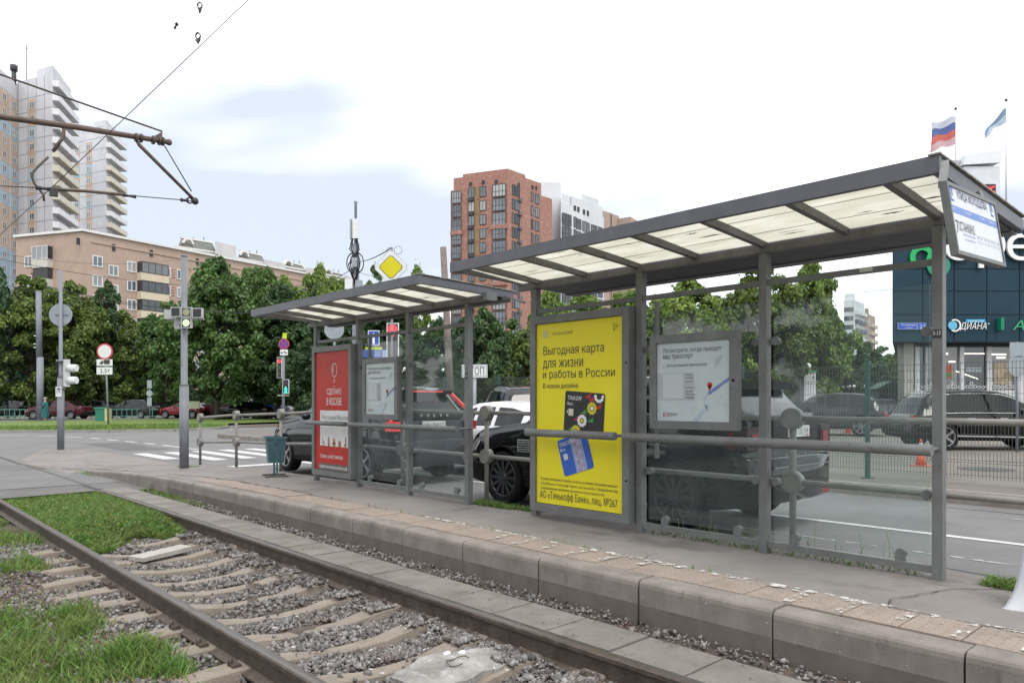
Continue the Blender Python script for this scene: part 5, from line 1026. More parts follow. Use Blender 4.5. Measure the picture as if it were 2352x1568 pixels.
def car(name, label, cat, X, Y, Z, yaw, kind, L, W, H, pm, group=None, detail=1, dark_rim=True, spokes=10, lit=False, plate=None, wsc=1.0, tails=True):
    """yaw: heading of the nose, degrees from +X (CCW)"""
    pf = dict(kind, sc=wsc); t = thing(name, label, cat, (X, Y, Z), math.radians(yaw), group)
    me = car_body_mesh(pf, L, W, H, pm)
    body = split_mesh(me, lambda p: p.material_index not in (1, 2, 3, 4)).obj('body', pm, t, local=True, recalc=False)
    split_mesh(me, lambda p: p.material_index == 4).obj('lower_trim', m_trim, t, local=True, recalc=False)
    side = split_mesh(me, lambda p: p.material_index == 1)
    # one window object per side and bay
    b0, b1 = pf['pill'][0]*L-L/2, pf['pill'][1]*L-L/2; groups = {}
    for f, sm in zip(side.f, side.sm):
        c = sum((Vector(side.v[i]) for i in f), Vector())/len(f); key = (c.y > 0, 0 if c.x < b0 else 1 if c.x < b1 else 2); groups.setdefault(key, []).append(f)
    for key, fs in groups.items():
        g = G(); mp_ = {}
        for f in fs:
            for i in f:
                if i not in mp_: mp_[i] = len(g.v); g.v.append(side.v[i])
            g.f.append(tuple(mp_[i] for i in f)); g.m.append(0); g.sm.append(True)
        g.obj('side_window', m_carglass, t, local=True, recalc=False)
    split_mesh(me, lambda p: p.material_index == 2).obj('rear_window', m_carglass, t, local=True, recalc=False)
    split_mesh(me, lambda p: p.material_index == 3).obj('windscreen', m_carglass, t, local=True, recalc=False)
    bpy.data.meshes.remove(me)
    r = pf['wr']*wsc; ty, rm = wheel_parts(r, .25, dark_rim, spokes)
    for tt in pf['wheels']:
        for s in (-1, 1):
            w = link('wheel', ty, t, (L*tt-L/2, s*(W/2-.135), r), (0, 0, 0 if s > 0 else math.pi)); link('rim', rm, w)
    hs = H/max(b for a, b in pf['top']); ws = W/2/max(b for a, b in pf['hw'])
    def sx(f, z0, z1, off=.0, half='hw'): pass
    def fx(z, rear=True):                                     # x of the outer skin at height z on the centre line at an end
        pts = pf['top']; seq = pts if rear else pts[::-1]
        for (a, b), (c, d) in zip(seq, seq[1:]):
            if b*hs <= z <= d*hs: return lerp(a, c, (z-b*hs)/((d-b)*hs))*L-L/2
        return (seq[0][0])*L-L/2
    S = 1 if detail else 1
    belt = interp(.5, pf['belt'])*hs
    # mirrors, handles, lamps
    for s in (-1, 1):
        mx = pf['ws'][1]*L-L/2-.1*L; g = G(); g.sphere((mx, s*(W/2+.07), belt+.09), .1, nu=10, nv=6, sc=(.75, 1.05, .75)); g.obj('mirror', pm, t, local=True)
        for q in (pf['pill'][0]+.02, pf['pill'][1]+.02): g = G(); g.box((q*L-L/2, s*(W/2*.985), belt-.13), (q*L-L/2+.2, s*(W/2*1.012), belt-.10)); g.obj('door_handle', pm if detail < 2 else m_chrome, t, local=True)
        tw = interp(.03, pf['hw'])*ws
        zl = belt-.20*hs
        g = G(); x0 = -L/2
        if tails: g.add([(x0+.035*L+.01, s*tw*.62, zl+.14), (x0+.075*L, s*(tw*1.035), zl+.14), (x0+.07*L, s*(tw*1.03), zl-.14), (x0+.012*L, s*tw*.6, zl-.14), (x0+.012*L, s*tw*.92, zl-.14), (x0+.022*L, s*tw*.92, zl+.14)], [(0, 3, 4, 5), (5, 4, 2, 1)]); tails and g.obj('tail_lamp', m_tailon if lit else m_tail, t, local=True)
        hx = L/2; hw_ = interp(.97, pf['hw'])*ws; zh = interp(.95, pf['belt'])*hs-.10
        g = G(); g.add([(hx-.012*L, s*hw_*.5, zh+.06), (hx-.03*L, s*hw_*.93, zh+.08), (hx-.10*L, s*(interp(.9, pf['hw'])*ws*1.01), zh+.10), (hx-.075*L, s*(interp(.92, pf['hw'])*ws*1.01), zh-.05), (hx-.02*L, s*hw_*.93, zh-.07), (hx-.002*L, s*hw_*.5, zh-.06)], [(0, 1, 4, 5), (1, 2, 3, 4)]); g.obj('headlight', m_head, t, local=True)
    g = G(); g.box((L/2-.03*L, -.45, interp(.97, pf['belt'])*hs-.3), (L/2-.001*L, .45, interp(.97, pf['belt'])*hs-.12)); g.obj('grille', m_trim, t, local=True)
    g = G(); g.box((L/2-.01*L, -.26, .42), (L/2+.01, .26, .53)); g.obj('front_plate', m_plate, t, local=True)
    # door seams
    if detail:
        for q in (pf['pill'][0], pf['pill'][1], pf['ws'][1]-.03):
            for s in (-1, 1):
                w_ = interp(q, pf['hw'])*ws; x = q*L-L/2; g = G(); z0_, m_, zb_ = interp(q, pf['bot'])+.13, interp(q, pf['bot'])+(belt-interp(q, pf['bot']))*.42, belt-.03
                g.add([(x-.004, s*w_*.9875, z0_), (x+.004, s*w_*.9875, z0_), (x+.004, s*w_*1.0015, m_), (x-.004, s*w_*1.0015, m_), (x+.004, s*w_*.978, zb_), (x-.004, s*w_*.978, zb_)], [(0, 1, 2, 3), (3, 2, 4, 5)]); g.obj('door_seam', m_black, t, local=True, recalc=False)
    return t, dict(L=L, W=W, H=H, hs=hs, ws=ws, pf=pf, fx=fx, belt=belt)
blk = paint('black_car_paint', (.004, .0042, .005)); navy = paint('dark_blue_car_paint', (.009, .011, .016)); wht = paint('white_car_paint', (.7, .71, .73), rough=.3)
maroon = paint('maroon_car_paint', (.05, .008, .011)); redp = paint('red_car_paint', (.17, .012, .016)); grey = paint('grey_car_paint', (.08, .085, .09), metal=.4); bluep = paint('blue_car_paint', (.03, .13, .42)); charc = paint('charcoal_car_paint', (.02, .022, .025)); silver = paint('silver_car_paint', (.4, .41, .42), metal=.5)
# --- black SUV behind the near shelter
Xc, Yc = 8.33, 6.62; zr = zroad(6)
t, I = car('suv_car', 'black luxury SUV with multi-spoke dark wheels, seen through the near shelter glass', 'car', Xc, Yc, zr, 90, LUX, 5.0, 2.05, 1.86, blk, detail=2, spokes=12, wsc=1.03, tails=False)
def rearp(z, I, t, off=.02):                                  # plane across the tail at height z (u to the right seen from behind)
    L = I['L']; M_ = WM[t.name]; x = I['fx'](z)-off
    O = M_ @ Vector((x, 0, 0)); U = (M_.to_3x3() @ Vector((0, -1, 0))); return Plane(O, U, (0, 0, 1), t)
def tailplane(I, t, x, z0, z1, u0, u1, nm, m, th=.03, par=None):
    M_ = WM[t.name]; P_ = Plane(M_ @ Vector((x, 0, 0)), M_.to_3x3() @ Vector((0, -1, 0)), (0, 0, 1), t); return P_, P_.slab(u0, z0+t.location.z, u1, z1+t.location.z, -th, 0, nm, m, par)
L = I['L']; xr = -L/2
# bumper with rounded ends, tail gate panel, plate, lettering
def bumper(I, t, z0, z1, m, out=.05, nm='rear_bumper'):
    w = I['W']/2; g = G(); xs_ = [(xr_, y) for xr_, y in ((.42, -w*.99), (.2, -w*.985), (.08, -w*.94), (.0, -w*.82), (-.03, -w*.4), (-.035, 0), (-.03, w*.4), (0, w*.82), (.08, w*.94), (.2, w*.985), (.42, w*.99))]
    n = len(xs_); x0 = -I['L']/2-out
    for z, dx in ((z0, .06), (z0+.04, .01), ((z0+z1)/2, 0), (z1-.03, .0), (z1, .03), (z1+.005, .2)):
        for a, y in xs_: g.v.append((x0+a+dx*(1 if abs(y) < w*.97 else .2), y*(1.012 if z > z0 else .98), z))
    for j in range(5):
        for i in range(n-1): g.f.append((j*n+i, j*n+i+1, (j+1)*n+i+1, (j+1)*n+i)); g.m.append(0); g.sm.append(True)
    return g.obj(nm, m, t, local=True, recalc=False)
bumper(I, t, .36, .90, blk, .03)
P_, tg = tailplane(I, t, xr+.03, .95, 1.26, -.66, .66, 'tailgate_panel', blk, .15)
P_.par = t; z = t.location.z
pp, pb_ = tailplane(I, t, xr+.018, 1.035, 1.165, -.10, .42, 'number_plate', m_plate, .03); pp.text('О', -.095, .06+.998+z, .055, .075, .003, m_ink, pb_); pp.text('071ТХ', -.03, 1.055+z, .26, .085, .003, m_ink, pb_); pp.text('154', .265, 1.075+z, .12, .07, .003, m_ink, pb_); pp.text('RUS', .27, 1.045+z, .05, .02, .003, m_ink, pb_); pp.slab(.34, 1.045+z, .39, 1.065+z, 0, .003, 'plate_flag', flat((.45, .03, .04)), pb_)
pp, q = tailplane(I, t, xr-.072, .70, .715, -.6, .8, 'bumper_trim', m_chrome, .02)
m_let = flat((.35, .36, .37), .3, metal=.8)
pq = Plane(pp.O, pp.U, (0, 0, 1), t)
for i, ch in enumerate('RANGE ROVER'):
    if ch != ' ': pq.text(ch, -.36+i*.078, .80+z, .045, .05, .004, m_let, bold=.02)
P_, q = tailplane(I, t, xr+.12, 1.27, 1.31, -.72, .72, 'chrome_strip', flat((.3, .31, .33), .25, metal=.6), .1)
# tail lamps: tall dark units with red cores
w = I['W']/2
for s in (-1, 1):
    g = G(); g.box((xr+.03, s*w*.74, .98), (xr+.34, s*w*.99, 1.24)); lm = g.obj('tail_lamp_unit', flat((.04, .012, .014), .15), t, local=True)
    g = G(); g.box((xr+.02, s*w*.78, 1.02), (xr+.05, s*w*.90, 1.16)); g.obj('tail_lamp_core', m_tail, lm, local=True)
    g = G(); g.box((xr+.20, s*w*.985, 1.0), (xr+.26, s*w*1.0, 1.18)); g.obj('side_marker', m_tail, lm, local=True)
    g = G(); g.box((xr-.035, s*w*.62, .40), (xr+.1, s*w*.82, .46)); g.obj('reflector', m_tail, t, local=True)
# roof spoiler over the rear glass
g = G(); x1 = .13*L-L/2; g.add([(x1-.28, -.70, 1.76), (x1-.28, .70, 1.76), (x1+.12, .70, 1.81), (x1+.12, -.70, 1.81), (x1-.26, -.70, 1.665), (x1-.26, .70, 1.665), (x1+.12, .70, 1.72), (x1+.12, -.70, 1.72)], [(0, 1, 2, 3), (7, 6, 5, 4), (0, 4, 5, 1), (3, 2, 6, 7), (0, 3, 7, 4), (1, 5, 6, 2)]); g.obj('spoiler', blk, t, local=True)
for s in (-1, 1):
    g = G(); g.box((L/2*.36, s*w*.985, .80), (L/2*.46, s*w*1.008, .98)); v_ = g.obj('side_vent', m_chrome, t, local=True)
    for k in range(5): g = G(); g.box((L/2*.37, s*w*1.008, .815+k*.032), (L/2*.45, s*w*1.016, .83+k*.032)); g.obj('vent_slat', m_trim, v_, local=True)
# --- dark blue SUV with V-shaped tail lamps
t, I = car('suv_car', 'dark blue SUV with long red tail lamps climbing the rear window, behind the farther shelter', 'car', 8.38, 13.68, .05, 90, dict(LUX, wheels=(.2, .83)), 5.1, 1.98, 1.84, navy, detail=2, spokes=5, dark_rim=False, wsc=.98, tails=False)
L = I['L']; xr = -L/2; z = t.location.z; w = I['W']/2; bumper(I, t, .36, .84, navy, .03)
pp, pb_ = tailplane(I, t, xr+.012, 1.0, 1.12, -.30, .22, 'number_plate', m_plate, .05); pp.text('К911ВМ', -.27, 1.022+z, .33, .065, .004, m_ink, pb_); pp.text('977', .085, 1.035+z, .11, .055, .004, m_ink, pb_)
pp, q = tailplane(I, t, xr+.07, 1.17, 1.29, -.68, .68, 'tailgate_lip', navy, .1)
for i, ch in enumerate('VOLVO'): pp.text(ch, -.32+i*.15, 1.205+z, .05, .045, .004, m_sw, q, bold=.02)
pp.text('XC90', -.74, 1.05+z, .14, .04, .03, m_sw, bold=.02)
for s in (-1, 1):
    g = G(); g.box((xr+.01, s*w*.76, 1.0), (xr+.24, s*w*.99, 1.17)); lm = g.obj('tail_lamp_unit', m_tailon if s > 0 else m_tail, t, local=True)
    g = G(); g.bar((xr+.13, s*w*.93, 1.17), (xr+.19, s*w*.88, 1.40), .05, .05); g.bar((xr+.19, s*w*.88, 1.40), (xr+.50, s*w*.73, 1.70), .05, .05); g.obj('upright_lamp', m_tailon, t, local=True)
    g = G(); g.tube([(xr-.05, s*.62, .41), (xr-.05, s*.75, .41), (xr-.05, s*.78, .44), (xr-.05, s*.75, .47), (xr-.05, s*.62, .47), (xr-.05, s*.58, .44), (xr-.05, s*.62, .41)], .008, 6); g.obj('exhaust_trim', m_chrome, t, local=True)
    g = G(); g.tube([(x, s*.66, 1.835-abs(x+.6)**2*.05) for x in (-1.7, -1.3, -.6, .0, .4, .6)], .016, 6); g.obj('roof_rail', m_chrome, t, local=True)
g = G(); x1 = .13*L-L/2; g.add([(x1-.3, -.68, 1.755), (x1-.3, .68, 1.755), (x1+.12, .68, 1.81), (x1+.12, -.68, 1.81), (x1-.26, -.68, 1.68), (x1-.26, .68, 1.68), (x1+.12, .68, 1.70), (x1+.12, -.68, 1.70)], [(0, 1, 2, 3), (7, 6, 5, 4), (0, 4, 5, 1), (3, 2, 6, 7), (0, 3, 7, 4), (1, 5, 6, 2)]); sp_ = g.obj('spoiler', navy, t, local=True)
g = G(); g.box((x1-.31, -.42, 1.715), (x1-.28, .42, 1.74)); g.obj('brake_lamp', m_tailon, sp_, local=True)
# --- white car in the second lane
t, I = car('hatchback_car', 'white car in the outer lane between the two shelters', 'car', 10.65, 11.9, zroad(11), 90, dict(HATCH), 4.4, 1.86, 1.56, wht, detail=1, spokes=8, wsc=1.05)
# --- dark car with roof rails beyond
x, y = P(1160, 17.5); t, I = car('suv_car', 'black estate car with roof rails showing above the white car roof', 'car', x+1.2, y+.8, .25, 60, SUV, 4.7, 1.9, 1.72, charc, detail=0)
for s in (-1, 1): G().tube([(x, s*.66, 1.74) for x in (-1.3, 0, 1)], .02, 6).obj('roof_rail', m_trim, t, local=True)
# --- black SUV in the car park, side-on
x, y = P(2252, 20.9); hd = math.degrees(math.atan2(-S_, C_))
t, I = car('suv_car', 'black SUV with bright star wheels and chrome window line, side-on behind the mesh fence', 'car', x, y, .25, hd-3, SUV, 4.78, 1.9, 1.66, blk, detail=2, dark_rim=False, spokes=5, wsc=.96)
for s in (-1, 1):
    g = G(); g.bar((-1.15, s*.945, .40), (1.1, s*.945, .36), .02, .035, up=(0, 0, 1)); g.obj('sill_chrome', m_chrome, t, local=True)
    pf = I['pf']; ws_ = I['ws']
    zb_ = I['belt']; pts = [(q*4.78-2.39, s*(interp(q, pf['hw'])*ws_*.955+.006), interp(q, pf['belt'])*I['hs']+.03) for q in (.14, .2, .35, .5, .62, .68)]; g = G(); g.tube(pts, .017, 6); g.obj('window_chrome', m_chrome, t, local=True)
    pts = []
    for q in (.14, .145, .18, .25, .35, .45, .52, .58, .62, .665):
        zt, zb2 = interp(q, pf['top'])*I['hs'], interp(q, pf['belt'])*I['hs']; a = lerp(interp(q, pf['hw'])*ws_*.93, interp(q, pf['hwt'])*ws_, .84); pts.append((q*4.78-2.39, s*(a+.012), lerp(zb2, zt, .83)))
    g = G(); g.tube(pts, .017, 6); g.obj('window_chrome', m_chrome, t, local=True)
# --- dark SUV further left in the car park
x, y = P(1893, 29.5); t, I = car('suv_car', 'dark parked SUV with a spoked silver wheel beside the traffic cone', 'car', x, y, .25, hd+152, SUV, 4.6, 1.88, 1.66, charc, detail=0, dark_rim=False, spokes=7)
# far car park row
for i, (px, d, pm_, lb, k) in enumerate(((1855, 52, silver, 'silver parked car behind the dark SUV and white pillar', HATCH), (1935, 58, wht, 'white parked car with red tail lamp, first beyond the dark SUV', HATCH), (1963, 55, wht, 'white parked sedan in the middle of the far row', SEDAN), (1990, 60, wht, 'low white car at the end of the white row', SEDAN), (2018, 54, bluep, 'blue-grey parked car with red lamps before the kiosk', HATCH))):
    x, y = P(px, d); car('parked_car', lb, 'car', x, y, .25, hd+(155 if i % 2 else 135), k, 4.3, 1.8, 1.5, pm_ if i != 4 else paint('slate_car_paint', (.08, .1, .16)), 'cars in the far car park', 0)
# left side of the junction
for px, d, yaw, k, pm_, lb, L_, H_ in ((136, 59, 172, SEDAN, maroon, 'maroon sedan parked behind the signal pole and green litter bin', 4.9, 1.5), (303, 62, 168, HATCH, charc, 'black hatchback with lit headlight parked beside the truck sign', 4.4, 1.58), (215, 68, 165, HATCH, grey, 'dark grey car half hidden in shade behind the maroon sedan', 4.3, 1.5),
        (372, 72, 170, HATCH, charc, 'very dark car in tree shade behind the black hatchback', 4.4, 1.6), (425, 62, 165, HATCH, redp, 'bright red car nose showing beside the tram signal pole', 4.0, 1.4), (560, 60, 172, SEDAN, blk, 'black sedan parked before the white van', 4.6, 1.4), (592, 64, 172, SEDAN, bluep, 'bright blue car behind the black sedan', 4.4, 1.42)):
    x, y = P(px, d); car('parked_car', lb, 'car', x, y, .15, hd+yaw+5, k, L_, 1.82, H_, pm_, 'cars parked beyond the lawn', 0, dark_rim=False, spokes=8)
x, y = P(618, 67); t, I = car('parked_van', 'white off-road wagon carrying a grey roof box under the trees', 'car', x, y, .15, hd+5, SUV, 4.2, 1.75, 1.72, wht, 'cars parked beyond the lawn', 0)
g = G(); g.sphere((-.3, 0, 1.84), 1.0, nu=16, nv=8, sc=(1.0, .42, .19)); g.obj('roof_box', grey, t, local=True)
x, y = P(20, 66); car('parked_car', 'dark car behind the leftmost lamp post', 'car', x, y, .15, hd+170, HATCH, 4.3, 1.8, 1.5, charc, 'cars parked beyond the lawn', 0)

# ================================================================ BUILDINGS
def vf(px, d): return P(px, d)
def wall_prism(pts, z0, z1, nm, m, par):                      # pts world, any order round
    a = sum(pts[i][0]*pts[(i+1) % len(pts)][1]-pts[(i+1) % len(pts)][0]*pts[i][1] for i in range(len(pts)))
    if a < 0: pts = pts[::-1]
    return G().prism(pts, z0, z1).obj(nm, m, par)
class Facade:
    """wall line A->B seen left to right from outside; u metres along, z height"""
    def __init__(s, A, B, par): s.A, s.B, s.par = Vector((*A, 0)), Vector((*B, 0)), par; s.U = (s.B-s.A).normalized(); s.N = Vector((s.U.y, -s.U.x, 0)); s.L = (s.B-s.A).length; s.rz = math.atan2(s.U.y, s.U.x)
    def u(s, px): return hit(px, s.A, s.B)[0]
    def uz(s, px, py): a, d = hit(px, s.A, s.B); return a, ZZ(py, d)
    def plane(s): return Plane(s.A, s.U, (0, 0, 1), s.par)
    def put(s, me, nm, u, z, off=.0, par=None, sc=None):
        p = s.A+s.U*u+s.N*off; o = link(nm, me, par or s.par); o.matrix_basis = WM[(par or s.par).name].inverted() @ Matrix.LocRotScale(Vector((p.x, p.y, z)), Matrix.Rotation(s.rz, 3, 'Z').to_euler(), Vector(sc) if sc else None); return o
def win_mesh(w, h, nv=2, mf=None, mg=None, fw=.09, tr=None, dep=.06, door=0):
    g = G(); mf = mf or m_wframe; mg = mg or m_winglass
    g.box((-w/2, -.02, 0), (w/2, .01, h), 1)
    for a, b, c, d in ((-w/2, -w/2+fw, 0, h), (w/2-fw, w/2, 0, h), (-w/2+fw, w/2-fw, 0, fw), (-w/2+fw, w/2-fw, h-fw, h)): g.box((a, -dep, c), (b, .005, d), 0)
    for i in range(1, nv): x = -w/2+w*i/nv; g.box((x-fw*.4, -dep+.005, fw), (x+fw*.4, .004, h-fw), 0)
    if tr: g.box((-w/2+fw, -dep+.008, h*tr-fw*.35), (w/2-fw, .003, h*tr+fw*.35), 0)
    return g.mesh('window', [mf, mg])
# ---- left pale tower blocks
m_tw = mat('panel_white', (.62, .62, .65), .85, rgb2=(.54, .54, .57), scale=.25, streak=((.35, .35, .05), (.5, .5, .52), .58)); m_tb = mat('panel_beige', (.56, .42, .31), .85, rgb2=(.49, .36, .27), scale=.3); m_tl = mat('panel_blue', (.38, .5, .58), .85, rgb2=(.33, .45, .53), scale=.3)
m_balc = mat('balcony_white', (.7, .7, .72), .8, rgb2=(.62, .62, .64), scale=.4); m_balb = mat('balcony_beige', (.6, .57, .47), .8, rgb2=(.53, .5, .41), scale=.4); m_joint = flat((.2, .2, .21), .9); m_jointw = flat((.62, .6, .57), .9)
w_t = win_mesh(1.5, 1.5, 2, fw=.13)
def pale_tower(label, A, wing, blankl, balc, ztop, st, z0, dp, tower2=False):
    """A: list of (px, depth) corner points left to right"""
    pts = [vf(*q) for q in A]; t = thing('tower_block', label, 'building', (*pts[-2], 0), group='pale panel tower blocks')
    back = [(p[0]+dp*S_, p[1]+dp*C_) for p in (pts[-1], pts[0])]
    return t, pts, back
st = 2.8
# front tower
A = [(-150, 122), (41, 151), (41, 152.5), (64, 151), (64, 150), (82, 149.5), (121, 147), (163, 158.5)]
pts = [vf(*q) for q in A]; t1 = thing('tower_block', 'taller pale tower with blue and beige window bands at the left edge', 'building', (*pts[6], 0), group='pale panel tower blocks')
ZT = 66.6
wall_prism([pts[1], pts[6], pts[7], vf(120, 175), vf(20, 170)], 0, ZT-.0, 'wall', m_tw, t1)
wall_prism([pts[0], pts[1], vf(30, 172), vf(-150, 150)], 0, ZT-.6, 'wing_wall', m_tw, t1)
wall_prism([vf(84, 149.2), pts[6], pts[7], vf(120, 170), vf(86, 165)], ZT, ZT+1.6, 'attic_wall', m_tw, t1)
colrow = ['b', 'b', 'l', 'b', 'b', 'l', 'b', 'l', 'b', 'b', 'b', 'l', 'l', 'l', 'l']
fw_ = Facade(pts[0], pts[1], t1); ff = Facade(pts[1], pts[6], t1)
for r in range(14):
    zf = ZT-6.6-r*st; c = m_tb if colrow[r] == 'b' else m_tl
    for i, pxs in enumerate(((-60, -35), (-32, -8), (-4, 22), (24, 40))):
        u0, u1 = fw_.u(pxs[0]), fw_.u(pxs[1]); P_ = fw_.plane(); P_.slab(u0+.15, zf-.3, u1-.15, zf+st-.5, 0, .05, 'colour_panel', c)
        fw_.put(w_t, 'window', (u0+u1)/2, zf+.35, .06, sc=(1, 1, 1))
    u0, u1 = ff.u(65), ff.u(82); P_ = ff.plane(); P_.slab(u0+.1, zf-.3, u1-.1, zf+st-.5, 0, .05, 'colour_panel', c); ff.put(w_t, 'window', (u0+u1)/2+.1, zf+.35, .06)
for r in range(16):
    zf = ZT-3.9-r*st; P_ = ff.plane(); P_.slab(0, zf, ff.L, zf+.08, 0, .02, 'panel_joint', m_joint); fw_.plane().slab(0, zf, fw_.L, zf+.14, 0, .055, 'panel_joint', m_jointw)
for px in (41, 64, 83, 102): u = ff.u(px) if px > 41 else .05; ff.plane().slab(u, 20, u+.08, ZT-.1, 0, .025, 'panel_joint', m_joint)
def balconies(t, B0, B1, ztop, n, st, prot, beige, z_top=0):
    fb = Facade(B0, B1, t); N_ = fb.N; U = fb.U; L = fb.L
    dm = win_mesh(1.4, 2.1, 2, fw=.12, mg=m_winglass2)
    for r in range(n):
        z = ztop-4.3-r*st; m = m_balb if r in beige else m_balc
        a, b = fb.A+U*-.2, fb.A+U*(L+.3); an, bn = a+N_*prot*.75, b+N_*prot
        g = G(); g.add([(q.x, q.y, zz) for zz in (z, z+.16) for q in (a, an, bn, b)], [(3, 2, 1, 0), (4, 5, 6, 7), (0, 1, 5, 4), (1, 2, 6, 5), (2, 3, 7, 6)]); 
        bal = g.obj('balcony', m, t); g = G()
        for p_, q_ in ((a, an), (an, bn), (bn, b)): g.bar((p_.x, p_.y, z+.68), (q_.x, q_.y, z+.68), .1, 1.2)
        g.obj('parapet', m, bal)
        if r % 3 == 1: g = G(); g.bar((an.x, an.y, z+1.3), ((an+U*L*.5).x, (an+U*L*.5).y, z+1.28), .06, .5); g.obj('railing_screen', m_joint, bal)
        for k, uu in enumerate((L*.22, L*.72)): fb.put(dm, 'balcony_door', uu, z+.16, .03)
    for uu in (L*.48,): fb.plane().slab(uu, ztop-50, uu+.3, ztop-.2, 0, .3, 'fin_wall', m_tw)
balconies(t1, pts[6], pts[7], ZT+1.6, 14, st, 1.5, (5, 6, 7, 8))
g = G(); g.tube([(*vf(32, 150), ZT-1), (*vf(32, 150), ZT+1.8)], .45, 10); g.tube([(*vf(32, 150), ZT+1.8), (*vf(32, 150), ZT+2.9)], .7, 10); g.obj('roof_vent', m_dark, t1)
g = G(); g.tube([(*vf(61, 150), ZT), (*vf(61, 150), ZT+7)], .07, 5); g.tube([(*vf(58.5, 150), ZT+6.3), (*vf(63.5, 150), ZT+6.3)], .05, 4); g.obj('aerial', m_dark, t1)
# second tower
A = [(160, 188), (180, 187), (180, 186), (190, 185), (200, 184.5), (214, 184), (244, 182), (277, 192)]; pts = [vf(*q) for q in A]; ZT = 70.6
t2 = thing('tower_block', 'second pale tower half behind the first, with white and beige balconies at its right side', 'building', (*pts[6], 0), group='pale panel tower blocks')
wall_prism([pts[0], pts[6], pts[7], vf(240, 205), vf(160, 205)], 0, ZT-1.4, 'wall', m_tw, t2); wall_prism([vf(216, 183.7), pts[6], pts[7], vf(240, 200), vf(218, 195)], ZT-1.4, ZT, 'attic_wall', m_tw, t2)
ff = Facade(pts[0], pts[6], t2)
for r in range(12):
    zf = ZT-6.9-r*st
    for pxs in ((197, 212), (170, 184)):
        u0, u1 = ff.u(pxs[0]), ff.u(pxs[1]); ff.plane().slab(u0+.1, zf-.3, u1-.1, zf+st-.5, 0, .05, 'colour_panel', m_tb if (r+1) % 3 else m_tl); ff.put(w_t, 'window', (u0+u1)/2, zf+.35, .06)
for r in range(14): zf = ZT-4-r*st; ff.plane().slab(0, zf, ff.L, zf+.08, 0, .02, 'panel_joint', m_joint)
balconies(t2, pts[6], pts[7], ZT+.3, 12, st, 1.5, (3, 4, 5, 6, 8))
# ---- long brick block
m_brick = mat('pale_brick', (.42, .315, .255), .9, rgb2=(.37, .275, .22), scale=.35, speck=(5, (.47, .36, .3), .6), streak=((.5, .5, .08), (.3, .22, .18), .62)); m_brickr = mat('red_brick_band', (.33, .1, .06), .9)
A0, B0, C0 = vf(37, 109), vf(190, 105), vf(800, 150.5); t3 = thing('brick_apartment_block', 'long tan brick apartment block with glazed balconies above the trees', 'building', (*B0, 0))
ZB_ = 25.6; wall_prism([A0, B0, C0, vf(820, 162), vf(60, 124)], 0, ZB_, 'wall', m_brick, t3)
fl, fr = Facade(A0, B0, t3), Facade(B0, C0, t3)
for f in (fl, fr): f.plane().slab(-.25, ZB_, f.L+.25, ZB_+.35, -1, .3, 'roof_edge', m_wframe); 
fr.plane().slab(1.2, ZB_-1.35, fr.L, ZB_-1.2, 0, .12, 'brick_ledge', m_brick)
w_b = win_mesh(1.5, 1.6, 2, fw=.14); w_s = win_mesh(.5, 1.0, 1, mf=m_dark, mg=m_dark)
for px, py in ((179, 556), (261, 570), (347, 583), (453, 602), (600, 622)): u, z = fr.uz(px, py); fr.put(w_s, 'vent_window', u, z-.4, .04)
row1 = fr.uz(302, 625)[1]
for r in range(7):
    for px in (223.5, 260, 302, 382, 415, 455, 500, 540, 590, 640, 672, 705, 740):
        if r == 0 and px == 223.5: pass
        u = fr.u(px); z = row1-r*2.85-(1.0 if px in (260, 672) else 0)
        if z > 1: fr.put(w_b, 'window', u, z, .04); 
for px in (395, 410): pass
for r in range(4):
    u0, u1 = fr.u(390), fr.u(408)
    for k in range(4): fr.plane().slab(u0-.3, row1-r*2.85+.1+k*.42, u1-.5, row1-r*2.85+.22+k*.42, 0, .03, 'brick_band', m_brickr)
bw = win_mesh(4.4, 1.7, 4, mf=m_dframe, mg=m_winglass2, fw=.1)
for px in (347, 680):
    for r in range(7):
        u = fr.u(px); z = row1-r*2.85-.9
        if z < 1: continue
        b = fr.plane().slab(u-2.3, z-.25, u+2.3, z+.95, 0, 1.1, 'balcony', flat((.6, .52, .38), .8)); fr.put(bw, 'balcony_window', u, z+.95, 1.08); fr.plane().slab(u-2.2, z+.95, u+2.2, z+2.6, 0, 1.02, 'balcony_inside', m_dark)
u0, u1 = fl.u(86), fl.u(122); z = fl.uz(100, 598)[1]
for r in range(6):
    zz = z-r*2.85
    if zz > 1: fl.plane().slab(u0, zz-1.2, u1, zz, 0, .9, 'balcony', flat((.55, .52, .47), .8)); fl.plane().slab(u0+.1, zz, u1-.1, zz+1.9, 0, .8, 'balcony_inside', m_dark); fl.put(win_mesh(u1-u0, 1.9, 3, mg=m_winglass) if r == 0 else bpy.data.meshes['window'], 'balcony_window', (u0+u1)/2, zz, .88) if r == 0 else None; fl.plane().slab(fl.u(72), zz-1, fl.u(84), zz+1.2, 0, .1, 'red_panel', m_brickr); fl.put(w_b, 'window', fl.u(66), zz-.8, .04)
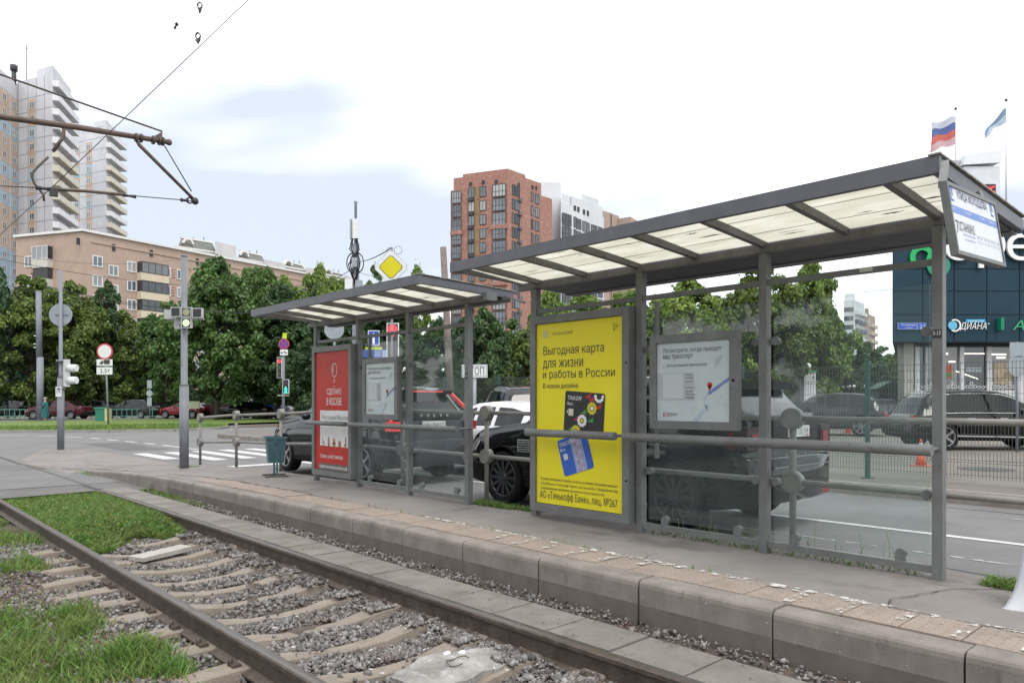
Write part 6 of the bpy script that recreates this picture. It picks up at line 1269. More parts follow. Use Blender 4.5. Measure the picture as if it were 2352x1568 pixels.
# ---- mansard roofed blocks behind
m_mans = mat('mansard_tiles', (.16, .165, .15), .8, rgb2=(.12, .125, .115), scale=.8); m_mw = mat('mansard_wall', (.6, .6, .6), .8, rgb2=(.52, .52, .52), scale=.3); m_or = mat('orange_wall', (.5, .16, .07), .85)
tm_ = thing('mansard_block', 'white apartment block with stepped grey mansard roofs behind the brick block', 'building', (*vf(560, 175), 0))
for i, (x0, x1, yt, ye, d) in enumerate(((408, 492, 540, 568, 168), (545, 606, 572, 594, 178), (650, 700, 597, 612, 188), (742, 790, 618, 630, 200))):
    zt, ze = ZZ(yt, d), ZZ(ye, d); a, b = vf(x0, d), vf(x1, d+6); a2, b2 = vf(x0+9, d+3), vf(x1-5, d+8.5); c, e_ = vf(x1+8, d+22), vf(x0+8, d+16)
    wall_prism([a, b, c, e_], 10, ze, 'wall', m_mw, tm_)
    g = G(); g.add([(*a, ze), (*b, ze), (*c, ze), (*e_, ze), (*a2, zt), (*b2, zt), (*c, zt), (*e_, zt)], [(4, 5, 6, 7), (0, 1, 5, 4), (1, 2, 6, 5), (2, 3, 7, 6), (3, 0, 4, 7)]); rf = g.obj('mansard_roof', m_mans, tm_)
    f = Facade(a, b, tm_); f.plane().slab(-.3, ze-.2, f.L+.3, ze+.25, 0, .5, 'cornice', m_wframe); f.plane().slab(f.L*.12, ze-4.2, f.L*.55, ze-1, 0, .06, 'orange_panel', m_or)
    Plane((*a2, 0), (b2[0]-a2[0], b2[1]-a2[1], 0), (0, 0, 1), tm_).slab(-.2, zt-.05, math.hypot(b2[0]-a2[0], b2[1]-a2[1])+.2, zt+.35, -.5, .2, 'roof_rim', m_wframe, rf)
    for k in range(3 if i < 2 else 1): f.put(win_mesh(1.6, 1.6, 2, fw=.15) if k == 0 else bpy.data.meshes[-1] if 0 else w_b, 'window', f.L*(.2+.3*k), ze-3.4, .08)
    f.plane().ring(f.L*.3, lerp(ze, zt, .45), .9, 1.3, -.2, 'dormer_arch', m_wframe, None, .8, 0, 180, 12); 
    for k in range(3): g = G(); q = vf(lerp(x0+12, x1, k/3), d+9); g.tube([(*q, zt), (*q, zt+1.5)], .1, 5); g.obj('roof_pipe', m_dark, tm_)
    wa, wb = vf(x1+2, d+4), vf(x1+50 if i < 3 else x1+20, d+10); zs = ze+.6 if i else ze+2.3
    wall_prism([wa, wb, vf(x1+50, d+24), vf(x1+4, d+24)], 10, zs, 'stair_wall', m_mw, tm_); f2 = Facade(wa, wb, tm_)
    for k in range(2): f2.put(w_b, 'window', f2.L*(.2+.4*k), ze-3.6, .05)
# ---- red brick tower
m_rb = mat('red_brick', (.33, .18, .14), .9, rgb2=(.27, .13, .1), scale=2.2, speck=(3.5, (.5, .3, .24), .56)); m_ochre = mat('ochre_panel', (.27, .17, .09), .85, rgb2=(.23, .145, .08), scale=.5)
q = dict(a=vf(1035, 161.5), b=vf(1042, 161), c=vf(1063, 160), e=vf(1127, 157.5), f=vf(1166, 156.5), g=vf(1206, 160.5), h=vf(1243, 164.5), i=vf(1268, 168), j=vf(1262, 185), k=vf(1060, 185))
t4 = thing('red_brick_tower', 'speckled red brick tower with dark glazed bays behind the shelters', 'building', (*q['f'], 0))
ZR = ZZ(389, 157)
for k_, px_ in (('b', 1042), ('c', 1063), ('e', 1127)):
    q_ = hit(px_, q['a'], q['f'])[1]; q[k_] = vf(px_, q_)
for k_, px_ in (('g', 1206), ('h', 1243)):
    q_ = hit(px_, q['f'], q['i'])[1]; q[k_] = vf(px_, q_)
q24 = vf(1124, hit(1124, q['a'], q['f'])[1]); q86 = vf(1186, hit(1186, q['f'], q['i'])[1])
wall_prism([q['a'], q['c'], q['e'], q['f'], q['g'], q['h'], q['i'], q['j'], q['k']], 0, ZZ(437, 161), 'wall', m_rb, t4)
zl = ZZ(437, 161); wall_prism([q['b'], q['c'], q['e'], q['f'], q['g'], q['h'], vf(1240, 182), vf(1066, 182)], zl, ZZ(412, 162), 'upper_wall', m_rb, t4)
wall_prism([q['c'], q['e'], q['f'], q['g'], vf(1216, 178), vf(1080, 178)], ZZ(412, 162), ZZ(399, 160), 'top_wall', m_rb, t4); wall_prism([q24, q['f'], q86, vf(1180, 170), vf(1130, 170)], ZZ(399, 160), ZR, 'top_wall', m_rb, t4)
g = G(); g.tube([(*vf(1108, 168), ZZ(399, 160)), (*vf(1108, 168), ZR+1.6)], .45, 8); g.sphere((*vf(1108, 168), ZR+1.8), .7, nu=8, nv=5); g.obj('roof_vent', m_wframe, t4); g = G(); g.box((vf(1098, 166)[0], vf(1098, 166)[1]-1, ZR-1), (vf(1098, 166)[0]+2.5, vf(1098, 166)[1]+1, ZR)); g.obj('roof_box', m_dark, t4)
fL, fR = Facade(q['a'], q['f'], t4), Facade(q['f'], q['i'], t4); dl = (q['e'][0], q['e'][1])
st3 = 3.0; zr0 = fL.uz(1095, 453.5)[1]                        # sill of the top row
w_r = win_mesh(1.5, 2.2, 2, mf=m_dframe, mg=m_winglass, fw=.12); w_n = win_mesh(.8, 2.3, 1, mf=m_dframe, mg=m_winglass2, fw=.1); bayw = fL.u(1166-1)-fL.u(1129); bay1 = fL.u(1062)-fL.u(1037)
m_bayL = win_mesh(bay1-.3, 2.7, 4, mf=m_dframe, mg=m_winglass, fw=.14, tr=.42); m_bayR = win_mesh(bayw-.5, 2.7, 4, mf=m_dframe, mg=m_winglass, fw=.14, tr=.42)
sq = win_mesh(.7, .8, 1, mf=m_dark, mg=m_dark); w_d = win_mesh(1.6, 2.2, 2, mf=m_dframe, mg=m_winglass2, fw=.1)
for f, px, py in ((fL, 1081, 423), (fL, 1110, 419), (fL, 1140, 417), (fR, 1191, 425), (fR, 1223, 430), (fR, 1231, 432)): u, z = f.uz(px, py); f.put(sq, 'attic_window', u, z-.4, .35 if f is fL and 0 else .06)
for r in range(15):
    z = zr0-r*st3
    if z < 1: break
    if r % 5 != 4 or r > 9 or 1: pass
    for px in (1083, 1109.5):
        fL.put(w_r, 'window', fL.u(px), z, .10)
        if px == 1083: u = fL.u(1082); fL.plane().slab(u-.6, z-.75, u+.7, z-.05, .05, .55, 'air_conditioner_basket', m_dframe)
    fL.plane().slab(fL.u(1090), z-.5, fL.u(1103), z+2.3, 0, .08, 'ochre_panel', m_ochre); fL.plane().slab(fL.u(1075), z+2.3 if 0 else z-.5, fL.u(1079.5), z+2.3, 0, .07, 'ochre_panel', m_ochre)
    if (r % 4) < 3 or r == 3:
        gp = .0
        if r % 3 != 2 or True: fL.put(m_bayR, 'glazed_bay', fL.u(1147.5), z-.45, .3)
    fL.put(m_bayL, 'glazed_bay', fL.u(1049.5), z-.9 if r % 4 != 3 else z-.9, .25)
    for px in (1178.5, 1188): fR.put(w_n if px < 1180 else w_d, 'window', fR.u(px), z+.1, .06); 
    u = fR.u(1190); fR.plane().slab(u-.1, z-.9, u+.9, z-.15, .02, .5, 'air_conditioner', flat((.12, .12, .13)))
    fR.put(w_n, 'window', fR.u(1222), z-.1, .06); fR.put(w_r, 'window', fR.u(1233.5), z-.15, .06); 
for r in (3, 7, 11):
    z = zr0-r*st3+2.2; fL.plane().slab(fL.u(1128), z-.45, fL.u(1165.5), z+.45, 0, .55, 'brick_band', m_rb); fL.plane().slab(fL.u(1036), z-.9, fL.u(1063), z-.0, 0, .5, 'brick_band', m_rb); fL.plane().slab(fL.u(1063), z-.0, fL.u(1127), z+.5, 0, .09, 'brick_band', m_rb)
# ---- white tower behind it and the beige one
t5 = thing('white_tower', 'white tower block with dark windows right of the red brick tower', 'building', (*vf(1330, 178), 0))
m_wt = mat('white_render', (.6, .62, .64), .8, rgb2=(.54, .56, .58), scale=.2)
wall_prism([vf(1240, 176), vf(1288, 176.5), vf(1289, 195), vf(1240, 195)], 0, ZZ(424, 178), 'wall', m_wt, t5)
W1, W2 = vf(1288, 172), vf(1387, 186); wall_prism([W1, W2, vf(1388, 205), vf(1290, 200)], 0, ZZ(480, 178), 'wall', m_wt, t5); wall_prism([vf(1312, 175.5), vf(1384, 185.5), vf(1386, 200), vf(1312, 195)], ZZ(480, 178), ZZ(462, 180), 'upper_wall', m_wt, t5); wall_prism([vf(1290, 173), vf(1313, 176), vf(1314, 190), vf(1292, 190)], ZZ(480, 178), ZZ(452, 176), 'upper_wall', m_wt, t5); wall_prism([vf(1337, 179.5), vf(1375, 184.5), vf(1376, 198), vf(1338, 196)], ZZ(462, 180), ZZ(455, 183), 'top_wall', m_wt, t5)
g = G(); g.tube([(*vf(1357, 186), ZZ(462, 180)), (*vf(1357, 186), ZZ(453, 186))], .6, 8); g.obj('roof_vent', m_wframe, t5)
f5 = Facade(W1, W2, t5); z0_ = f5.uz(1310, 518)[1]; wb_ = win_mesh(f5.u(1311)-f5.u(1290), 2.7, 3, mf=m_dframe, mg=m_winglass2, fw=.16, tr=.4); wn = win_mesh(1.2, 2.5, 1, mf=m_dframe, mg=m_winglass2, fw=.1); wn2 = win_mesh(2.0, 2.5, 1, mf=m_dframe, mg=m_winglass2, fw=.1); wb2 = win_mesh(f5.u(1371)-f5.u(1357), 2.6, 3, mf=m_dframe, mg=m_winglass, fw=.16, tr=.4)
for px, py in ((1320, 480), (1328, 483), (1341, 489), (1350, 492)): u, z = f5.uz(px, py); f5.put(sq, 'attic_window', u, z-.4, .05, sc=(1.3, 1, 1.5))
for r in range(13):
    z = z0_-r*3.0
    if z < 1: break
    f5.put(wb_, 'glazed_bay', f5.u(1300.5), z-.3, .2); f5.put(wn, 'window', f5.u(1320.5), z-.1, .05); f5.put(wn2, 'window', f5.u(1329), z-.3, .05); f5.put(wn2, 'window', f5.u(1342.5), z-.4, .05); f5.put(wn, 'window', f5.u(1350.5), z-.5, .05); f5.put(wb2, 'glazed_bay', f5.u(1364), z-.7, .1); f5.put(wn2, 'window', f5.u(1378.5), z-.6, .05)
t6 = thing('beige_tower', 'plain beige-grey brick tower rising just over the near shelter roof', 'building', (*vf(1425, 190), 0)); m_bt = mat('beige_brick', (.38, .29, .25), .9, rgb2=(.33, .25, .21), scale=.4, speck=(3, (.42, .34, .3), .6))
wall_prism([vf(1384, 186), vf(1408, 189), vf(1408, 200), vf(1386, 200)], 0, ZZ(486, 187), 'wall', m_bt, t6); wall_prism([vf(1405, 188), vf(1422, 190.5), vf(1424, 205), vf(1405, 205)], 0, ZZ(493, 189), 'wall', m_bt, t6); wall_prism([vf(1420, 190), vf(1448, 188), vf(1470, 194), vf(1460, 210), vf(1422, 205)], 0, ZZ(500, 189), 'wall', m_bt, t6)
# far right towers
def slim(label, x0, xm, x1, d, yt, m, seed, nm='distant_tower'):
    t = thing(nm, label, 'building', (*vf(x0, d), 0)); a, b, c = vf(x0, d), vf(xm, d-2), vf(x1, d+9); zt = ZZ(yt, d); wall_prism([a, b, c, vf(x1-2, d+22), vf(x0, d+20)], 0, zt, 'wall', m, t); f1, f2 = Facade(a, b, t), Facade(b, c, t); wf = win_mesh(1.5, 1.5, 2, fw=.12, mg=m_winglass2, mf=m_dframe if m is not m_bt else None)
    wall_prism([vf(x0+2, d+2), vf(xm, d+1), vf(xm+2, d+12), vf(x0+4, d+12)], zt, zt+2.5, 'roof_house', m, t)
    k = 0
    while zt-4-k*3 > 22:
        z = zt-4-k*3
        for q in (.25, .7): f1.put(wf, 'window', f1.L*q, z, .05)
        for q in (.2, .55, .85): f2.plane().slab(f2.L*q-1.6, z-.9, f2.L*q+1.6, z+.3, 0, 1.2, 'balcony', (flat((.08, .085, .11)) if k % 3 else m_balc) if m is m_wt else flat((.5, .42, .33)))
        k += 1
    return t
slim('white distant tower with dark balconies seen through the shelter glass', 1938, 1962, 1985, 255, 690, m_wt, 1); slim('beige distant tower with ribbed balconies beside the white distant one', 1984, 1994, 2010, 285, 722, m_bt, 2)
# ---- shop building on the right
t7 = thing('shop_building', 'dark teal panel supermarket with white lettering and tall ground-floor windows', 'building', (*vf(2050, 45), .25))
m_teal = mat('teal_panel', (.013, .042, .064), .6, rgb2=(.01, .034, .053), scale=.6, spec=.25); m_gap = flat((.008, .02, .03)); m_wcol = mat('white_column', (.55, .55, .56), .7, rgb2=(.48, .48, .49), scale=2); m_tilew = mat('tiled_pier', (.4, .38, .35), .8, rgb2=(.33, .31, .28), scale=4)
SA, SB = vf(2050, 45), vf(2620, 45); fs = Facade(SA, SB, t7); D = 45
zb1, zt1 = ZZ(786, D), ZZ(522, D)
wall_prism([SA, SB, vf(2620, 65), vf(2060, 65)], zb1, zt1-.05, 'upper_wall', m_gap, t7)
ps = fs.plane(); xs = [2050, 2101, 2178 if 0 else 2188, 2227 if 0 else 2265, 2345, 2420, 2500, 2620]; ysr = [522, 594 if 0 else 619, 678 if 0 else 668, 730, 786]
xs = [2050, 2118, 2190, 2265, 2340, 2415, 2490, 2620]; ysr = [522, 569, 618, 669, 723, 786]
for a, b in zip(xs, xs[1:]):
    for c, e2 in zip(ysr, ysr[1:]): ps.slab(fs.u(a)+.03, ZZ(e2, D)+.03, fs.u(b)-.03, ZZ(c, D)-.03, 0, .06, 'facade_panel', m_teal)
# side return of the upper storey
fs2 = Facade(vf(2056, 64), SA, t7)
wall_prism([vf(2073, 46.5), vf(2620, 46.5), vf(2620, 64), vf(2085, 64)], .25, zb1, 'shop_interior', mat('shop_inside', (.045, .045, .045), .8, rgb2=(.02, .02, .02), scale=.5), t7)
ps2 = Plane((*vf(2073, 46), 0), C_ and (C_, -S_, 0), (0, 0, 1), t7); D2 = 46
def pu(px): return (px-2073)/F*D2
ps2.slab(pu(2073), .25, pu(2096), zb1, -.6, .15, 'corner_pier', m_tilew)
for a, b in ((2100, 2110), (2124, 2128), (2147, 2152), (2203, 2212), (2265, 2275), (2329, 2349), (2410, 2420), (2475, 2485), (2545, 2560)): ps2.slab(pu(a), .25, pu(b), zb1, -.1, .12, 'window_column', m_wcol)
ps2.slab(pu(2096), .25, pu(2600), ZZ(896, D2), -.1, .08, 'sill_wall', m_wcol); ps2.slab(pu(2096), zb1-.2, pu(2600), zb1, -.1, .2, 'window_head', m_gap)
for a, b in ((2110, 2124), (2128, 2147), (2152, 2203), (2212, 2265), (2275, 2329), (2349, 2410), (2420, 2475), (2485, 2545)): ps2.slab(pu(a), ZZ(896, D2), pu(b), zb1-.2, -.08, -.05, 'shop_window', m_winglass2)
lamp_in = mat('shop_tube_light', (1, .93, .75), .5, emit=1.6)
for a, b, y0_, y1_ in ((2180, 2195, 829, 832), (2165, 2178, 810, 814), (2214, 2262, 811, 813), (2276, 2312, 812, 815), (2290, 2310, 819, 823)): ps2.slab(pu(a), ZZ(y1_, D2), pu(b), ZZ(y0_, D2), -.05, -.03, 'ceiling_lamp', lamp_in)
ps2.poly([(pu(2196), ZZ(851, D2)), (pu(2247), ZZ(869, D2)), (pu(2247), ZZ(871, D2)), (pu(2196), ZZ(853, D2))], -.02, 'ceiling_lamp', lamp_in)
ps2.slab(pu(2219), ZZ(854, D2), pu(2255), ZZ(843, D2), -.05, -.02, 'notice', flat((.3, .35, .36))); ps2.slab(pu(2172), ZZ(868, D2), pu(2187), ZZ(838, D2), -.05, -.02, 'advert', flat((.4, .08, .05))); ps2.slab(pu(2174), ZZ(866, D2), pu(2185), ZZ(856, D2), -.02, -.015, 'advert_strip', flat((.04, .2, .05)))
ps2.poly([(pu(2283), ZZ(880, D2)), (pu(2325), ZZ(885, D2)), (pu(2327), ZZ(830, D2)), (pu(2284), ZZ(834, D2))], -.03, 'bread_poster', mat('bread_print', (.42, .35, .25), .5, rgb2=(.2, .14, .08), scale=1.6))
for i, px in enumerate(range(2112, 2600, 9)):                 # trefoil window rail
    k = i % 5
    for dx, dy in (((0, 5),) if k in (0, 1) else ((-3, 4), (3, 4), (0, -4)) if k == 3 else ((0, 4),)): ps2.ring(pu(px+dx), ZZ(884+dy, D2), .07, .11, .1, 'rail_ring', m_wcol, None, .03, n=12)
# clover emblem and big letters
m_grn, m_grn2, m_lime = flat((.0, .35, .09), .4), flat((.01, .22, .13), .4), flat((.2, .5, .03), .4); m_lw = flat((.8, .8, .79), .5)
def U_(px): return fs.u(px)
em = ps.ring(U_(2114), ZZ(592, D), .42, .73, .22, 'clover_loop', m_grn, None, .12, 0, 215); ps.ring(U_(2152), ZZ(611, D), .40, .70, .2, 'clover_loop', m_grn2, None, .12, 130, 400); ps.poly([(U_(2128), ZZ(582, D)), (U_(2146), ZZ(581, D)), (U_(2139), ZZ(594, D)), (U_(2122), ZZ(600, D))], .23, 'clover_arm', m_grn, None, .1)
ps.poly([(U_(2134), ZZ(562, D)), (U_(2152), ZZ(562, D)), (U_(2152), ZZ(574, D))], .24, 'clover_tip', m_lime, None, .1); ps.ring(U_(2176), ZZ(577, D), .40, .70, .2, 'clover_loop', m_lime, None, .12, -30, 200)
for s, px0, w_, yb in (('е', 2165, 1.62, 600), ('р', 2242, 1.6, 617), ('е', 2306.5, 1.68, 600), ('к', 2386, 1.55, 600), ('р', 2466, 1.6, 617)):
    o = ps.text(s, U_(px0), ZZ(yb, D), w_, (1.62 if s != 'р' else 2.2), .30, m_lw, None, .05, name='big_letter'); md = o.modifiers.new('s', 'SOLIDIFY'); md.thickness = .14
pl_ = ps.slab(U_(2059), ZZ(757, D), U_(2103), ZZ(742, D), .1, .16, 'street_plate', flat((.35, .42, .75))); ps.slab(U_(2060), ZZ(756, D), U_(2102), ZZ(743, D), .16, .165, 'blue_field', flat((.03, .09, .5)), pl_); ps.text('Полярная', U_(2067), ZZ(749.5, D), U_(2099)-U_(2067), .13, .17, m_lw, pl_); ps.text('улица', U_(2074), ZZ(755, D), U_(2092)-U_(2074), .07, .17, m_lw, pl_)
pl_ = ps.slab(U_(2104), ZZ(757, D), U_(2124), ZZ(742, D), .1, .16, 'house_number_plate', flat((.35, .42, .75))); ps.slab(U_(2105), ZZ(756, D), U_(2123), ZZ(743, D), .16, .165, 'blue_field', flat((.03, .09, .5)), pl_); ps.text('21', U_(2109), ZZ(755, D), U_(2120)-U_(2109), .24, .17, m_lw, pl_, .03)
ps.disc(U_(2184), ZZ(748, D), .27, .2, 'globe_emblem', flat((.12, .42, .6)), thick=.08); ps.ring(U_(2188), ZZ(748, D), .3, .38, .24, 'emblem_swirl', m_lw, None, .05, -120, 120)
ps.text('Диана'.upper(), U_(2200), ZZ(760, D), U_(2261)-U_(2200), .5, .22, m_lw, None, .03, .25, name='sign_letters'); pl_ = ps.slab(U_(2215), ZZ(741, D), U_(2259), ZZ(734, D), .1, .18, 'blue_sign_strip', flat((.02, .35, .6))); ps.text('ХИМЧИСТКА', U_(2219), ZZ(740, D), U_(2255)-U_(2219), .11, .19, m_lw, pl_)
ps.disc(U_(2266), ZZ(744, D), .05, .2, 'dot', flat((.3, .6, .6)), thick=.05, n=10); ps.slab(U_(2287), ZZ(759, D), U_(2294), ZZ(731, D), .1, .5, 'green_cross_sign', flat((.0, .2, .1))); ps.text('АПТЕКА', U_(2321), ZZ(758, D), 4.6, .58, .2, flat((.03, .35, .15)), None, .05, .2, name='sign_letters')
# roof-top white volume with the red display, flags
t8 = thing('rooftop_sign_tower', 'white sign pylon with a red LED display rising behind the shelter roof', 'sign', (*vf(2255, 47), 12)); D = 47
p8 = Plane((*vf(2176, D), 0), (C_, -S_, 0), (0, 0, 1), t8); v8 = lambda px: (px-2176)/F*D; m_py = mat('pylon_white', (.62, .64, .68), .6, rgb2=(.55, .57, .61), scale=.8)
p8.slab(v8(2214), ZZ(530, D), v8(2297), ZZ(382, D), -2, 0, 'pylon', m_py); p8.poly([(v8(2210), ZZ(380, D)), (v8(2295), ZZ(375, D)), (v8(2297), ZZ(345, D)), (v8(2213), ZZ(358, D))], .15, 'top_panel', flat((.72, .74, .77)), None, 2.2); p8.slab(v8(2175), ZZ(530, D), v8(2212), ZZ(366, D), -1.8, -.2, 'side_pylon', flat((.42, .43, .45)))
p8.slab(v8(2262), ZZ(444, D), v8(2285), ZZ(424, D), 0, .1, 'display', flat((.05, .01, .01))); p8.ring(v8(2279), ZZ(436, D), .12, .2, .13, 'red_digit', redl, None, .02, 60, 300, 8); p8.ring(v8(2267), ZZ(438, D), .12, .2, .13, 'red_digit', redl, None, .02, -90, 120, 8)
def flag(px, d, ytop, ybot, label, bands, W, dirx, droop, H):
    x, y = P(px, d); zt = ZZ(ytop, d); t = thing('flag', label, 'flag', (x, y, ZZ(ybot, d))); G().tube([(x, y, ZZ(ybot, d)), (x, y, zt)], [.07, .035], 8).obj('pole', flat((.6, .6, .62), .4), t); G().sphere((x, y, zt+.06), .1, nu=8, nv=6).obj('finial', m_dark, t)
    nb = len(bands)
    for b, (c) in enumerate(bands):
        g = G(); n = 18; m_ = 5
        for j in range(m_+1):
            v = (b+j/m_)/nb
            for i in range(n+1):
                s = i/n; w = W*s; q = Vector((x, y, 0))+CR*dirx*w*(.93)+CN*(.22*math.sin(s*7+v*2.4)*s**.4); z = zt-.5-droop[0]*s**1.2-v*(H*(1-droop[1]*s))+.08*math.sin(s*9+v*3); g.v.append((q.x, q.y, z))
        for j in range(m_):
            for i in range(n): g.f.append((j*(n+1)+i, j*(n+1)+i+1, (j+1)*(n+1)+i+1, (j+1)*(n+1)+i)); g.m.append(0); g.sm.append(True)
        g.obj('flag_cloth' if nb == 1 else 'flag_stripe', c, t, recalc=False)
fl_ = lambda n, c: mat(n, c, .7, var=.12, scale=3, trans=.45)
flag(2195, 52, 252, 460, 'white blue and red striped flag blowing left on its pole', [fl_('flag_white', (.6, .63, .72)), fl_('flag_blue', (.12, .16, .38)), fl_('flag_red', (.62, .16, .13)), fl_('flag_pale', (.66, .45, .47))], 1.95, -1, (.5, -.05), 1.9)
flag(2311, 52, 232, 540, 'drooping blue and white flag on the rightmost pole', [fl_('flag_sky', (.22, .32, .45)), fl_('flag_pale_sky', (.5, .6, .7))], 1.75, -1, (1.9, .72), 1.0)
# ================================================================ FENCE, CONES, PILLAR
tf = thing('mesh_fence', 'green welded mesh fence on the kerb between road and car park', 'fence', (13.3, 5, .25)); m_fg = mat('fence_green', (.012, .07, .06), .55, rgb2=(.02, .06, .05), scale=6); m_wire = flat((.07, .085, .07), .5)
fy = [.42, 2.84, 5.25, 7.66, 10.08, 12.5, 14.9, 17.3, 19.7, 22.1]
for y in fy: G().box((13.27, y-.035, .2), (13.34, y+.035, 2.3)).obj('fence_post', m_fg, tf); G().box((13.22, y-.08, .24), (13.39, y+.08, .27)).obj('post_foot', m_fg, tf)
g = G(); L_ = 2.33
def wirebar(g, a, b, r=.0028): g.bar(a, b, r*2, r*2)
hz = [.07, .27, .31, .52, .72, .92, 1.12, 1.16, 1.36, 1.56, 1.60, 1.75, 1.85]
for k in range(47):
    y = .02+k*.05; pr = [(0, .02), (0, .26), (.03, .29), (0, .32), (0, 1.11), (.03, 1.14), (0, 1.17), (0, 1.55), (.03, 1.58), (0, 1.61), (0, 1.88)]
    for (a, b), (c, d) in zip(pr, pr[1:]): g.bar((a, y, b), (c, y, d), .0056, .0056, up=(0, 1, 0))
for z in hz: g.bar((.004, 0, z), (.004, L_, z), .006, .006)
fm = g.mesh('mesh_panel', m_wire)
for y in fy[:-1]: o = link('mesh_panel', fm, tf, (0.0, y+.045-5, .10)); o['kind'] = 'stuff'
# cones
def cone_parts(t, h, loc):
    r0, r1 = h*.2, h*.035; m_o, m_cw = flat((.62, .09, .03), .6), flat((.6, .55, .53), .6)
    def at(a): return lerp(r0, r1, a)
    for a, b, m, nm in ((.04, .42, m_o, 'cone_body'), (.42, .56, m_cw, 'white_band'), (.56, .78, m_o, 'cone_body'), (.78, .86, m_cw, 'white_band'), (.86, 1, m_o, 'cone_tip')): G().tube([(loc[0], loc[1], loc[2]+h*a), (loc[0], loc[1], loc[2]+h*b)], [at(a), at(b)], 14).obj(nm, m, t)
    G().box((loc[0]-h*.3, loc[1]-h*.3, loc[2]), (loc[0]+h*.3, loc[1]+h*.3, loc[2]+h*.05)).obj('cone_foot', flat((.45, .16, .1)), t)
for px, d, h, lb in ((1948, 31, .66, 'tall orange cone with white bands beside the dark parked SUV'), (2115, 15.3, .56, 'orange cone nearest the mesh fence, in front of the black SUV wheel'), (2079, 22.0, .36, 'small orange cone under the tail of the black SUV')):
    x, y = P(px, d); t = thing('traffic_cone', lb, 'traffic cone', (x, y, .25), group='traffic cones'); cone_parts(t, h, (x, y, .25))
# drain cover in the parking ground
D = 14.6; x, y = P(2265, D); g = G(); g.add([(x+.5*math.cos(a), y+.5*math.sin(a), .256) for a in [i*.52 for i in range(12)]], [tuple(range(12))]); g.obj('drain_cover', m_dark, kind='structure')
# low wall and pillar
x0_, x1_ = vf(1900, 40), vf(2085, 40); t = thing('low_wall', 'low grey metal barrier wall across the car park', 'wall', (*x0_, .25)); p = Plane((*vf(1800, 40), 0), (C_, -S_, 0), (0, 0, 1), t); v40 = lambda px: (px-1800)/F*40
for px in range(1800, 2085, 24): p.slab(v40(px)+.02, .25, v40(px+24)-.02, ZZ(927, 40), -.1, 0, 'barrier_panel', mat('barrier_grey', (.13, .145, .155), .7, rgb2=(.1, .11, .12), scale=2) if 'barrier_grey' not in bpy.data.materials else bpy.data.materials['barrier_grey'])
p.slab(v40(1800), ZZ(927, 40), v40(2085), ZZ(924, 40), -.14, .04, 'barrier_cap', m_dark)
D = 42; x, y = P(1861, D); t = thing('gate_pillar', 'white square pillar topped by a green cap and white globe', 'pillar', (x, y, .25)); p = Plane((x, y, 0), (C_, -S_, 0), (0, 0, 1), t)
p.slab(-.34, .25, .34, ZZ(855, D), -.68, 0, 'shaft', m_wcol); p.slab(-.37, ZZ(855, D), .37, ZZ(851, D), -.7, .03, 'cap', flat((.05, .25, .1))); G().tube([(x+S_*.34, y+C_*.34, ZZ(851, D)), (x+S_*.34, y+C_*.34, ZZ(846, D))], [.3, .12], 12).obj('cap_cone', flat((.05, .25, .1)), t); G().sphere((x+S_*.34, y+C_*.34, ZZ(840, D)), .19, nu=14, nv=10).obj('globe', m_lw, t)
for i, px in enumerate((1896, 1910, 1923, 1937, 1950, 1962, 1984)):
    D = 60+i*3; x, y = P(px, D); t = thing('globe_lamp', ('white globe lamp nearest the gate pillar, %s', 'second white globe lamp right of the gate pillar, over the dark SUV%s', 'white globe lamp between the dark SUV and the first white car%s', 'middle white globe lamp of the row, over the white cars%s', 'white globe lamp left of the green fence post%s', 'white globe lamp just behind the green fence post%s', 'rightmost white globe lamp, near the blue-grey car%s')[i].replace(', %s', '').replace('%s', ''), 'lamp', (x, y, .25), group='globe lamps in a row'); G().tube([(x, y, .25), (x, y, ZZ(889, D))], .05, 6).obj('post', m_dark, t); G().sphere((x, y, ZZ(887, D)), .17, nu=10, nv=7).obj('globe', m_lw, t)
D = 55; x, y = P(2040, D); t = thing('kiosk', 'small kiosk with green pitched roof beside the shop corner', 'kiosk', (x, y, .25)); p = Plane((x, y, 0), (C_, -S_, 0), (0, 0, 1), t); p.slab(-.7, .25, 1.2, ZZ(893, D), -1.5, 0, 'wall', flat((.08, .11, .1))); p.poly([(-.9, ZZ(893, D)), (1.4, ZZ(893, D)), (.6, ZZ(875, D)), (.2, ZZ(875, D))], .1, 'roof', flat((.08, .16, .12)), None, 1.7)
# green low fence left
t = thing('low_fence', 'low green metal rail fence at the far side of the lawn', 'fence', (*P(60, 61), .1)); p = Plane((*P(-60, 61), 0), (C_, -S_, 0), (0, 0, 1), t); m_lf = flat((.08, .22, .17), .6)
for k in range(36): p.slab(k*.42, .1, k*.42+.05, .9, 0, .04, 'fence_bar', m_lf)
p.slab(0, .85, 15.2, .92, 0, .05, 'fence_rail', m_lf); p.slab(0, .3, 15.2, .36, 0, .05, 'fence_rail', m_lf)
x, y = P(230, 53); t = thing('waste_container', 'small green waste box with a cream side beside the maroon sedan', 'bin', (x, y, .12)); p = Plane((x, y, 0), (C_, -S_, 0), (0, 0, 1), t); p.slab(-.35, .12, .3, 1.05, -.6, 0, 'box', flat((.02, .17, .12))); p.slab(-.42, 1.05, .33, 1.12, -.65, .05, 'lid', flat((.05, .25, .2))); p.slab(.32, .12, .55, 1.05, -.5, 0, 'side_board', flat((.5, .47, .25)))
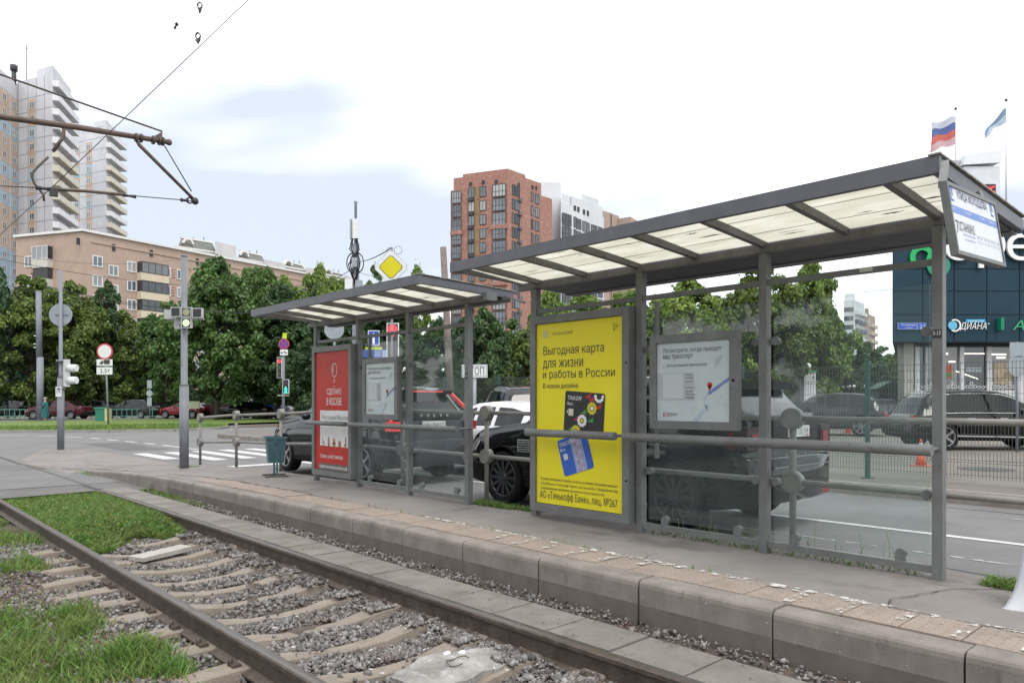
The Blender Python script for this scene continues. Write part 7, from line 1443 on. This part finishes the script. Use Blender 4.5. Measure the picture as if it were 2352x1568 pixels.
x, y = P(444, 60); t = thing('notice_board', 'pale yellow blank notice board behind the tram signal pole', 'board', (x, y, .1)); p = Plane((x, y, 0), (C_, -S_, 0), (0, 0, 1), t); p.slab(-.5, ZZ(938, 60), .5, ZZ(921, 60), -.05, 0, 'board', flat((.55, .58, .38))); [p.slab(a, .1, a+.06, ZZ(938, 60), -.05, -.01, 'leg', m_dark) for a in (-.45, .4)]
p = Plane((*P(420, 62), 0), (C_, -S_, 0), (0, 0, 1)); t = thing('site_fence', 'dark red boarded site fence behind the notice board', 'fence', (*P(450, 62), .1)); p = Plane((*P(425, 62), 0), (C_, -S_, 0), (0, 0, 1), t)
for k in range(8): p.slab(k*.5, .1, k*.5+.48, 1.3, -.05, 0, 'fence_board', flat((.08, .018, .02)))
for px, d, yt, lb in ((17, 64, 842, 'thin double-armed lamp post near the left edge'),):
    x, y = P(px, d); t = thing('street_lamp', lb, 'lamp', (x, y, .1)); G().tube([(x, y, .1), (x, y, ZZ(yt, d))], [.1, .06], 8).obj('post', m_pole, t)
    for s in (-1, 1): a = Vector((x, y, ZZ(yt, d))); g = G(); g.tube([a, a+CR*s*.9+Vector((0, 0, .12))], .04, 6); g.obj('lamp_arm', m_pole, t); g = G(); g.sphere(a+CR*s*1.0+Vector((0, 0, .12)), .2, nu=8, nv=5, sc=(1, 1, .4)); g.obj('lamp_head', m_pole, t)
# ================================================================ PERSON beside the catenary pole
def person_mesh():
    vs = [(0, 0, .95), (0, .0, 1.18), (0, 0, 1.38), (0, -.01, 1.47), (0, -.03, 1.60), (.10, 0, .92), (.11, -.02, .5), (.11, .03, .07), (.11, -.12, .04), (-.10, 0, .92), (-.12, .05, .5), (-.12, .1, .07), (-.12, -.04, .04), (.18, 0, 1.36), (.24, -.08, 1.12), (.2, -.28, 1.0), (.18, -.36, .98), (-.18, 0, 1.36), (-.24, -.05, 1.12), (-.2, -.25, 1.02), (-.18, -.33, 1.0)]
    ed = [(0, 1), (1, 2), (2, 3), (3, 4), (0, 5), (5, 6), (6, 7), (7, 8), (0, 9), (9, 10), (10, 11), (11, 12), (2, 13), (13, 14), (14, 15), (15, 16), (2, 17), (17, 18), (18, 19), (19, 20)]
    rad = [.16, .15, .14, .055, .1, .1, .065, .045, .04, .1, .065, .045, .04, .07, .05, .04, .035, .07, .05, .04, .035]
    me = bpy.data.meshes.new('p'); me.from_pydata(vs, ed, []); o = bpy.data.objects.new('p', me); COL.objects.link(o); o.modifiers.new('k', 'SKIN'); sk = me.skin_vertices[0].data
    for i, r in enumerate(rad): sk[i].radius = (r, r)
    sk[0].use_root = True; ms = o.modifiers.new('s', 'SUBSURF'); ms.levels = 2
    dg = bpy.context.evaluated_depsgraph_get(); dg.update(); r = bpy.data.meshes.new_from_object(o.evaluated_get(dg)); bpy.data.objects.remove(o); return r
x, y = P(104, 56); tp = thing('person', 'person in a long teal coat standing on the lawn behind the tall pole', 'person', (x, y, .12), math.radians(hd-60))
pm_ = person_mesh(); pm_.materials.clear(); pm_.materials.append(flat((.42, .25, .18), .7)); link('body', pm_, tp)
g = G(); n = 18
for z, rx, ry in ((.22, .27, .24), (.5, .28, .25), (.9, .26, .22), (1.15, .25, .2), (1.35, .24, .17), (1.45, .1, .1)):
    for i in range(n): a = 2*math.pi*i/n; g.v.append((rx*math.cos(a)*(1+.03*math.sin(5*a)), ry*math.sin(a)*(1+.03*math.cos(4*a)), z))
for j in range(5):
    for i in range(n): g.f.append((j*n+i, j*n+(i+1) % n, (j+1)*n+(i+1) % n, (j+1)*n+i)); g.m.append(0); g.sm.append(True)
cm_ = flat((.015, .12, .12), .8)
for s in (-1, 1): g.tube([(s*.2, 0, 1.38), (s*.26, -.08, 1.12), (s*.21, -.26, 1.0)], [.085, .07, .06], 10)
g.obj('coat', cm_, tp, local=True); g = G(); g.sphere((0, .0, 1.64), .115, nu=12, nv=8, sc=(.95, 1.05, 1.05)); g.obj('hair', flat((.3, .28, .26), .9), tp, local=True)

# ================================================================ MAST, ANTENNAS, WIRES
D = 45; x, y = P(817, D); t = thing('antenna_mast', 'cellular mast with white panel antennas and black cables above the farther shelter', 'mast', (x, y, .1)); zz = lambda py: ZZ(py, D)
G().tube([(x, y, .1), (x, y, zz(560))], .22, 12).obj('lower_pole', m_pole, t); G().tube([(x, y, zz(560)), (x, y, zz(468)), (x, y, zz(463))], [.09, .08, .13], 10).obj('upper_pole', m_pole, t)
p = Plane((x, y, 0), (C_, -S_, 0), (0, 0, 1), t); e_ = lambda px: (px-817)/F*D
p.slab(e_(812), zz(550), e_(825), zz(505), .1, .3, 'panel_antenna', m_white_sign); p.slab(e_(805), zz(550), e_(809), zz(505), -.1, .2, 'panel_antenna', m_signback); p.slab(e_(797), zz(667), e_(814), zz(644), .1, .6, 'equipment_box', m_white_sign); p.slab(e_(820), zz(667), e_(834), zz(646), .1, .5, 'equipment_box', m_signback); p.slab(e_(812), zz(616), e_(824), zz(595), .25, .5, 'radio_unit', m_signback)
for k, (a, b) in enumerate(((-.2, .1), (.18, -.1), (.28, .2), (-.3, .05))): g = G(); g.tube([p.p(a*.5, zz(550), .3), p.p(a, zz(575), .32), p.p(b*.3, zz(590), .35), p.p(a*1.2, zz(610), .4), p.p(a*.6, zz(635), .3), p.p(b*.4, zz(650), .3)], .035, 6); g.obj('cable', m_black, t)
for a in (-.25, .28): p.ring(a*.4, zz(605), .38, .43, .2, 'cable_coil', m_black, None, .05, n=18, sy=1.5)
D = 30; x, y = P(1037, D); t = thing('concrete_pole', 'leaning bare concrete pole in front of the red brick tower', 'pole', (x, y, .1)); g = G(); g.tube([(*P(1040, D), .1), (*P(1018, D), ZZ(568, D))], [.16, .13], 10); g.obj('shaft', m_concp, t)
p = fplane(*P(1033, D), 0, t); p.O += p.N*.2; p.slab(-.35, ZZ(689, D), 0, ZZ(684, D), 0, .05, 'bracket', m_sw)
# tram overhead arm
YA = 14.6
def A3(px, py): k = (px-1176)/F; X = YA*(S_+k*C_)/(C_-k*S_); return (X, YA, ZZ(py, depth(X, YA)))
t = thing('tram_wire_support', 'rusty brown overhead bracket reaching in from the left with its registration rods', 'wire support', (-3.2, YA, 0)); m_rb2 = mat('rusty_arm', (.14, .095, .07), .7, rgb2=(.09, .065, .055), scale=7)
G().tube([(-3.2, YA, -.1), (-3.2, YA, 8)], .14, 14).obj('mast', m_pole, t)
g = G(); a, b = A3(0, 272), A3(388, 327); sl_ = (b[2]-a[2])/(b[0]-a[0]); g.tube([(-3.2, YA, a[2]-sl_*(a[0]+3.2)), A3(180, 293), b], [.052, .05, .045], 12); g.sphere(b, .06, nu=8, nv=6); g.obj('arm_tube', m_rb2, t)
G().tube([A3(315, 325), A3(320, 333), A3(448, 461)], [.03, .036, .03], 8).obj('strut', m_rb2, t); G().tube([A3(378, 335), A3(440, 440)], .011, 6).obj('tie_rod', m_rail, t)
for px in (313, 324, 352, 366, 374): q = Vector(A3(px, 316+(px-313)*.15)); G().tube([q-Vector((.02, 0, 0)), q+Vector((.02, 0, 0))], .08, 10).obj('pipe_clamp', m_rail, t)
a, b, c = A3(344, 319), A3(372, 303), A3(371, 323); g = G(); g.add([(v[0], YA+o, v[2]) for o in (-.03, .03) for v in (a, b, c)], [(0, 1, 2), (5, 4, 3), (0, 3, 4, 1), (1, 4, 5, 2), (2, 5, 3, 0)]); g.obj('bracket_plate', m_rb2, t)
g = G(); u, v = A3(0, 171), A3(372, 302); g.tube([(-3.2, YA, v[2]+(u[2]-v[2])/(u[0]-v[0])*(-3.2-v[0])), u, v], .016, 6); g.obj('stay_wire', m_rail, t)
g = G(); g.tube([A3(-30, 426), A3(0, 427), A3(80, 431), A3(120, 434), A3(280, 447), A3(330, 452), A3(415, 459), A3(450, 463)], .009, 6); g.obj('span_wire', m_dark, t)
for a, b, r in ((A3(82, 431), A3(120, 435), .04), (A3(282, 448), A3(312, 452), .035), (A3(415, 459), A3(432, 461), .04)): G().tube([a, tuple((Vector(a)+Vector(b))/2), b], [r, r*.6, r], 8).obj('insulator', m_dark, t)
G().tube([A3(120, 435), A3(200, 439), A3(280, 447)], .028, 8).obj('registration_tube', m_rb2, t); q = Vector(A3(448, 462)); G().sphere(q, .07, nu=8, nv=6).obj('end_joint', m_dark, t)
pp_ = Plane((0, YA, 0), (1, 0, 0), (0, 0, 1), t); q = A3(436, 460); pp_.ring(q[0], q[2], .04, .065, .0, 'shackle', m_dark, None, .03, n=12)
G().tube([A3(147, 290), A3(146, 315), A3(138, 325), A3(122, 348)], .028, 8).obj('hanger_rod', m_rail, t); G().tube([A3(111, 361), A3(90, 380), A3(76, 395), A3(74, 408), A3(79, 422), A3(92, 437), A3(100, 448), A3(101, 462)], .02, 8).obj('jumper_cable', m_rail, t)
q = Vector(A3(123, 440)); G().box(q-Vector((.06, .04, .08)), q+Vector((.06, .04, .05))).obj('wire_clamp', m_dark, t)
t = thing('contact_wire', 'thin dark contact wire running diagonally up over the left track', 'wire', (2.84, 14, 5.3)); g = G(); g.tube([(2.84, 60, 5.5), (2.84, 30, 5.38), (2.84, YA, 5.26), (2.84, 5, 5.28), (2.84, -3, 5.3)], [.0085, .0085, .0075, .0028, .0028], 6); g.obj('wire', m_dark, t)
# clamps on a thin feeder wire
for px, py, r in ((458, 16, .05), (406, 60, .035), (454, 86, .055)):
    k = (px-1176)/F; d = 8.5; q = Vector(Wd(px, py, d)); t = thing('wire_clamp', {16: 'small metal loop clamp highest in the sky', 60: 'smallest metal wire clip, left of the other two in the sky', 86: 'dark wedge-shaped wire clamp with a ring, lowest of the sky clamps'}[py], 'wire clamp', tuple(q)); p = Plane(q, CR, (0, 0, 1), t)
    if py == 60: G().sphere(q+Vector((0, 0, .02)), .022, nu=7, nv=5).obj('clip_end', m_rail, t); G().sphere(q-Vector((0, 0, .02))-CR*.02, .018, nu=7, nv=5).obj('clip_end', m_rail, t); G().tube([q+Vector((0, 0, .02)), q-Vector((0, 0, .02))-CR*.02], .01, 6).obj('clip_body', m_rail, t)
    else: p.ring(0, .02, .022, .032, .0, 'clamp_ring', m_rail, None, .02, n=12, sy=1.3); p.poly([(-.02, -.01) if py == 16 else (-.03, -.03), (.02, -.02) if py == 16 else (.03, -.02), (.012, -.05), (.0, -.075)], .01, 'clamp_body', m_rail, None, .03)
t = thing('feeder_wire', 'hair-thin feeder wire crossing the sky at the upper left', 'wire', Wd(454, 86, 8.5)); g = G(); g.tube([Wd(454, -60, 8.5), Wd(457, 16, 8.5), Wd(455, 78, 8.5)], .003, 4); g.obj('wire', flat((.6, .6, .6)), t); g = G(); g.tube([Wd(400, -60, 8.5), Wd(406, 60, 8.5), Wd(454, 86, 8.5)], .0022, 4); g.obj('wire', flat((.6, .6, .6)), t)
def span(a, b, sag, r, lb, nm='overhead_cable'):
    a, b = Vector(a), Vector(b); g = G(); g.tube([a.lerp(b, i/16)-Vector((0, 0, sag*4*(i/16)*(1-i/16))) for i in range(17)], r, 4); t = thing(nm, lb, 'cable', tuple(a)); g.obj('cable', m_dark, t)
span(Wd(-60, 582, 40), Wd(820, 640, 60), 1.2, .018, 'thin cable crossing in front of the brick block, upper one'); span(Wd(-60, 640, 36), Wd(760, 705, 48), .8, .016, 'thin cable in front of the left trees, lower one'); span(Wd(100, 655, 30), Wd(760, 712, 30), .5, .014, 'wire passing behind the tram signal to the right')
span(Wd(817, 600, 45), Wd(898, 570, 24), .15, .02, 'black cable from the antenna mast to the diamond sign, upper one'); span(Wd(640, 670, 55), Wd(817, 612, 45), .5, .02, 'cable sloping down left from the antenna mast'); span(Wd(817, 625, 45), Wd(930, 650, 30), -.0, .015, 'short cable right of the antenna mast')
span(Wd(1920, 670, 40), Wd(2060, 662, 44), .1, .012, 'thin wire reaching the teal shop corner'); span(Wd(-40, 575, 60), Wd(400, 597, 95), .8, .02, 'faint cable over the brick block roof')
# ================================================================ TREES
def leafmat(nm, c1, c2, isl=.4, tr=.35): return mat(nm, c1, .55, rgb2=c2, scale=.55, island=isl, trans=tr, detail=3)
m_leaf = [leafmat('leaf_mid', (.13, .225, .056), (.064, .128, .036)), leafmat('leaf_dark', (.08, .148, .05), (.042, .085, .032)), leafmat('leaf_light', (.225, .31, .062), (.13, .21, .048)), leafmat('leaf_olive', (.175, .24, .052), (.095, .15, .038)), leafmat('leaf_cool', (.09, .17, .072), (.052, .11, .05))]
m_bark = mat('bark', (.06, .048, .038), .9, rgb2=(.04, .032, .026), scale=3, bump=.5, bscale=12)
def crown_data(seed, n=15000, leaf=.028, clumps=90, shape=1.0):   # unit tree: height 1, crown from .2 to 1, radius .33
    r = np.random.default_rng(seed); C = []
    while len(C) < clumps:
        z = r.uniform(.16, 1); a = r.uniform(0, 2*np.pi); prof = math.sin(math.pi*min(1, max(0, (z-.12)/.90))**.8)**.7*.33*shape*(1+.24*math.sin(2*a+seed+z*4)+.2*math.sin(3*a+seed*2-z*7)+.14*math.sin(5*a+z*13)); rr = prof*r.uniform(.2, 1)**.4
        C.append((rr*math.cos(a), rr*math.sin(a), z*(1+.05*math.sin(4*a+seed)), r.choice([.03, .045, .06, .08], p=[.3, .35, .25, .1])))
    C = np.array(C); w = C[:, 3]**1.6; k = r.choice(len(C), n, p=w/w.sum()); q = r.normal(size=(n, 3)); q /= np.linalg.norm(q, axis=1, keepdims=True); rad = (r.uniform(.3, 1.15, n)**.6+(r.random(n) < .12)*r.random(n)*.7)*C[k, 3]
    pos = C[k, :3]+q*rad[:, None]*[1.15, 1.15, .75]; pos[:, 2] -= .25*rad*(np.abs(q[:, 0])+np.abs(q[:, 1]))
    nrm = q*.6+r.normal(size=(n, 3))*.55+np.array([0, 0, .55]); nrm /= np.linalg.norm(nrm, axis=1, keepdims=True); t = np.cross(nrm, r.normal(size=(n, 3))); t /= np.linalg.norm(t, axis=1, keepdims=True); b = np.cross(nrm, t)
    s = (leaf*r.uniform(.45, 1.1, n))[:, None]; fold = nrm*s*.25
    V = np.stack([pos-t*s, pos-b*s*.62+fold, pos+t*s*.9, pos+b*s*.55+fold*.6], 1).reshape(-1, 3); Fq = (np.arange(n)*4)[:, None]+np.array([[0, 1, 2, 3]]); return V, Fq, C
def trunk_mesh(seed, C):
    r = random.Random(seed); g = G(); g.tube([(0, 0, -.01), (.004, .002, .12), (-.004, .004, .3), (.006, -.003, .55), (0, 0, .85)], [.022, .017, .014, .009, .003], 9)
    for i in range(0, len(C), 4):
        c = C[i]; z0 = max(.13, c[2]-.05-r.uniform(.05, .2)); g.tube([(0, 0, z0), (c[0]*.45, c[1]*.45, (z0+c[2])/2-.01), tuple(c[:3])], [.009, .006, .002], 5)
    return g.mesh('trunk', m_bark)
TP = {}
def tree_proto(k, seed, mi, **kw):
    V, Fq, C = crown_data(seed, **kw); TP[k] = (trunk_mesh(seed, C), npmesh('crown', V, Fq, m_leaf[mi]))
tree_proto('mid', 1, 0, n=17000); tree_proto('dark', 2, 1, n=17000, clumps=110); tree_proto('light', 3, 2, n=22000, leaf=.022, clumps=90); tree_proto('olive', 4, 3, n=16000, clumps=100); tree_proto('cool', 5, 4, n=17000); tree_proto('big', 6, 0, n=42000, leaf=.02, clumps=150); tree_proto('bigd', 7, 1, n=42000, leaf=.02, clumps=150); tree_proto('maple', 8, 2, n=44000, leaf=.02, clumps=190, shape=1.2)
tree_proto('bigo', 9, 3, n=42000, leaf=.019, clumps=130)
def tree(k, px, d, yt, wpx, label, grp=None, z0=.1, rz=0):
    x, y = P(px, d); h = (ZZ(yt, d)-z0)/1.03; w = wpx*d/F/.72; t = thing('tree', label, 'tree', (x, y, z0), rz, grp, scale=(w, w, h)); tm_, cm_ = TP[k]; a = link('trunk', tm_, t); b = link('crown', cm_, t); return t
GL, GM, GR = 'trees beyond the lawn', 'trees behind the farther shelter', 'trees behind the near shelter'
for i, (k, px, d, yt, w, lb) in enumerate((
    ('cool', -18, 62, 606, 150, 'dark green tree cut by the left edge of the picture'), ('bigo', 72, 63, 640, 190, 'broad yellow-green tree behind the tall steel pole'), ('bigo', 170, 66, 655, 170, 'yellow-green tree behind the round sign back'),
    ('dark', 238, 70, 655, 110, 'narrow dark tree right of the round sign back'), ('olive', 285, 70, 720, 120, 'low olive tree under the brick balconies'), ('dark', 335, 76, 745, 120, 'dark low tree in front of the brick block between sign and signal'), ('mid', 382, 66, 700, 120, 'mid green tree just left of the tram signal pole'), ('dark', 130, 74, 690, 200, 'shaded tree deep behind the signal pole'), ('dark', 20, 74, 690, 180, 'shaded tree behind the leftmost lamp'),
    ('big', 498, 57, 592, 205, 'biggest dark green tree right of the tram signal pole'), ('big', 590, 63, 612, 170, 'tall green tree left of the far traffic light'), ('bigd', 640, 60, 668, 190, 'dark green tree behind the far traffic light'), ('light', 655, 74, 640, 120, 'light green treetop before the brick block end'), ('bigd', 440, 70, 700, 130, 'dark crown behind the tram signal lamps'))):
    tree(k, px, d, yt, w, lb, GL, .1, i*1.3)
for i, (k, px, d, yt, w, lb) in enumerate((('light', 735, 66, 612, 110, 'light green treetop above the left end of the farther roof'), ('maple', 770, 60, 640, 130, 'leafy tree left of the antenna mast'), ('mid', 862, 60, 618, 95, 'green tree between mast and diamond sign'), ('light', 960, 64, 618, 100, 'light tree right of the diamond sign'), ('bigd', 760, 50, 720, 200, 'dark tree behind the one-way sign'), ('bigd', 900, 48, 690, 180, 'dark tree behind the red signal and glass'), ('bigd', 1010, 46, 745, 170, 'dark tree behind the leaning concrete pole'), ('dark', 1118, 38, 712, 130, 'dense dark blue-green tree behind the stop plate'), ('dark', 1075, 42, 738, 110, 'dark tree left of the stop plate'), ('olive', 1205, 44, 765, 120, 'yellow-green bush tree between the shelters'), ('mid', 1180, 50, 740, 120, 'mid green tree behind the gap between the shelters'))): tree(k, px, d, yt, w, lb, GM, .2, i*.9)
for i, (k, px, d, yt, w, lb) in enumerate((('maple', 1265, 46, 668, 130, 'maple crown above the yellow poster frame, left part'), ('light', 1340, 50, 672, 140, 'maple crown above the yellow poster frame, right part'), ('maple', 1440, 42, 668, 190, 'bright maple behind the first upper rail gap'), ('maple', 1590, 40, 640, 220, 'bright maple above the pale information board'), ('bigo', 1740, 42, 612, 210, 'olive crown behind the third post of the near shelter'), ('maple', 1855, 44, 598, 150, 'rounded maple whose crown ends at the open sky'), ('bigd', 1660, 48, 700, 260, 'dark foliage behind the information board'), ('bigd', 1500, 50, 720, 240, 'dark foliage behind the board upright'), ('cool', 1810, 52, 700, 170, 'cool green tree left of the white pillar'), ('cool', 1900, 60, 722, 130, 'cool green tree over the dark parked SUV'), ('bigd', 1350, 44, 790, 220, 'shaded bushes behind the yellow poster'), ('dark', 1905, 70, 700, 80, 'slim pale-topped tree before the white distant tower'))): tree(k, px, d, yt, w, lb, GR, .2, i*1.7)
for i, (k, px, d, yt, w) in enumerate((('cool', 1950, 90, 775, 110), ('dark', 1990, 95, 790, 90), ('mid', 2030, 100, 800, 90), ('olive', 2062, 96, 815, 70), ('dark', 1885, 85, 770, 110), ('cool', 2010, 80, 830, 110), ('dark', 1930, 78, 825, 110), ('dark', 2075, 85, 828, 70))):
    tree(k, px, d, yt, w, ('cool green tree, first left of the kiosk group', 'dark tree behind the globe lamps', 'mid green tree over the far parked cars', 'olive tree touching the shop corner pier', 'dark tree behind the white pillar globe', 'low cool green tree behind the blue-grey car', 'low dark tree behind the white parked cars', 'low dark tree behind the kiosk roof')[i], 'far trees beyond the car park', .2, i*2.1)
# shaded belt behind the trees: courtyard hedges
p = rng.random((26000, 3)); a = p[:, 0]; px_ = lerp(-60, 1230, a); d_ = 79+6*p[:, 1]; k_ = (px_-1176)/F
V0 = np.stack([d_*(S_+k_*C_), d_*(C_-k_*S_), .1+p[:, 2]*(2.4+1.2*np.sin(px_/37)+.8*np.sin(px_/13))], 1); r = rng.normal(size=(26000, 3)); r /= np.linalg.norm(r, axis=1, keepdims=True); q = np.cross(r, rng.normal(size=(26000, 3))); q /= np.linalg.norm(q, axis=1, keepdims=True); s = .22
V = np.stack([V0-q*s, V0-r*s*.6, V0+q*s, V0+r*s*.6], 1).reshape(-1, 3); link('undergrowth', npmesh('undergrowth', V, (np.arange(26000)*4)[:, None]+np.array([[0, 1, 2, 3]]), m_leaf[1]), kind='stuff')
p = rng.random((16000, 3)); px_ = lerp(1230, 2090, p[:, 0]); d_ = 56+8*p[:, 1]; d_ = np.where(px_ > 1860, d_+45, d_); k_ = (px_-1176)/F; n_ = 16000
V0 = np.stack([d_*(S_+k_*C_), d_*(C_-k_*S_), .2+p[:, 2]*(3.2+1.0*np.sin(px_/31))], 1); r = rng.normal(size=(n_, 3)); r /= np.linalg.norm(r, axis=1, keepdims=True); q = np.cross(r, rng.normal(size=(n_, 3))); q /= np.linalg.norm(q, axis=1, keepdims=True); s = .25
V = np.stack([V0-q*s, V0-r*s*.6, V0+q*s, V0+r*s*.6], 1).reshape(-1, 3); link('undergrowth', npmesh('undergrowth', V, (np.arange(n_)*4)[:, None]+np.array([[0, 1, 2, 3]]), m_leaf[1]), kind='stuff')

# trees on the near side of the street, behind the viewer: what the glass and the car paint reflect
Vs, Fs, nv = [], [], 0
for i in range(13):
    V, Fq, C = crown_data(30+i, n=6500, leaf=.06, clumps=60); a = -math.pi*.5+i*math.pi/12*1.15-.5
    q = V*np.array([13, 13, 12+3*math.sin(i*2.1)])+np.array([-24-4*math.sin(i), -34+i*6.2, 0]); Vs.append(q); Fs.append(Fq+nv); nv += len(V)
link('treeline', npmesh('treeline', np.vstack(Vs), np.vstack(Fs), m_leaf[1]), kind='stuff')
